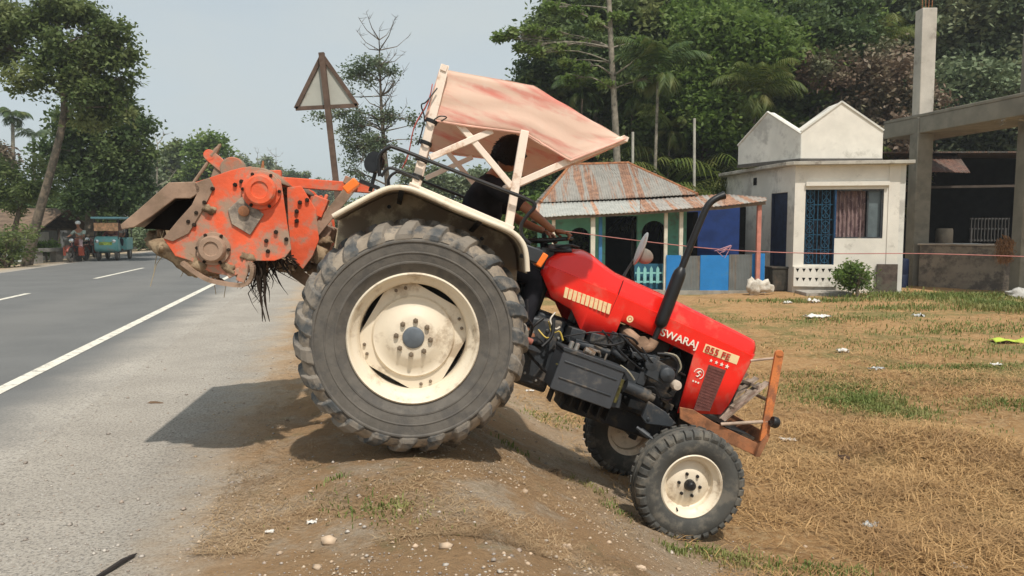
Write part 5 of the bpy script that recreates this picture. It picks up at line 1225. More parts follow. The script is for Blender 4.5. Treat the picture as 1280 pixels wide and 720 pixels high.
# ---------------- unfinished concrete frame to the right
M_conc = mat('raw_concrete', (.225, .205, .165), .95, 0, .18, 1.3, dirt=(.17, .155, .125), dirt_amt=.4, ds=1.2, bump=.3, bs=15)
M_conc2 = mat('pale_concrete', (.50, .46, .40), .95, 0, .15, 1.3, dirt=(.30, .26, .22), dirt_amt=.3, ds=1.5, bump=.3, bs=15)
fr = base_empty('concrete_frame', V((13.3, 24.8, -.5)))
tag(fr, 'unfinished concrete frame of two tall columns and a weathered slab', 'unfinished building')
c1 = at(1144, 355, 24.9); c1.z = -.6; zsl = at(1140, 150, 24.9).z
q = MB(); q.bar(c1, V((c1.x, c1.y, zsl)), .52, .50); q.build('column', M_conc, fr, bevel=.02)
q = MB(); q.bar(V((c1.x, c1.y, zsl + .02)), V((c1.x - .02, c1.y, at(1140, 12, 24.9).z)), .46, .46); q.build('upper_column', M_conc2, fr, bevel=.02)
q = MB()
for i, j in ((-.1, -.1), (.1, -.1), (.1, .1), (-.1, .1)): q.tube([(c1.x + i, c1.y + j, 8.4), (c1.x + i * 1.3, c1.y + j, 9.3)], .012, 5)
q.build('rebar', M_rust, fr)
c2 = at(1276, 360, 22.0); c2.z = -.6
q = MB(); q.bar(c2, V((c2.x + .05, c2.y, 8.8)), .44, .44); q.build('column', M_conc, fr, bevel=.02)
a, b_ = at(1105, 152, 26.4), at(1300, 119, 20.2); zz = 4.93
dirn = (V((b_.x, b_.y, 0)) - V((a.x, a.y, 0))).normalized(); nn_ = V((-dirn.y, dirn.x, 0)); nn_ = nn_ if nn_.x > 0 else -nn_
ca = V((a.x, a.y, 0)); cb = V((b_.x, b_.y, 0)) + dirn * 1.5
q = MB(); pl = [ca, cb, cb + nn_ * 1.9, ca + nn_ * 1.9]; q.prism([(p.x, p.y) for p in pl], zz - .50, zz, 'z'); q.prism([(p.x, p.y) for p in (ca - nn_ * .02, cb - nn_ * .02, cb + nn_ * .12, ca + nn_ * .12)], zz + .002, zz + .10, 'z'); q.build('roof_slab', M_conc, fr, smooth=0, bevel=.02)
rngp = random.Random(4)
for k in range(14):
    t = rngp.uniform(.55, .98); p = ca + (cb - ca) * t + nn_ * rngp.uniform(.1, .8); h_ = rngp.uniform(.05, .3)
    q = MB(); q.tube([V((p.x, p.y, zz - .42)), V((p.x + rngp.uniform(-.1, .1), p.y, zz - .42 - h_ * .6)), V((p.x + rngp.uniform(-.2, .2), p.y, zz - .42 - h_))], [.07, .045, .01], 5); q.build('torn_cloth', mat('grey_rag', (.30, .29, .27), .95, 0, .2, 5), fr)
q = MB(); q.prism([(1, 0), (2, 0), (1.5, .2)], 0, .01) if False else None
lw = Pl(at(1152, 350, 24.4), at(1268, 350, 22.6)); ztop = lw.uz(1200, 307)[1]
cn_ = base_empty('brick_counter', lw.pt(lw.L / 2, -.5)); tag(cn_, 'low cement plastered counter wall between the two concrete columns', 'counter')
q = MB(); lw.rect(q, -.1, lw.L + .2, -.6, ztop, -.75, 0); q.build('counter_wall', mat('stained_plaster', (.27, .225, .175), .95, 0, .2, 1.6, dirt=(.12, .10, .085), dirt_amt=.5, ds=2.2, bump=.4, bs=14), cn_, smooth=0, bevel=.02)
q = MB(); lw.rect(q, -.15, lw.L + .2, ztop, ztop + .05, -.8, .06); q.build('counter_top', mat('plaster_top', (.40, .33, .27), .95, 0, .2, 2), cn_, smooth=0, bevel=.01)
q = MB(); pa = lw.pt(lw.L * .42, ztop + .055, -.3); q.box(pa, (.9, .4, .015)); o = q.build('tray', mat('tray_white', (.6, .6, .58), .4), None); tag(o, 'flat pale tray lying on the plastered counter wall', 'tray')
# dark open shed behind
shd = base_empty('open_shed', V((15.5, 29, -.5))); tag(shd, 'dark open-fronted shed in the shade behind the concrete columns', 'shed')
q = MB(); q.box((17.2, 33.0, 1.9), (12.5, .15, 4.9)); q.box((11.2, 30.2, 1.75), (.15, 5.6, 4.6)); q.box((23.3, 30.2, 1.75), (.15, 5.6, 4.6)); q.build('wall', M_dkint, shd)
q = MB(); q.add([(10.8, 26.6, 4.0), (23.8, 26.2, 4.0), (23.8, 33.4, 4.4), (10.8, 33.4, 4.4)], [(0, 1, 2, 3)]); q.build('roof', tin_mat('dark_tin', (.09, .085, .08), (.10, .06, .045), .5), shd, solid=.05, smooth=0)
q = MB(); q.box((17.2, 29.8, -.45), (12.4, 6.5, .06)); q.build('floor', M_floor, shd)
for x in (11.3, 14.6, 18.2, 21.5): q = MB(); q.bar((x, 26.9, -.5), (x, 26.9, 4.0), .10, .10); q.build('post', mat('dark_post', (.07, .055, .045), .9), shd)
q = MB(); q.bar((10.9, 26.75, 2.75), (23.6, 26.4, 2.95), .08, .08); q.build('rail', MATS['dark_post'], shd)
q = MB(); rr_ = at(1156, 203, 25.9); rl = at(1212, 214, 25.7)
sheet4(q, at(1153, 214, 25.6), at(1213, 216, 25.4), at(1196, 191, 27.2), at(1153, 192, 27.2), 30, 6, .01, 40); o = q.build('tin_sheet', tin_mat('red_rust_tin', (.12, .085, .065), (.10, .05, .035), .6), shd, solid=.02)
gp = at(1237, 286, 26.6); q = MB()
for k in range(12): q.bar((gp.x - .65 + 1.3 * k / 11, gp.y, gp.z - .45), (gp.x - .65 + 1.3 * k / 11, gp.y, gp.z + .38), .05, .02)
for z in (-.4, .0, .35): q.bar((gp.x - .68, gp.y + .03, gp.z + z), (gp.x + .68, gp.y + .03, gp.z + z), .02, .05)
q.bar((gp.x - .6, gp.y + .05, -.45), (gp.x - .6, gp.y + .05, gp.z), .05); q.bar((gp.x + .6, gp.y + .05, -.45), (gp.x + .6, gp.y + .05, gp.z), .05)
tag(q.build('slatted_rack', mat('rack_grey', (.07, .068, .065), .8)), 'grey slatted rack standing inside the dark open shed', 'rack')
gp = at(1180, 300, 26.4); q = MB(); q.lathe([(0, -.45), (.26, -.45), (.27, .3), (.25, .32), (.27, .35), (.27, 1.3), (.25, 1.38), (0, 1.38)], o=(gp.x, gp.y, 0), ax='z', n=20)
tag(q.build('drum', mat('drum_ochre', (.07, .06, .045), .8, 0, .3, 4)), 'dull ochre drum in the gloom behind the counter wall', 'drum')
gp = at(1127, 340, 24.2); q = MB(); q.lathe([(0, -.5), (.20, -.5), (.21, -.1), (.20, -.08), (.21, -.05), (.21, .35), (.19, .42), (.10, .44), (0, .44)], o=(gp.x, gp.y, 0), ax='z', n=20)
tag(q.build('barrel', mat('barrel_navy', (.008, .016, .05), .5)), 'dark blue barrel in the gap beside the whitewashed shop', 'barrel')
# mossy tank in front of the shop's side door
gp = at(976, 348, 22.9); q = MB(); q.box((gp.x, gp.y + .1, gp.z - .02), (.68, .7, .68)); q.box((gp.x, gp.y + .1, gp.z + .33), (.74, .76, .06))
tag(q.build('cement_tank', mat('mossy_tank', (.05, .045, .035), .95, 0, .4, 5, dirt=(.10, .07, .05), dirt_amt=.4), bevel=.02), 'dark mossy cement tank beneath the side door of the shop', 'tank')
# white sack
c = at(941, 366, 21.6); q = lump(c + V((0, 0, .15)), .24, 4.4, (.8, .7, 1.0), 22, 14, .5); q2 = lump(c + V((.30, .02, .19)), .24, 9.4, (1.1, .6, .85), 22, 14, .7); q.add(q2.v, q2.f)
tag(q.build('sack', mat('sack_white', (.58, .53, .45), .9, 0, .2, 5, dirt=(.35, .28, .2), dirt_amt=.3, bump=.5), smooth=80), 'crumpled off-white sack leaning by the blue veranda panels', 'sack')
# hanging straw bundle on the right column
c = at(1256, 312, 21.6); q = MB(); rg = random.Random(9)
for k in range(520):
    a = rg.uniform(0, 2 * pi); r_ = rg.random() ** .6; p = c + V((.22 * r_ * cos(a), .16 * r_ * sin(a), rg.uniform(-.32, .42) * (1 - .3 * r_)))
    q.tube([p, p + V((rg.uniform(-.07, .07), rg.uniform(-.07, .07), rg.uniform(-.14, .05))), p + V((rg.uniform(-.1, .1), rg.uniform(-.1, .1), rg.uniform(-.24, -.02)))], [.012, .010, .004], 3)
tag(q.build('coir_bundle', mat('coir', (.26, .13, .055), .95, 0, .3, 6)), 'orange brown bundle of coir fibre hanging by the right column', 'bundle')
# cord across the yard
a = at(692, 287, 22.0); b_ = at(905, 312, 20.5); c = at(1150, 317, 20.0); d = at(1290, 321, 19.0)
q = MB(); q.tube(smooth_path([a, (a + b_) / 2 + V((0, 0, -.03)), b_, (b_ + c) / 2 + V((0, 0, -.05)), c, d], 6), .013, 5)
rp = q.build('cord', mat('pink_cord', (.42, .17, .15), .8, 0, .2, 3)); tag(rp, 'thin pink cord strung across the yard before the hut and shop', 'cord')
q = MB(); rg = random.Random(2)
for k in range(5): q.tube([b_, b_ + V((rg.uniform(-.2, .2), 0, rg.uniform(-.05, .12))), b_ + V((rg.uniform(-.3, .3), rg.uniform(-.05, .05), rg.uniform(-.32, .02)))], [.025, .02, .008], 5)
q.build('knot', mat('knot_pink', (.45, .25, .30), .9), rp)
# =================================================================== VEGETATION
def leaf_quads(P, L, W, rg, up=.3, droop=0.):
    n = len(P); D = rg.normal(0, 1, (n, 3)); D[:, 2] = D[:, 2] * .6 - droop; D /= np.linalg.norm(D, axis=1)[:, None]
    Nn = rg.normal(0, 1, (n, 3)); Nn[:, 2] += up * 3; S = np.cross(D, Nn); S /= np.linalg.norm(S, axis=1)[:, None] + 1e-6
    L = L * rg.uniform(.6, 1.3, n)[:, None]; W = W * rg.uniform(.7, 1.2, n)[:, None]
    v = np.stack([P, P + D * L * .45 + S * W * .5, P + D * L, P + D * L * .55 - S * W * .5], 1).reshape(-1, 3)
    return v, np.arange(n * 4).reshape(n, 4)
LM = dict(
    dark=leafmat('leaf_dark', (.055, .095, .034), (.105, .155, .048), (.17, .22, .075), .36, .5),
    mid=leafmat('leaf_mid', (.085, .13, .04), (.17, .215, .07), (.26, .29, .11), .42, .5),
    light=leafmat('leaf_light', (.09, .155, .032), (.17, .25, .055), (.26, .33, .10), .45, .5),
    blue=leafmat('leaf_grey_green', (.10, .15, .085), (.17, .22, .12), (.22, .26, .15), .42, .5),
    dull=leafmat('leaf_dull', (.12, .165, .085), (.19, .24, .125), (.25, .28, .16), .2, .5),
    brown=leafmat('leaf_brown', (.17, .12, .08), (.24, .17, .12), (.15, .16, .085), .2, .5),
    palm=leafmat('frond_green', (.04, .08, .022), (.09, .14, .035), (.20, .22, .07), .3, .8),
    palmy=leafmat('frond_yellow', (.07, .11, .02), (.14, .17, .04), (.22, .21, .07), .35, .8))
M_bark = mat('bark', (.16, .125, .09), .95, 0, .3, 5, dirt=(.07, .06, .045), dirt_amt=.5, ds=4, bump=.7, bs=12)
M_barkpale = mat('bark_pale', (.26, .23, .18), .95, 0, .25, 5, dirt=(.10, .09, .07), dirt_amt=.4, ds=4, bump=.5, bs=12)
def crown_points(lobes, density, rg, shell=.45, clump=.42, perclump=40, mn=3):
    C = []
    for (x, y, z, rx, ry, rz) in lobes:
        n = max(mn, int(density * (rx * ry * rz) ** (2 / 3) * 2.2)); d = rg.normal(0, 1, (n, 3)); d /= np.linalg.norm(d, axis=1)[:, None]
        r = rg.uniform(shell, 1.05, n)[:, None]; C.append(np.array([x, y, z]) + d * r * np.array([rx, ry, rz]))
    C = np.concatenate(C); k = np.array([noise.noise(V(c) * .9) for c in C]) > -.22; C = C[k]
    cr = clump * rg.uniform(.5, 1.35, len(C)); P = C[:, None] + rg.normal(0, 1, (len(C), perclump, 3)) * cr[:, None, None] * np.array([.5, .5, .34]); return C, P.reshape(-1, 3)
def make_tree(name, trunk, lobes, leafm, density=26, clump=.42, per=40, L=.2, W=.09, seed=1, barkm=None, droop=0., twigs=.5, shell=.45, base=None, bare=0, mn=3):
    """trunk: list of (x, y, z, r); lobes: ellipsoids (x, y, z, rx, ry, rz), all in metres from the tree's foot."""
    rg = np.random.default_rng(seed); root = empty(name, base or (0, 0, 0))
    q = MB(); tp = [V(t[:3]) for t in trunk]; trr = [t[3] for t in trunk]
    sm = smooth_path(tp, 4); rr = [float(np.interp(i / 4, range(len(trr)), trr)) for i in range(len(sm))]; q.tube(sm, rr, 9)
    C, P = crown_points(lobes, density, rg, shell, clump, per, mn)
    for (x, y, z, rx, ry, rz) in lobes:
        c = V((x, y, z)); cand = [(p, r_) for p, r_ in zip(sm, rr) if p.z < z + .1 * rz] or [(sm[0], rr[0])]
        p0, r0 = min(cand, key=lambda t: (t[0] - c).length + .6 * abs(t[0].z - (z - rz))); mid = (p0 + c) * .5 + V((rg.normal(0, .2), rg.normal(0, .2), .25 * rg.random()))
        br = smooth_path([p0, mid, c], 3); b0 = min(r0 * .5, .022 + .045 * rx); q.tube(br, [b0 * (1 - .75 * i / (len(br) - 1)) for i in range(len(br))], 6)
        near = [k for k in range(len(C)) if (V(C[k]) - c).length < 1.15 * max(rx, ry, rz)]; rg.shuffle(near)
        for k in near[:int(twigs * 16)]:
            e_ = V(C[k]); m_ = (c + e_) * .5 + V((rg.normal(0, .12), rg.normal(0, .12), rg.normal(.05, .1))); s_ = br[len(br) * 2 // 3]; q.tube([s_, m_, e_], [b0 * .3, b0 * .18, .012], 4)
    for k in range(bare):
        p0 = sm[int(len(sm) * rg.uniform(.55, .98))]; a = rg.uniform(0, 2 * pi); d = V((cos(a), sin(a), rg.uniform(.2, 1.0))).normalized(); l_ = rg.uniform(.8, 2.2)
        p1 = p0 + d * l_ * .5 + V((0, 0, -.05)); p2 = p1 + (d + V((0, 0, .5))).normalized() * l_ * .5; q.tube([p0, p1, p2], [.035, .022, .006], 4)
        for j in range(6):
            t = rg.uniform(.3, 1); s_ = p1 + (p2 - p1) * t if t > .5 else p0 + (p1 - p0) * t; q.tube([s_, s_ + V((rg.normal(0, .25), rg.normal(0, .25), rg.uniform(0, .4)))], [.014, .005], 3)
    q.build('trunk', barkm or M_bark, root, smooth=60)
    v, f = leaf_quads(P, L, W, rg, .25, droop); np_mesh('crown', v, f, leafm, root)
    return root
def fronds(P, nf, flen, rg, droop=1.0, leaflets=26, ll=.55, lw=.05, rise=.6):
    vs = []; fs = []
    for i in range(nf):
        a = 2 * pi * i / nf * 2.618 + rg.normal(0, .2); el = rg.uniform(.0, 1.0) * rise + .05; d = V((cos(a), sin(a), 0)); L_ = flen * rg.uniform(.8, 1.1); pts = []
        p = V(P); ang = el + .5; seg = 12
        for k in range(seg + 1):
            pts.append(p.copy()); p = p + (d * cos(ang) + V((0, 0, sin(ang)))) * (L_ / seg); ang -= droop * (1.6 + .4 * rg.random()) / seg * (.4 + 1.2 * k / seg)
        side = V((-d.y, d.x, 0))
        for j in range(leaflets):
            t = .12 + .86 * j / leaflets; k = t * seg; i0 = int(min(k, seg - 1)); b_ = pts[i0] + (pts[i0 + 1] - pts[i0]) * (k - i0); tg = (pts[i0 + 1] - pts[i0]).normalized()
            l_ = ll * sin(pi * min(.96, t * .85 + .12)) * rg.uniform(.85, 1.1)
            for s_ in (-1, 1):
                dr_ = (side * s_ * .75 + tg * .6 + V((0, 0, -.35 - .3 * rg.random()))).normalized(); n_ = tg * lw * .5; o = len(vs)
                m_ = b_ + dr_ * l_ * .5; e_ = b_ + dr_ * l_ + V((0, 0, -.25 * l_)); vs += [b_ - n_, b_ + n_, m_ + n_, m_ - n_, e_]; fs += [(o, o + 1, o + 2, o + 3), (o + 3, o + 2, o + 4, o + 4)]
        for k in range(seg):
            o = len(vs); w_ = side * .02; vs += [pts[k] - w_, pts[k] + w_, pts[k + 1] + w_, pts[k + 1] - w_]; fs.append((o, o + 1, o + 2, o + 3))
    return vs, fs
def make_palm(name, h, lean, nf, flen, seed, leafm, r=.09, droop=1.0, ll=.55, barkm=None, skirt=False, base=None):
    rg = np.random.default_rng(seed); root = empty(name, base or (0, 0, 0)); q = MB()
    pts = smooth_path([(0, 0, 0), (lean * .2, 0, h * .35), (lean * .6, 0, h * .7), (lean, 0, h)], 5); q.tube(pts, [r * (1.25 - .4 * i / (len(pts) - 1)) for i in range(len(pts))], 8); tk = q.build('trunk', barkm or M_barkpale, root, smooth=60)
    q = MB(); q.tube([(lean, 0, h - .1), (lean, 0, h + .5)], [r * 1.1, r * .5], 8); q.build('crownshaft', LM['palm'], root)
    v, f = fronds((lean, 0, h + .35), nf, flen, rg, droop, ll=ll)
    if skirt:
        v2, f2 = fronds((lean, 0, h + .15), 7, flen * .8, rg, 2.6, ll=ll * .8, rise=-.6); o = len(v); v += v2; f += [tuple(i + o for i in t) for t in f2]
    me = bpy.data.meshes.new('crown'); me.from_pydata([tuple(p) for p in v], [], [t if t[2] != t[3] else t[:3] for t in f]); me.materials.append(leafm); o = bpy.data.objects.new('crown', me); COL.objects.link(o); o.parent = root
    return root
def make_bush(name, r, h, leafm, seed, n=2600, L=.12, W=.06, base=None):
    lob = []; rg = np.random.default_rng(seed)
    for k in range(7): a = rg.uniform(0, 2 * pi); lob.append((r * .5 * cos(a), r * .5 * sin(a), h * rg.uniform(.35, .7), r * .5, r * .5, h * .35))
    return make_tree(name, [(0, 0, 0, .05), (0, 0, h * .3, .04), (.05, 0, h * .6, .02)], lob, leafm, density=n / 60, clump=r * .3, per=24, L=L, W=W, seed=seed, base=base, twigs=.3)
def lobes_px(base, lst, rz=.8):   # crown lobes given as picture position, radius in pixels, depth offset
    out = []
    for t in lst:
        px, py, r_, dy = t[:4]; Y = base.y + dy; c = at(px, py, Y); rr = r_ * Y / F; out.append((c.x - base.x, dy, c.z - base.z, rr, rr * 1.1, rr * (t[4] if len(t) > 4 else rz)))
    return out
def tk_px(base, lst):
    out = []
    for px, py, r_, dy in lst: c = at(px, py, base.y + dy); out.append((c.x - base.x, dy, c.z - base.z, r_))
    return out
def foot(px, Y): p = at(px, 320, Y); return V((p.x, Y, hgt(p.x, Y) - .05))

# ---- roadside trees on the left
b0 = foot(33, 29)
t = make_tree('roadside_tree', tk_px(b0, [(33, 334, .21, 0), (48, 270, .165, 0), (66, 205, .14, 0), (80, 140, .12, 0), (76, 80, .10, 0), (70, 20, .05, 0)]),
    lobes_px(b0, [(20, 30, 34, 0), (-10, 60, 32, 0), (60, 15, 36, .3), (100, 20, 26, .4), (135, 42, 24, .2), (85, 60, 34, 0), (120, 75, 30, .5), (150, 75, 20, .3), (50, 85, 26, -.4), (30, 100, 20, 0), (100, 105, 28, 0), (140, 112, 24, .8), (160, 100, 14, .5), (75, 115, 20, .4), (160, 135, 18, .6), (120, 145, 22, .5), (-10, 20, 22, 0), (165, 60, 10, 0)]),
    LM['mid'], density=30, clump=.42, per=48, L=.20, W=.12, seed=3, base=b0, droop=.35, twigs=.8, shell=.3)
tag(t, 'big roadside tree with a leaning bare trunk, nearest on the far side of the road', 'tree')
b0 = foot(112, 36)
t = make_tree('dense_tree', tk_px(b0, [(112, 318, .30, 0), (116, 240, .24, 0), (120, 160, .15, 0), (122, 110, .06, 0)]),
    lobes_px(b0, [(120, 120, 36, 0), (150, 150, 30, 0), (172, 172, 20, 0), (100, 165, 36, 0), (140, 190, 36, 0), (170, 205, 24, 0), (95, 210, 34, .5), (130, 235, 32, 0), (165, 240, 24, 0), (100, 250, 26, 0), (184, 160, 12, 0), (180, 190, 14, 0), (70, 190, 22, 1), (145, 262, 18, 0), (178, 225, 16, 0)]),
    LM['dark'], density=20, clump=.5, per=46, L=.24, W=.14, seed=5, base=b0, shell=.25)
tag(t, 'dark dense tree beside the leaning trunk, above the three-wheeler', 'tree')
b0 = foot(12, 31)
t = make_tree('low_tree', tk_px(b0, [(12, 330, .12, 0), (20, 280, .10, 0), (30, 240, .05, 0)]), lobes_px(b0, [(10, 215, 26, 0), (40, 228, 26, -.5), (60, 238, 14, 0), (20, 245, 26, 0), (-10, 240, 20, 0), (50, 208, 14, 0)]), LM['mid'], density=20, clump=.4, per=40, L=.24, W=.08, seed=7, base=b0)
tag(t, 'low feathery green tree spreading in front of the leaning trunk foot', 'tree')
b0 = foot(20, 60)
t = make_palm('areca_palm', at(20, 150, 60).z - b0.z, .3, 11, 1.7, 3, LM['palm'], r=.14, droop=1.5, ll=.7, skirt=True, base=b0); tag(t, 'shaggy palm with a skirt of dead fronds left of the big roadside tree', 'palm tree')
b0 = foot(46, 62)
t = make_palm('areca_palm', at(46, 176, 62).z - b0.z, .2, 10, 1.8, 4, LM['blue'], r=.12, droop=1.3, ll=.7, base=b0); tag(t, 'lower grey green palm peeping out right of the shaggy palm', 'palm tree')
b0 = foot(-2, 48)
t = make_tree('brown_tree', tk_px(b0, [(-2, 318, .15, 0), (0, 250, .12, 0), (4, 200, .05, 0)]), lobes_px(b0, [(4, 196, 18, 0), (-15, 190, 18, 0), (14, 205, 14, 0)]), LM['brown'], density=20, clump=.5, per=36, L=.3, W=.14, seed=17, base=b0); tag(t, 'tree with yellow brown leaves beneath the shaggy palm', 'tree')
for i, (px, Y, lob, lm, lab, trk) in enumerate((
    (215, 75, [(205, 205, 20, 0), (222, 190, 16, 0), (214, 235, 24, 0), (200, 240, 16, 0), (230, 215, 16, 0), (208, 262, 20, 0), (226, 258, 18, 0)], 'mid', 'mid green tree behind the brown tiller board', .2),
    (258, 68, [(262, 176, 12, 0), (248, 188, 14, 0), (275, 184, 12, 0), (260, 205, 18, 0), (245, 215, 16, 0), (275, 210, 14, 0), (255, 240, 20, 0), (272, 238, 16, 0), (244, 250, 18, 0), (285, 192, 7, 0)], 'light', 'bright green round-topped tree behind the orange tiller', .2),
    (187, 62, [(185, 215, 12, 0), (178, 240, 16, 0), (192, 250, 16, 0), (180, 265, 15, 0), (196, 225, 8, 0)], 'dull', 'dull green tree right of the dense dark tree', .15),
    (296, 105, [(300, 205, 12, 0), (290, 215, 14, 0), (312, 212, 10, 0), (300, 232, 18, 0), (285, 240, 18, 0)], 'dull', 'hazy grey tree just above the tiller arm', .2),
    (155, 70, [(150, 215, 20, 0), (165, 235, 20, 0), (140, 240, 20, 0), (155, 262, 18, 0), (172, 258, 14, 0)], 'dark', 'shaded tree seen above the white roadside house', .2))):
    b0 = foot(px, Y)
    t = make_tree('distant_tree', tk_px(b0, [(px, 300, trk, 0), (px, 250, trk * .7, 0), (px, 210, .05, 0)]), lobes_px(b0, lob, .9), LM[lm], density=11 if Y < 100 else 8, clump=.8, per=40, L=.42, W=.24, seed=20 + i, base=b0, twigs=.3, shell=.3); tag(t, lab, 'tree', 'trees along the far road')
for i, (px, Y, tp, lab) in enumerate(((197, 50, 180, 'slim pale bare trunk at the far roadside behind the tiller board'), (322, 110, 192, 'leafless tree on the skyline above the orange tiller'), (345, 120, 196, 'thin bare tree on the skyline near the sign post'))):
    b0 = foot(px, Y)
    t = make_tree('bare_tree', tk_px(b0, [(px, 300, .10 * Y / 60, 0), (px - 1, 250, .08 * Y / 60, 0), (px, tp, .02, 0)]), lobes_px(b0, [(px, tp + 14, 5, 0), (px + 6, tp + 20, 4, 0)]), LM['dull'], density=3, clump=.4, per=8, L=.3, W=.14, seed=40 + i, base=b0, barkm=M_barkpale, bare=16 if i else 7); tag(t, lab, 'tree')
for i, (px, Y, lob, lab) in enumerate(((335, 130, [(333, 205, 10, 0), (340, 218, 12, 0), (325, 222, 12, 0)], 'small hazy green tree between the two leafless ones'), (368, 140, [(366, 218, 8, 0, .5), (378, 220, 7, 0, .5), (355, 224, 9, 0, .5)], 'flat dark treetop on the skyline left of the sign post'), (395, 170, [(395, 238, 16, 0), (410, 240, 14, 0), (380, 245, 16, 0), (420, 250, 12, 0)], 'far hazy grove where the road disappears'))):
    b0 = foot(px, Y); t = make_tree('distant_tree', tk_px(b0, [(px, 295, .3, 0), (px, 250, .2, 0), (px, 225, .08, 0)]), lobes_px(b0, lob, .9), LM['dull' if i != 1 else 'dark'], density=6, clump=1.0, per=40, L=.6, W=.34, seed=50 + i, base=b0, twigs=.3); tag(t, lab, 'tree', 'trees along the far road')
# hedge-like scrub that closes the far left roadside
for i, (px, Y, r_, h_, lm, lab) in enumerate(((6, 27.5, 1.2, 1.5, 'mid', 'leafy shrub at the foot of the leaning trunk'), (58, 33, .7, 1.0, 'light', 'small bright bush before the grey corrugated fence'), (205, 48, 2.0, 1.2, 'dull', 'dusty weeds by the grey roadside wall'), (225, 58, 3.0, 2.6, 'mid', 'scrub along the road edge beneath the bright tree'), (275, 75, 4.0, 3.4, 'dull', 'dusty thicket along the far roadside behind the tiller'), (165, 55, 2.5, 2.6, 'dark', 'dark shrub behind the white roadside house'), (28, 42, 3.0, 3.6, 'dark', 'dark thicket behind the roadside stall'), (85, 46, 3.4, 4.0, 'dark', 'tall dark thicket behind the grey corrugated fence'), (340, 110, 6.0, 4.5, 'dull', 'grey green thicket at the end of the road'))):
    t = make_bush('shrub', r_, h_, LM[lm], 60 + i, L=.10 * Y / 20, W=.05 * Y / 20, base=foot(px, Y)); tag(t, lab, 'shrub')

# ---- tall sparse tree behind the road sign
b0 = foot(492, 40)
t = make_tree('sparse_tree', tk_px(b0, [(492, 330, .20, 0), (486, 250, .16, 0), (480, 180, .11, 0), (476, 120, .07, 0), (474, 50, .02, 0)]),
    lobes_px(b0, [(450, 88, 19, 0, .7), (470, 82, 19, 0, .7), (440, 95, 14, 0, .5), (492, 92, 14, 0, .6), (455, 102, 14, 0, .6), (488, 145, 20, 0, .6), (508, 148, 14, 0, .5), (455, 150, 20, 0, .7), (440, 160, 17, 0, .7), (425, 140, 13, 0, .5), (398, 146, 10, 0, .4), (460, 172, 20, 0, .8), (440, 182, 17, 0, .8), (475, 180, 17, 0, .7), (450, 200, 20, 0, .8), (448, 215, 17, 0, .8), (520, 155, 9, 0, .4), (525, 175, 9, 0, .4), (500, 200, 10, 0, .5), (430, 120, 9, 0)]),
    LM['blue'], mn=9, density=26, clump=.46, per=24, L=.18, W=.10, seed=9, base=b0, barkm=M_bark, twigs=.8, shell=.2, bare=34); tag(t, 'tall sparse tree with bare upper twigs behind the triangular sign', 'tree')
b0 = foot(560, 52)
t = make_tree('distant_tree', tk_px(b0, [(560, 320, .2, 0), (560, 260, .15, 0), (556, 225, .05, 0)]), lobes_px(b0, [(520, 215, 16, 0), (545, 228, 20, 0), (575, 235, 22, 0), (600, 225, 22, 0), (530, 245, 20, 0), (500, 240, 14, 0), (625, 235, 20, 0), (560, 255, 24, 0), (600, 258, 24, 0), (505, 262, 20, 0), (640, 215, 20, 0), (650, 250, 22, 0)], .9), LM['dull'], density=14, clump=.6, per=40, L=.3, W=.16, seed=31, base=b0); tag(t, 'grey green tree seen through the tractor canopy posts', 'tree')
for i, (px, Y, r_, h_, lm, lab) in enumerate(((462, 46, 2.2, 3.4, 'dull', 'dusty scrub behind the rear of the tractor canopy'), (600, 34, 2.0, 2.9, 'mid', 'leafy bush seen behind the driver'), (672, 28, 1.7, 3.3, 'light', 'bright leafy bush against the left end of the tin roof'), (640, 31, 2.2, 3.6, 'mid', 'green bush between the driver and the hut'), (545, 38, 2.5, 2.7, 'mid', 'bush visible under the canopy between the braces'), (430, 60, 3.5, 3.2, 'dull', 'pale scrub beyond the sign post foot'))):
    t = make_bush('shrub', r_, h_, LM[lm], 80 + i, L=.10 * Y / 20 + .06, W=.05 * Y / 20 + .03, base=foot(px, Y)); tag(t, lab, 'shrub')

# ---- the grove behind the buildings: prototypes, then placed copies
def dome(h, r, z0, n, seed, k=.42, flat=.8):
    rg = np.random.default_rng(seed); out = []
    for i in range(n): a = rg.uniform(0, 2 * pi); q_ = rg.random() ** .5; zz_ = rg.uniform(z0, h - r * .2); f = 1 - .5 * max(0, (zz_ - (z0 + h) / 2) / (h - z0) * 2); out.append((r * q_ * cos(a) * f, r * q_ * sin(a) * f, zz_, r * k, r * k, r * k * flat))
    return out
PR = {}
def park(k, o): PR[k] = o; return o
park('A', make_tree('broadleaf_tree', [(0, 0, 0, .30), (.1, 0, 4, .24), (-.1, .1, 8, .15), (0, 0, 12, .05)], dome(14, 3.8, 3.2, 26, 1), LM['mid'], shell=.6, density=24, clump=.62, per=44, L=.30, W=.17, seed=101))
park('B', make_tree('broadleaf_tree', [(0, 0, 0, .28), (-.1, 0, 4, .22), (.1, .1, 8, .15), (0, 0, 13, .05)], dome(15, 3.4, 2.2, 28, 2), LM['dark'], shell=.6, density=24, clump=.6, per=44, L=.28, W=.15, seed=102))
park('C', make_tree('light_tree', [(0, 0, 0, .24), (.2, 0, 4, .2), (.3, .1, 8, .13), (.2, 0, 12, .05)], dome(14, 4.0, 5.0, 26, 3), LM['light'], shell=.6, density=22, clump=.6, per=44, L=.28, W=.18, seed=103, barkm=M_barkpale))
park('D', make_tree('dull_tree', [(0, 0, 0, .24), (.1, 0, 4, .2), (.1, .1, 8, .13), (.0, 0, 12, .05)], dome(13, 3.8, 3.0, 28, 4), LM['dull'], shell=.6, density=26, clump=.6, per=44, L=.26, W=.15, seed=104))
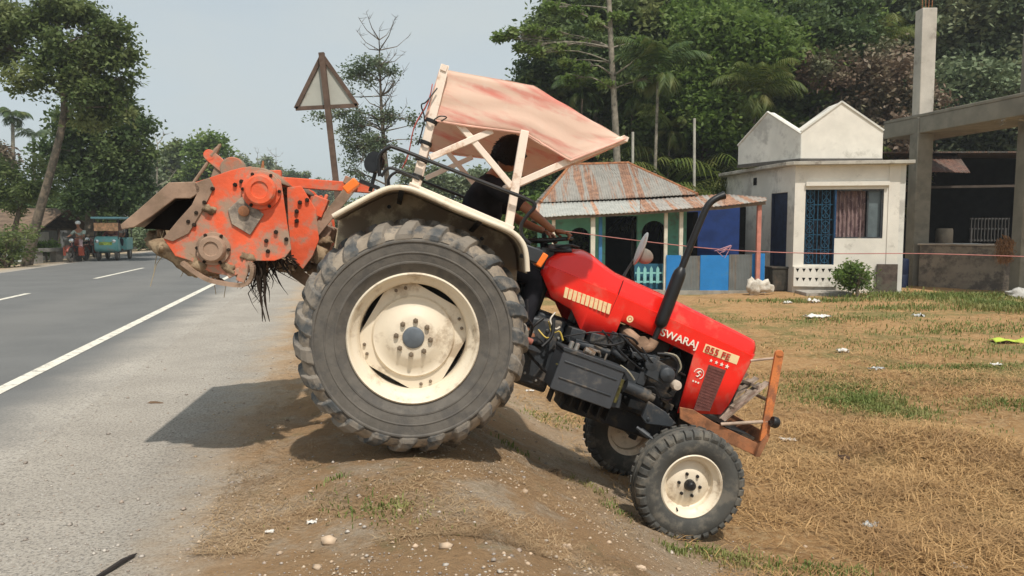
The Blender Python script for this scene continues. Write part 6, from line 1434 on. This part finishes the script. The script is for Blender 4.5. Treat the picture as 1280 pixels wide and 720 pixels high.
park('R', make_tree('reddish_tree', [(0, 0, 0, .2), (.1, 0, 3, .16), (.1, .1, 6, .1), (.0, 0, 8.5, .04)], dome(9.5, 2.6, 4.5, 18, 5), LM['brown'], shell=.6, density=24, clump=.5, per=36, L=.24, W=.13, seed=105))
park('P', make_palm('areca_palm', 9.5, .4, 14, 2.5, 6, LM['palm'], r=.07, droop=1.15, ll=.75, barkm=M_bark, skirt=True))
park('Q', make_palm('areca_palm', 7.2, -.3, 12, 2.5, 7, LM['palmy'], r=.07, droop=1.2, ll=.75, barkm=M_bark, skirt=True))
park('N', make_palm('coconut_palm', 10.5, .8, 15, 3.3, 8, LM['palm'], r=.14, droop=1.15, ll=.9))
park('Y', make_palm('young_palm', .6, 0, 14, 3.0, 9, LM['palmy'], r=.12, droop=.9, ll=.8))
park('U', make_bush('shrub', 2.4, 3.2, LM['dark'], 106, L=.24, W=.13)); park('V', make_bush('shrub', 2.0, 2.6, LM['mid'], 107, L=.24, W=.13))
used = set()
def put(k, px, Y, sc, rot, label=None, cat='tree', group=None, z=0):
    o = PR[k] if k not in used else copy_tree(PR[k]); used.add(k)
    p = foot(px, Y); o.location = p + V((0, 0, z)); o.scale = (sc, sc, sc); o.rotation_euler = (0, 0, rot)
    for kk in ('label', 'category', 'group'):
        if kk in o: del o[kk]
    tag(o, label, cat, group); return o
GV = 'trees of the grove behind the buildings'
for a in (
    ('B', 742, 36, .90, .3, 'dark tree rising above the left end of the rusty roof'), ('A', 800, 38, 1.05, 1.2, 'leafy tree above the middle of the rusty roof'), ('B', 800, 42, 1.1, 2.0, 'tall dark tree behind the slim pale trunk'),
    ('C', 868, 40, 1.05, .6, 'bright green tree high above the blue veranda panels'), ('C', 930, 38, 1.0, 2.4, 'bright green tree above the left gabled block'), ('C', 885, 34, .86, 3.7, 'lower bright green tree between the hut roof and the shop'), ('C', 985, 37, .98, 5.1, 'bright green tree behind the gap of the gabled blocks'), ('A', 900, 46, 1.0, 3.1, 'bushy tree just behind the shop roof corner'),
    ('B', 975, 36, .95, 4.0, 'dark tree between the two gabled blocks'), ('A', 1010, 42, 1.15, 5.0, 'mid green tree behind the right gabled block'), ('R', 1062, 33, 1.0, .8, 'reddish brown tree above the right gabled block'),
    ('D', 1105, 39.5, 1.08, 1.5, 'dull tree left of the pale upper column'), ('D', 1190, 39.5, 1.15, 2.2, 'dull grey green tree above the concrete slab'), ('D', 1250, 40, 1.18, 3.3, 'dull tree beside the right column top'), ('B', 1165, 44, 1.2, 4.4, 'dark tree just right of the pale upper column'), ('D', 1300, 39.5, 1.15, .2, 'dull tree cut by the right frame edge'), ('A', 1225, 43, 1.2, 1.0, 'tall tree far behind the concrete slab'), ('A', 1080, 45, 1.2, 3.0, 'tall tree far behind the pale upper column')): put(*a[:5], label=a[5], group=GV)
for a in (
    ('P', 684, 37, .72, 0, 'short areca palm against the sky left of the grove'), ('P', 722, 33, .80, 1, 'areca palm above the canopy tip'), ('P', 792, 33, .78, 2, 'areca palm behind the roof ridge of the hut'), ('Q', 870, 33, .92, 3, 'yellow green areca palm above the long vent pipe'), ('Q', 935, 30, .95, 4, 'yellow green palm left of the left gabled block'), ('P', 960, 34, .85, 5, 'tall areca palm over the left gabled block'), ('Q', 905, 33, 1.1, 5.5, 'palm with pale fronds above the eaves of the shop'), ('Q', 830, 32, .8, 2.2, 'low areca palm over the right slope of the rusty roof'), ('P', 1008, 35, .95, 4.4, 'tall palm above the gap of the gabled blocks'), ('Q', 1092, 36, 1.35, .4, 'pale frond palm left of the upper column')): put(*a[:5], label=a[5], cat='palm tree', group='palms of the grove')
for a in (('N', 812, 40, 1.1, 2.0, 'coconut palm with long fronds in the middle of the grove'), ('N', 1100, 44, 1.25, 3.0, 'coconut palm far behind the upper column')): put(*a[:5], label=a[5], cat='palm tree', group='coconut palms')
for a in (('Y', 888, 29, 1.5, 0, 'big arching fronds behind the blue veranda'), ('Y', 850, 30.5, 1.7, 1, 'big arching fronds behind the right slope of the tin roof'), ('Y', 1000, 31, 1.9, 2, 'tall arching fronds over the gap of the gabled blocks'), ('Y', 800, 31, 1.5, 3, 'arching fronds behind the hut ridge'), ('Y', 925, 31, 2.1, 4, 'tall arching fronds above the left gabled block'), ('Y', 965, 33, 2.3, 5, 'highest arching fronds between the two gabled blocks'), ('Y', 870, 34, 2.3, 6, 'tall pale fronds above the end of the exhaust pipe'), ('Y', 835, 35, 2.2, 2.6, 'tall arching fronds left of the pale bamboo pole'), ('Y', 760, 33, 1.5, 3.6, 'arching fronds in the shade behind the roof ridge')): put(*a[:5], label=a[5], cat='young palm', group='low palms behind the huts')
for i in range(26):
    k = 'U' if i % 3 else 'V'; put(k, 672 + 25 * i, (31 if i < 12 else 36) + 7 * ((i * 37) % 10) / 10, 1.0 + .5 * ((i * 13) % 7) / 7, i * 1.3, label='dark shrub of the shaded undergrowth behind the buildings', cat='shrub', group='undergrowth shrubs of the grove')
for i in range(14):
    put('AB'[i % 2], 755 + 46 * i, 50 + 6 * (i % 3), 1.15 + .1 * (i % 3), i * .9, label='back row broadleaf tree filling the depth of the grove', cat='tree', group='back row of the grove')
# overhanging light-leaved branches reaching out over the sky, with the slim pale trunk in front of the grove
b0 = foot(772, 30)
t = make_tree('slim_tree', tk_px(b0, [(774, 330, .17, 0), (772, 220, .15, 0), (768, 130, .12, 0), (764, 60, .11, 0), (760, -30, .08, 0)]),
    lobes_px(b0, [(690, 40, 12, 0, .4), (665, 38, 9, 0, .35), (640, 42, 7, 0, .35), (625, 46, 5, 0, .4), (700, 60, 12, 0, .35), (672, 65, 6, 0, .35), (725, 55, 12, 0, .4), (735, 85, 12, -.4, .4), (715, 100, 8, 0, .35), (790, 78, 15, -.6, .45), (800, 55, 12, -.4, .4), (745, 30, 14, 0, .4), (770, 20, 14, 0, .5), (720, 15, 14, 0, .4), (690, 8, 8, 0, .4), (820, 95, 10, -.6, .4), (757, 105, 8, 0, .4), (650, 60, 4, 0, .4), (708, 78, 8, 0, .3)]),
    LM['light'], mn=14, density=40, clump=.20, per=26, L=.18, W=.12, seed=13, base=b0, barkm=M_barkpale, twigs=.6, shell=.1); tag(t, 'slim tree whose airy branches reach left over the sky', 'tree')
b0 = foot(816, 29.5)
t = make_palm('areca_palm', 7.6, .1, 12, 2.2, 23, LM['palm'], r=.06, ll=.7, skirt=True, base=b0); tag(t, 'areca palm with a thin straight trunk right of the slim tree', 'palm tree')
for px, y0, y1, Y, lab in ((868, 148, 206, 27.5, 'pale upright bamboo pole standing before the grove'), (791, 165, 205, 28.5, 'thin pale pole above the right end of the hut ridge')):
    a, b_ = at(px, y0, Y), at(px, 330, Y); q = MB(); q.tube([V((b_.x, Y, -.5)), V((a.x, Y, a.z))], .05, 8); o = q.build('bamboo_pole', mat('pale_pole', (.42, .40, .34), .8)); tag(o, lab, 'pole', 'poles before the grove')
# bush in front of the shop
t = make_bush('shrub', .62, 1.0, LM['light'], 95, n=5200, L=.10, W=.06, base=V((at(1072, 357, 20.9).x, 20.9, -.52))); tag(t, 'round bright green bush beside the shop doorstep', 'shrub')
# =================================================================== ROAD SIGN
Ys = 11.0
A_, B_, C_ = at(403, 69, Ys), at(370, 136, Ys), at(447, 132, Ys); Mdown = at(442, 409, Ys)
sgn = base_empty('warning_sign', V((Mdown.x, Ys, 0))); tag(sgn, 'triangular road sign seen from behind on a leaning rusty post', 'road sign')
M_signback = mat('sign_back', (.42, .42, .37), .7, 0, .1, 2, dirt=(.30, .27, .22), dirt_amt=.3, ds=2)
M_signrust = mat('sign_frame', (.115, .075, .055), .8, 0, .25, 7)
q = MB(); q.add([tuple(p + V((0, dy, 0))) for dy in (0, .012) for p in (A_, B_, C_)], [(0, 1, 2), (5, 4, 3), (0, 3, 4, 1), (1, 4, 5, 2), (2, 5, 3, 0)]); q.build('sign_plate', M_signback, sgn, smooth=0)
q = MB()
for a, b_ in ((A_, B_), (B_, C_), (C_, A_)): q.bar(a + V((0, -.012, 0)), b_ + V((0, -.012, 0)), .03, .055, (0, 1, 0))
q.build('sign_frame', M_signrust, sgn)
q = MB(); q.bar(at(403, 67, Ys) + V((0, -.05, 0)), V((Mdown.x, Ys - .05, -.1)), .07, .075); q.build('post', M_signrust, sgn)

# =================================================================== THREE-WHEELER AND MOTORCYCLES ON THE ROAD
def small_wheel(q, r, w, o): q.lathe([(r * .55, -w * .3), (r * .6, -w * .5), (r * .9, -w * .5), (r, -w * .25), (r, w * .25), (r * .9, w * .5), (r * .6, w * .5), (r * .55, w * .3)], o=o, n=20)
def frame_at(name, px, Y, heading):     # local x = forward
    p = foot(px, Y); p.z = .008; o = empty(name, p, heading); return o
aw_ = frame_at('three_wheeler', 142, 33.2, R(-90 - 13.43 + 27)); aw_.location.z = .008
tag(aw_, 'teal three-wheeled passenger rickshaw with a flat blue roof on the road', 'auto rickshaw')
M_awt = mat('rickshaw_teal', (.17, .42, .40), .45, 0, .15, 3, dirt=(.3, .34, .3), dirt_amt=.3); M_awroof = mat('rickshaw_roof', (.22, .44, .48), .5, 0, .1, 3)
q = MB(); q.prism([(1.12, .42), (1.18, .62), (1.12, .90), (.98, 1.02), (.72, 1.02), (.60, .55), (.60, .36), (.95, .34)], -.46, .46); q.build('front_body', M_awt, aw_, bevel=.07)
q = MB(); q.prism([(-1.2, .40), (-1.25, .95), (-.20, .95), (-.12, .40)], -.52, .52); q.build('rear_body', M_awt, aw_, bevel=.04)
q = MB(); q.box((-.1, 0, .36), (2.1, .9, .08)); q.build('floor', M_black, aw_)
q = MB(); q.box((-.10, 0, 1.80), (2.45, 1.12, .09)); q.build('roof', M_awroof, aw_, bevel=.03)
q = MB()
for x, y in ((1.0, -.46), (1.0, .46), (-.2, -.48), (-.2, .48), (-1.15, -.48), (-1.15, .48)): q.tube([(x - (.0 if x < .9 else .0), y, .9), (x - (.08 if x > .9 else 0), y, 1.77)], .02, 6)
q.build('roof_post', M_black, aw_)
q = MB(); q.box((.97, 0, 1.42), (.03, .94, .34)); q.build('windscreen_band', mat('windscreen_orange', (.70, .38, .20), .5, 0, .35, 6), aw_)
q = MB(); q.box((1.165, .0, .72), (.03, .5, .13)); q.build('number_board', mat('board_yellow_green', (.35, .45, .08), .5, 0, .5, 8), aw_)
q = MB(); q.box((-.45, 0, .82), (.4, .95, .12)); q.box((-.65, 0, 1.1), (.1, .95, .5)); q.build('seat', M_dkint, aw_)
for y in (-.33, .33):
    q = MB(); q.lathe([(0, .03), (.07, .02), (.075, -.03), (0, -.04)], o=(1.15, y, .82), ax='x', n=14); q.build('headlight', M_mirror, aw_)
for o_ in ((.85, -.36, .24), (.85, .36, .24), (-.85, -.45, .24), (-.85, .45, .24)):
    q = MB(); small_wheel(q, .24, .11, o_); w_ = q.build('wheel', M_rubber, aw_); q = MB(); q.lathe([(0, -.05), (.13, -.045), (.135, .045), (0, .05)], o=o_, n=16); q.build('rim', M_steel, w_)
def rider(name, label, hips, facing, cols, seatz, arms, cap=None, lean=.0, root=None):
    o = empty(name, root or (0, 0, 0), facing); tag(o, label, 'person'); z = seatz; hz2 = .0
    Jr = [((0, 0, z + .05), (.14, .12)), ((lean * .3, 0, z + .25), (.12, .14)), ((lean, 0, z + .46), (.13, .15)), ((lean + .03, 0, z + .60), .055), ((lean + .05, 0, z + .66), .05), ((lean + .07, 0, z + .75), (.085, .095)), ((lean + .07, 0, z + .84), (.06, .07)),
          ((lean, -.19, z + .47), .055), ((lean + .15, -.26, z + .30), .042), (arms, .030), ((lean, .19, z + .47), .055), ((lean + .15, .26, z + .30), .042), ((arms[0], -arms[1], arms[2]), .030),
          ((.36, -.16, z + .04), .075), ((.33, -.19, z - .38), .05), ((.45, -.19, z - .42), .04), ((.36, .16, z + .04), .075), ((.33, .19, z - .38), .05), ((.45, .19, z - .42), .04)]
    Er = [(0, 1), (1, 2), (2, 3), (3, 4), (4, 5), (5, 6), (2, 7), (7, 8), (8, 9), (2, 10), (10, 11), (11, 12), (0, 13), (13, 14), (14, 15), (0, 16), (16, 17), (17, 18)]
    skin('body', Jr, Er, M_skin, o, subd=1)
    skin('shirt', [(Jr[0][0], (.15, .14)), (Jr[1][0], (.135, .155)), (Jr[2][0], (.145, .165)), (Jr[7][0], .07), (Jr[8][0], .058), (Jr[10][0], .07), (Jr[11][0], .058)], [(0, 1), (1, 2), (2, 3), (3, 4), (2, 5), (5, 6)], cols[0], o, subd=1)
    skin('trousers', [(Jr[0][0], (.15, .14)), (Jr[13][0], .09), (Jr[14][0], .065), (Jr[16][0], .09), (Jr[17][0], .065)], [(0, 1), (1, 2), (0, 3), (3, 4)], cols[1], o, subd=1)
    q = MB(); q.ball((lean + .06, 0, z + .81), .115, 12, 8, (1, .9, .75)); q.build('helmet' if cap else 'hair', cap or M_hair, o)
    return o
C_mar = mat('maroon_shirt', (.16, .05, .05), .9); C_dk = mat('dark_trousers', (.03, .03, .04), .9)
rider('person', 'driver in a maroon shirt inside the teal three-wheeler', None, aw_.rotation_euler.z, (C_mar, C_dk), .72, (.62, -.2, 1.05), None, .1, root=tuple(aw_.matrix_world.translation if False else V(aw_.location) + Matrix.Rotation(aw_.rotation_euler.z, 3, 'Z') @ V((.15, 0, 0))))
rider('person', 'passenger in pale clothes seated behind the three-wheeler driver', None, aw_.rotation_euler.z, (mat('pale_shirt', (.45, .38, .33), .9), C_dk), .84, (.35, -.2, .95), None, 0, root=tuple(V(aw_.location) + Matrix.Rotation(aw_.rotation_euler.z, 3, 'Z') @ V((-.55, .15, 0))))
def motorcycle(px, Y, heading, label, col):
    o = frame_at('motorcycle', px, Y, heading); tag(o, label, 'motorcycle')
    for x in (.66, -.62):
        q = MB(); small_wheel(q, .30, .09, (x, 0, .30)); w_ = q.build('wheel', M_rubber, o); q = MB(); q.lathe([(0, -.03), (.05, -.03), (.06, .03), (0, .03)], o=(x, 0, .30), n=12)
        for k in range(6): a = pi / 3 * k; q.tube([(x, 0, .30), (x + .18 * cos(a), 0, .30 + .18 * sin(a))], .012, 4)
        q.build('rim', M_steel, w_)
        q = MB(); q.grid(lambda u, v: V((x + .34 * cos(R(20 + 140 * u)), (v - .5) * .14, .30 + .34 * sin(R(20 + 140 * u)))), 12, 3); q.build('mudguard', col, o, solid=.01)
    q = MB(); q.tube([(.62, -.06, .30), (.42, -.06, .95)], .022, 6); q.tube([(.62, .06, .30), (.42, .06, .95)], .022, 6); q.tube([(.40, -.34, 1.02), (.44, -.15, .98), (.44, .15, .98), (.40, .34, 1.02)], .015, 6); q.build('handlebar', M_black, o)
    q = MB(); q.ball((.52, 0, .86), .10, 14, 8, (.8, 1, 1)); q.build('headlight', M_mirror, o)
    q = MB(); q.ball((.18, 0, .80), .24, 14, 8, (1.2, .55, .55)); q.build('fuel_tank', col, o)
    q = MB(); q.box((-.30, 0, .76), (.72, .24, .10)); q.build('seat', M_black, o, bevel=.03)
    q = MB(); q.box((.08, 0, .42), (.42, .24, .34)); q.tube([(.40, 0, .85), (.0, 0, .25), (-.6, 0, .32)], .03, 6); q.build('engine', M_dark, o, bevel=.03)
    q = MB(); q.tube([(.30, -.38, .25), (.40, -.34, .62), (.34, 0, .70), (.40, .34, .62), (.30, .38, .25)], .018, 6); q.box((.36, -.30, .42), (.06, .22, .34)); q.box((.36, .30, .42), (.06, .22, .34)); q.build('leg_guard', col, o)
    return o
M_motor = mat('motor_maroon', (.22, .05, .03), .4, 0, .1, 4)
hd_ = R(-90 - 13.43 + 18)
mo = motorcycle(98, 31.5, hd_, 'maroon motorcycle ridden by the person in the white helmet', M_motor)
rider('person', 'motorcycle rider in a pale green shirt and white helmet', None, hd_, (mat('pale_green_shirt', (.36, .42, .36), .9), mat('pink_cloth', (.50, .36, .36), .9)), .78, (.40, -.32, 1.0), mat('helmet_white', (.8, .8, .78), .4), .08, root=tuple(V(mo.location) + Matrix.Rotation(hd_, 3, 'Z') @ V((-.22, 0, 0))))
mo2 = motorcycle(114, 34.5, hd_ + .2, 'second maroon motorcycle standing behind the ridden one', M_motor)

# =================================================================== FAR ROADSIDE, LEFT
def simple_house(name, px0, px1, ytop, Y, depth, wallm, roofm, label, cat, rise=.8, over=.4, ops=(), gablef=False):
    a, b_ = foot(px0, Y), foot(px1, Y); pl = Pl(a, b_); zt = pl.uz((px0 + px1) / 2, ytop)[1]; o = base_empty(name, (a + b_) / 2); tag(o, label, cat)
    q = MB(); opp = []
    for (p0, p1, y0, y1) in ops: u0, z1 = pl.uz(p0, y0); u1, z0 = pl.uz(p1, y1); opp.append((u0, u1, z0, z1))
    pl.wall(q, 0, pl.L, -.4, zt, opp, .15); pl.rect(q, 0, .15, -.4, zt, -depth, -.151); pl.rect(q, pl.L - .15, pl.L, -.4, zt, -depth, -.151); pl.rect(q, .151, pl.L - .151, -.4, zt, -depth, -depth + .15); q.build('wall', wallm, o, smooth=0)
    if opp:
        q = MB()
        for u0, u1, z0, z1 in opp: pl.rect(q, u0, u1, z0, z1, -.5, -.45)
        q.build('opening_backing', M_dkint, o)
    q = MB(); q.add([pl.pt(-over, zt - .02, over), pl.pt(pl.L + over, zt - .02, over), pl.pt(pl.L + over, zt + rise, -depth / 2), pl.pt(-over, zt + rise, -depth / 2), pl.pt(pl.L + over, zt - .02, -depth - over), pl.pt(-over, zt - .02, -depth - over)], [(0, 1, 2, 3), (3, 2, 4, 5)])
    q.build('roof', roofm, o, solid=.06, smooth=0); return o, pl
simple_house('roadside_stall', -40, 42, 290, 35, 4, mat('stall_white', (.45, .46, .44), .9, 0, .2, 2), mat('thatch_brown', (.16, .11, .075), .95, 0, .4, 3, bump=.8), 'white walled roadside stall with a sagging brown roof', 'stall', 1.1, .5, [(8, 22, 296, 318)])
o, pl = simple_house('roadside_house', 148, 188, 277, 62, 5, mat('house_white', (.46, .44, .42), .9, 0, .15, 1), tin_mat('pale_tin', (.42, .37, .35), (.30, .2, .16), .3), 'white house with a pale tin roof behind the three-wheeler', 'house', 1.0, .5, [(158, 163, 284, 296)])
def wall_run(name, px0, Y0, px1, Y1, ytop, m, label, cat, th=.08):
    a, b_ = foot(px0, Y0), foot(px1, Y1); pl = Pl(a, b_); o = base_empty(name, (a + b_) / 2); tag(o, label, cat); zt = pl.uz((px0 + px1) / 2, ytop)[1]
    q = MB(); pl.rect(q, 0, pl.L, -.4, zt, -th, 0); q.build('panel', m, o, smooth=0)
    n = max(2, int(pl.L / 1.6))
    for k in range(n + 1): q = MB(); u = pl.L * k / n; pl.rect(q, u - .05, u + .05, -.4, zt + .08, .002, .08); q.build('post', MATS['dark_post'], o)
    return o
wall_run('corrugated_fence', 52, 36, 96, 37, 288, tin_mat('fence_grey', (.20, .21, .21), (.13, .11, .1), .2, 40), 'grey corrugated fence behind the motorcycle', 'fence')
wall_run('grey_wall', 163, 52, 208, 60, 286, mat('wall_grey', (.22, .22, .21), .9, 0, .2, 2), 'low grey wall beyond the three-wheeler', 'wall')
wall_run('grey_wall', 203, 60, 300, 110, 283, mat('wall_buff', (.30, .27, .22), .9, 0, .2, 2), 'buff wall receding along the far roadside', 'wall')
# concrete bench / culvert slab
a, b_ = at(46, 322, 30.5), at(104, 316, 32.5); q = MB(); pl = Pl(a, b_); pl.rect(q, 0, pl.L, .42, .56, -.5, 0); sb = None
o = base_empty('culvert_parapet', pl.pt(pl.L / 2, 0)); tag(o, 'low dark concrete culvert parapet at the road edge left of the motorcycle', 'parapet')
q.build('slab', mat('parapet_grey', (.20, .19, .17), .95, 0, .3, 3), o)
for f_ in (.08, .5, .92): q = MB(); pl.rect(q, pl.L * f_ - .14, pl.L * f_ + .14, -.2, .418, -.45, -.05); q.build('pier', MATS['parapet_grey'], o)
# utility pole and wires far right
# =================================================================== SMALL THINGS ON THE GROUND
def on_ground(px, py, dz=0): p = ground(px, py); return p + V((0, 0, dz))
M_paper = mat('litter_white', (.70, .67, .62), .7, 0, .1, 20); M_foil = mat('litter_silver', (.50, .50, .48), .35, .5, .2, 30, bump=.5)
def scrap(px, py, r_, m, name, label, cat, seed, thick=.25, grp='scraps of litter on the field', flat=1.0):
    p = on_ground(px, py, r_ * .06); q = MB(); rg = random.Random(seed)
    n = 9; q.grid(lambda u, v: p + V(((u - .5) * 2 * r_, (v - .5) * 1.2 * r_, thick * r_ * (.5 + noise.noise(V((u * 4, v * 4, seed)))) * 1.2)) + V((noise.noise(V((v * 5, seed, 0))) * r_ * .5, noise.noise(V((u * 5, seed, 3))) * r_ * .4, 0)), n, n)
    tag(q.build(name, m, smooth=30, solid=.003), label, cat, grp); 
scrap(1021, 398, .24, M_paper, 'plastic_sheet', 'largest flat white plastic scrap, out on the field before the shop', 'litter', 1)
scrap(1053, 441, .09, M_paper, 'paper_scrap', 'small bright white scrap on bare dirt right of the tractor bonnet', 'litter', 2, .6)
scrap(1088, 660, .062, M_foil, 'foil_wrapper', 'crumpled silver wrapper lying on straw in the near field', 'litter', 3, .5)
scrap(985, 551, .075, M_paper, 'paper_strip', 'pale strip of litter right of the bumper', 'litter', 4)
scrap(1017, 379, .14, M_paper, 'paper_scrap', 'white scrap near the bush by the shop', 'litter', 5, .6)
scrap(1148, 396, .11, M_foil, 'foil_scrap', 'grey scrap in the grass before the counter wall', 'litter', 6, .5)
scrap(1196, 711, .05, M_paper, 'paper_scrap', 'pale scrap in the straw at the bottom right corner', 'litter', 7, .5)
scrap(985, 380, .10, M_paper, 'paper_scrap', 'pale scrap on the dirt before the mossy tank', 'litter', 8, .5)
scrap(1245, 458, .07, M_paper, 'paper_scrap', 'small pale scrap below the yellow green cloth', 'litter', 12, .5)
scrap(1095, 463, .09, M_foil, 'foil_scrap', 'faint grey scrap between two grass patches', 'litter', 13, .4)
scrap(662, 490, .05, M_paper, 'paper_scrap', 'pale scrap under the gearbox of the tractor', 'litter', 14, .4)
scrap(390, 655, .022, M_paper, 'paper_scrap', 'tiny white scrap left on the verge litter below the big wheel', 'litter', 15, .5)
scrap(337, 668, .020, M_paper, 'paper_scrap', 'tiny pale scrap at the gravel edge in the near verge', 'litter', 16, .5)
p = on_ground(1268, 428); q = MB(); q.grid(lambda u, v: p + V(((u - .5) * .75, (v - .5) * .28, .03 + .05 * noise.noise(V((u * 4, v * 3, 2))) + .02 * sin(u * 9))), 16, 8); tag(q.build('cloth', mat('lime_cloth', (.42, .52, .06), .8, 0, .15, 6), smooth=60, solid=.006), 'lime yellow cloth lying on the field at the right edge', 'cloth')
p = on_ground(1272, 373, .10); q = lump(p, .24, 3.3, (1.2, .8, .7), 18, 12, .5); tag(q.build('stone', mat('pale_stone', (.42, .41, .38), .9, 0, .15, 5, bump=.5)), 'pale stone heap by the foot of the right column', 'stone')
p = on_ground(1054, 578); q = lump(p + V((0, 0, .02)), .05, 5.3, (1.2, .8, .8), 14, 10, .8); tag(q.build('dung_clod', mat('dung', (.07, .040, .022), .95, 0, .4, 30, bump=1), smooth=70), 'dark dung clod in the straw right of the front wheel', 'clod')
p = on_ground(696, 594); q = lump(p + V((0, 0, .01)), .03, 6.3, (1.3, .8, .9), 12, 8, .8); tag(q.build('dirt_clod', M_mud, smooth=70), 'brown dirt clod in the shade under the tractor', 'clod')
p = on_ground(708, 686); q = lump(p + V((0, 0, .004)), .022, 2.3, (1.2, .9, .8), 12, 8, .5); tag(q.build('stone', mat('tan_stone', (.55, .42, .30), .9), smooth=0), 'tan pebble on the bare slope below the far front wheel', 'stone', 'pale stones on the slope')
p = on_ground(800, 712); q = lump(p + V((0, 0, .004)), .02, 7.3, (1.4, .9, .8), 12, 8, .5); tag(q.build('stone', MATS['tan_stone'], smooth=0), 'tan pebble at the bottom edge left of the front wheel', 'stone', 'pale stones on the slope')
p = on_ground(838, 692); q = lump(p + V((0, 0, .004)), .018, 9.3, (1.1, .9, .8), 12, 8, .5); tag(q.build('stone', mat('white_stone', (.68, .60, .52), .9), smooth=0), 'whitish pebble just below the front tyre', 'stone', 'pale stones on the slope')
p = on_ground(560, 556); q = lump(p + V((0, 0, .005)), .045, 4.9, (1.5, .8, .6), 14, 8, .9); tag(q.build('dirt_clod', M_mud, smooth=70), 'crumbly dirt clod pressed under the big rear tyre', 'clod')
p = on_ground(131, 719, .006); p2 = on_ground(172, 695, .010); q = MB(); q.tube([p + (p - p2) * .5, (p + p2) * .5 + V((0, 0, .006)), p2 + (p - p2) * .15, p2], [.010, .011, .008, .001], 6); tag(q.build('stick', mat('dark_stick', (.025, .02, .018), .8)), 'dark pointed stick on the gravel at the bottom left', 'stick')
p = on_ground(193, 504, .004); q = lump(p, .018, 4.1, (3.2, 1.0, .5), 10, 6, .9); tag(q.build('twig_scrap', mat('twig_brown', (.16, .10, .06), .9)), 'brown twig scrap beside the shadow on the shoulder', 'twig')
# =================================================================== HAZE
q = MB(); q.box((-200, 500, 8.0), (4600, 4600, 22.0)); hzb = q.build('haze', bpy.data.materials.new('haze'), smooth=0); tag(hzb, kind='stuff')
hm = hzb.data.materials[0]; hm.use_nodes = True; nt = hm.node_tree; nt.nodes.remove(nt.nodes['Principled BSDF'])
pv = nt.nodes.new('ShaderNodeVolumePrincipled'); pv.inputs['Color'].default_value = (.86, .90, .94, 1); pv.inputs['Density'].default_value = .0010; pv.inputs['Anisotropy'].default_value = .2
nt.links.new(pv.outputs[0], nt.nodes['Material Output'].inputs['Volume'])
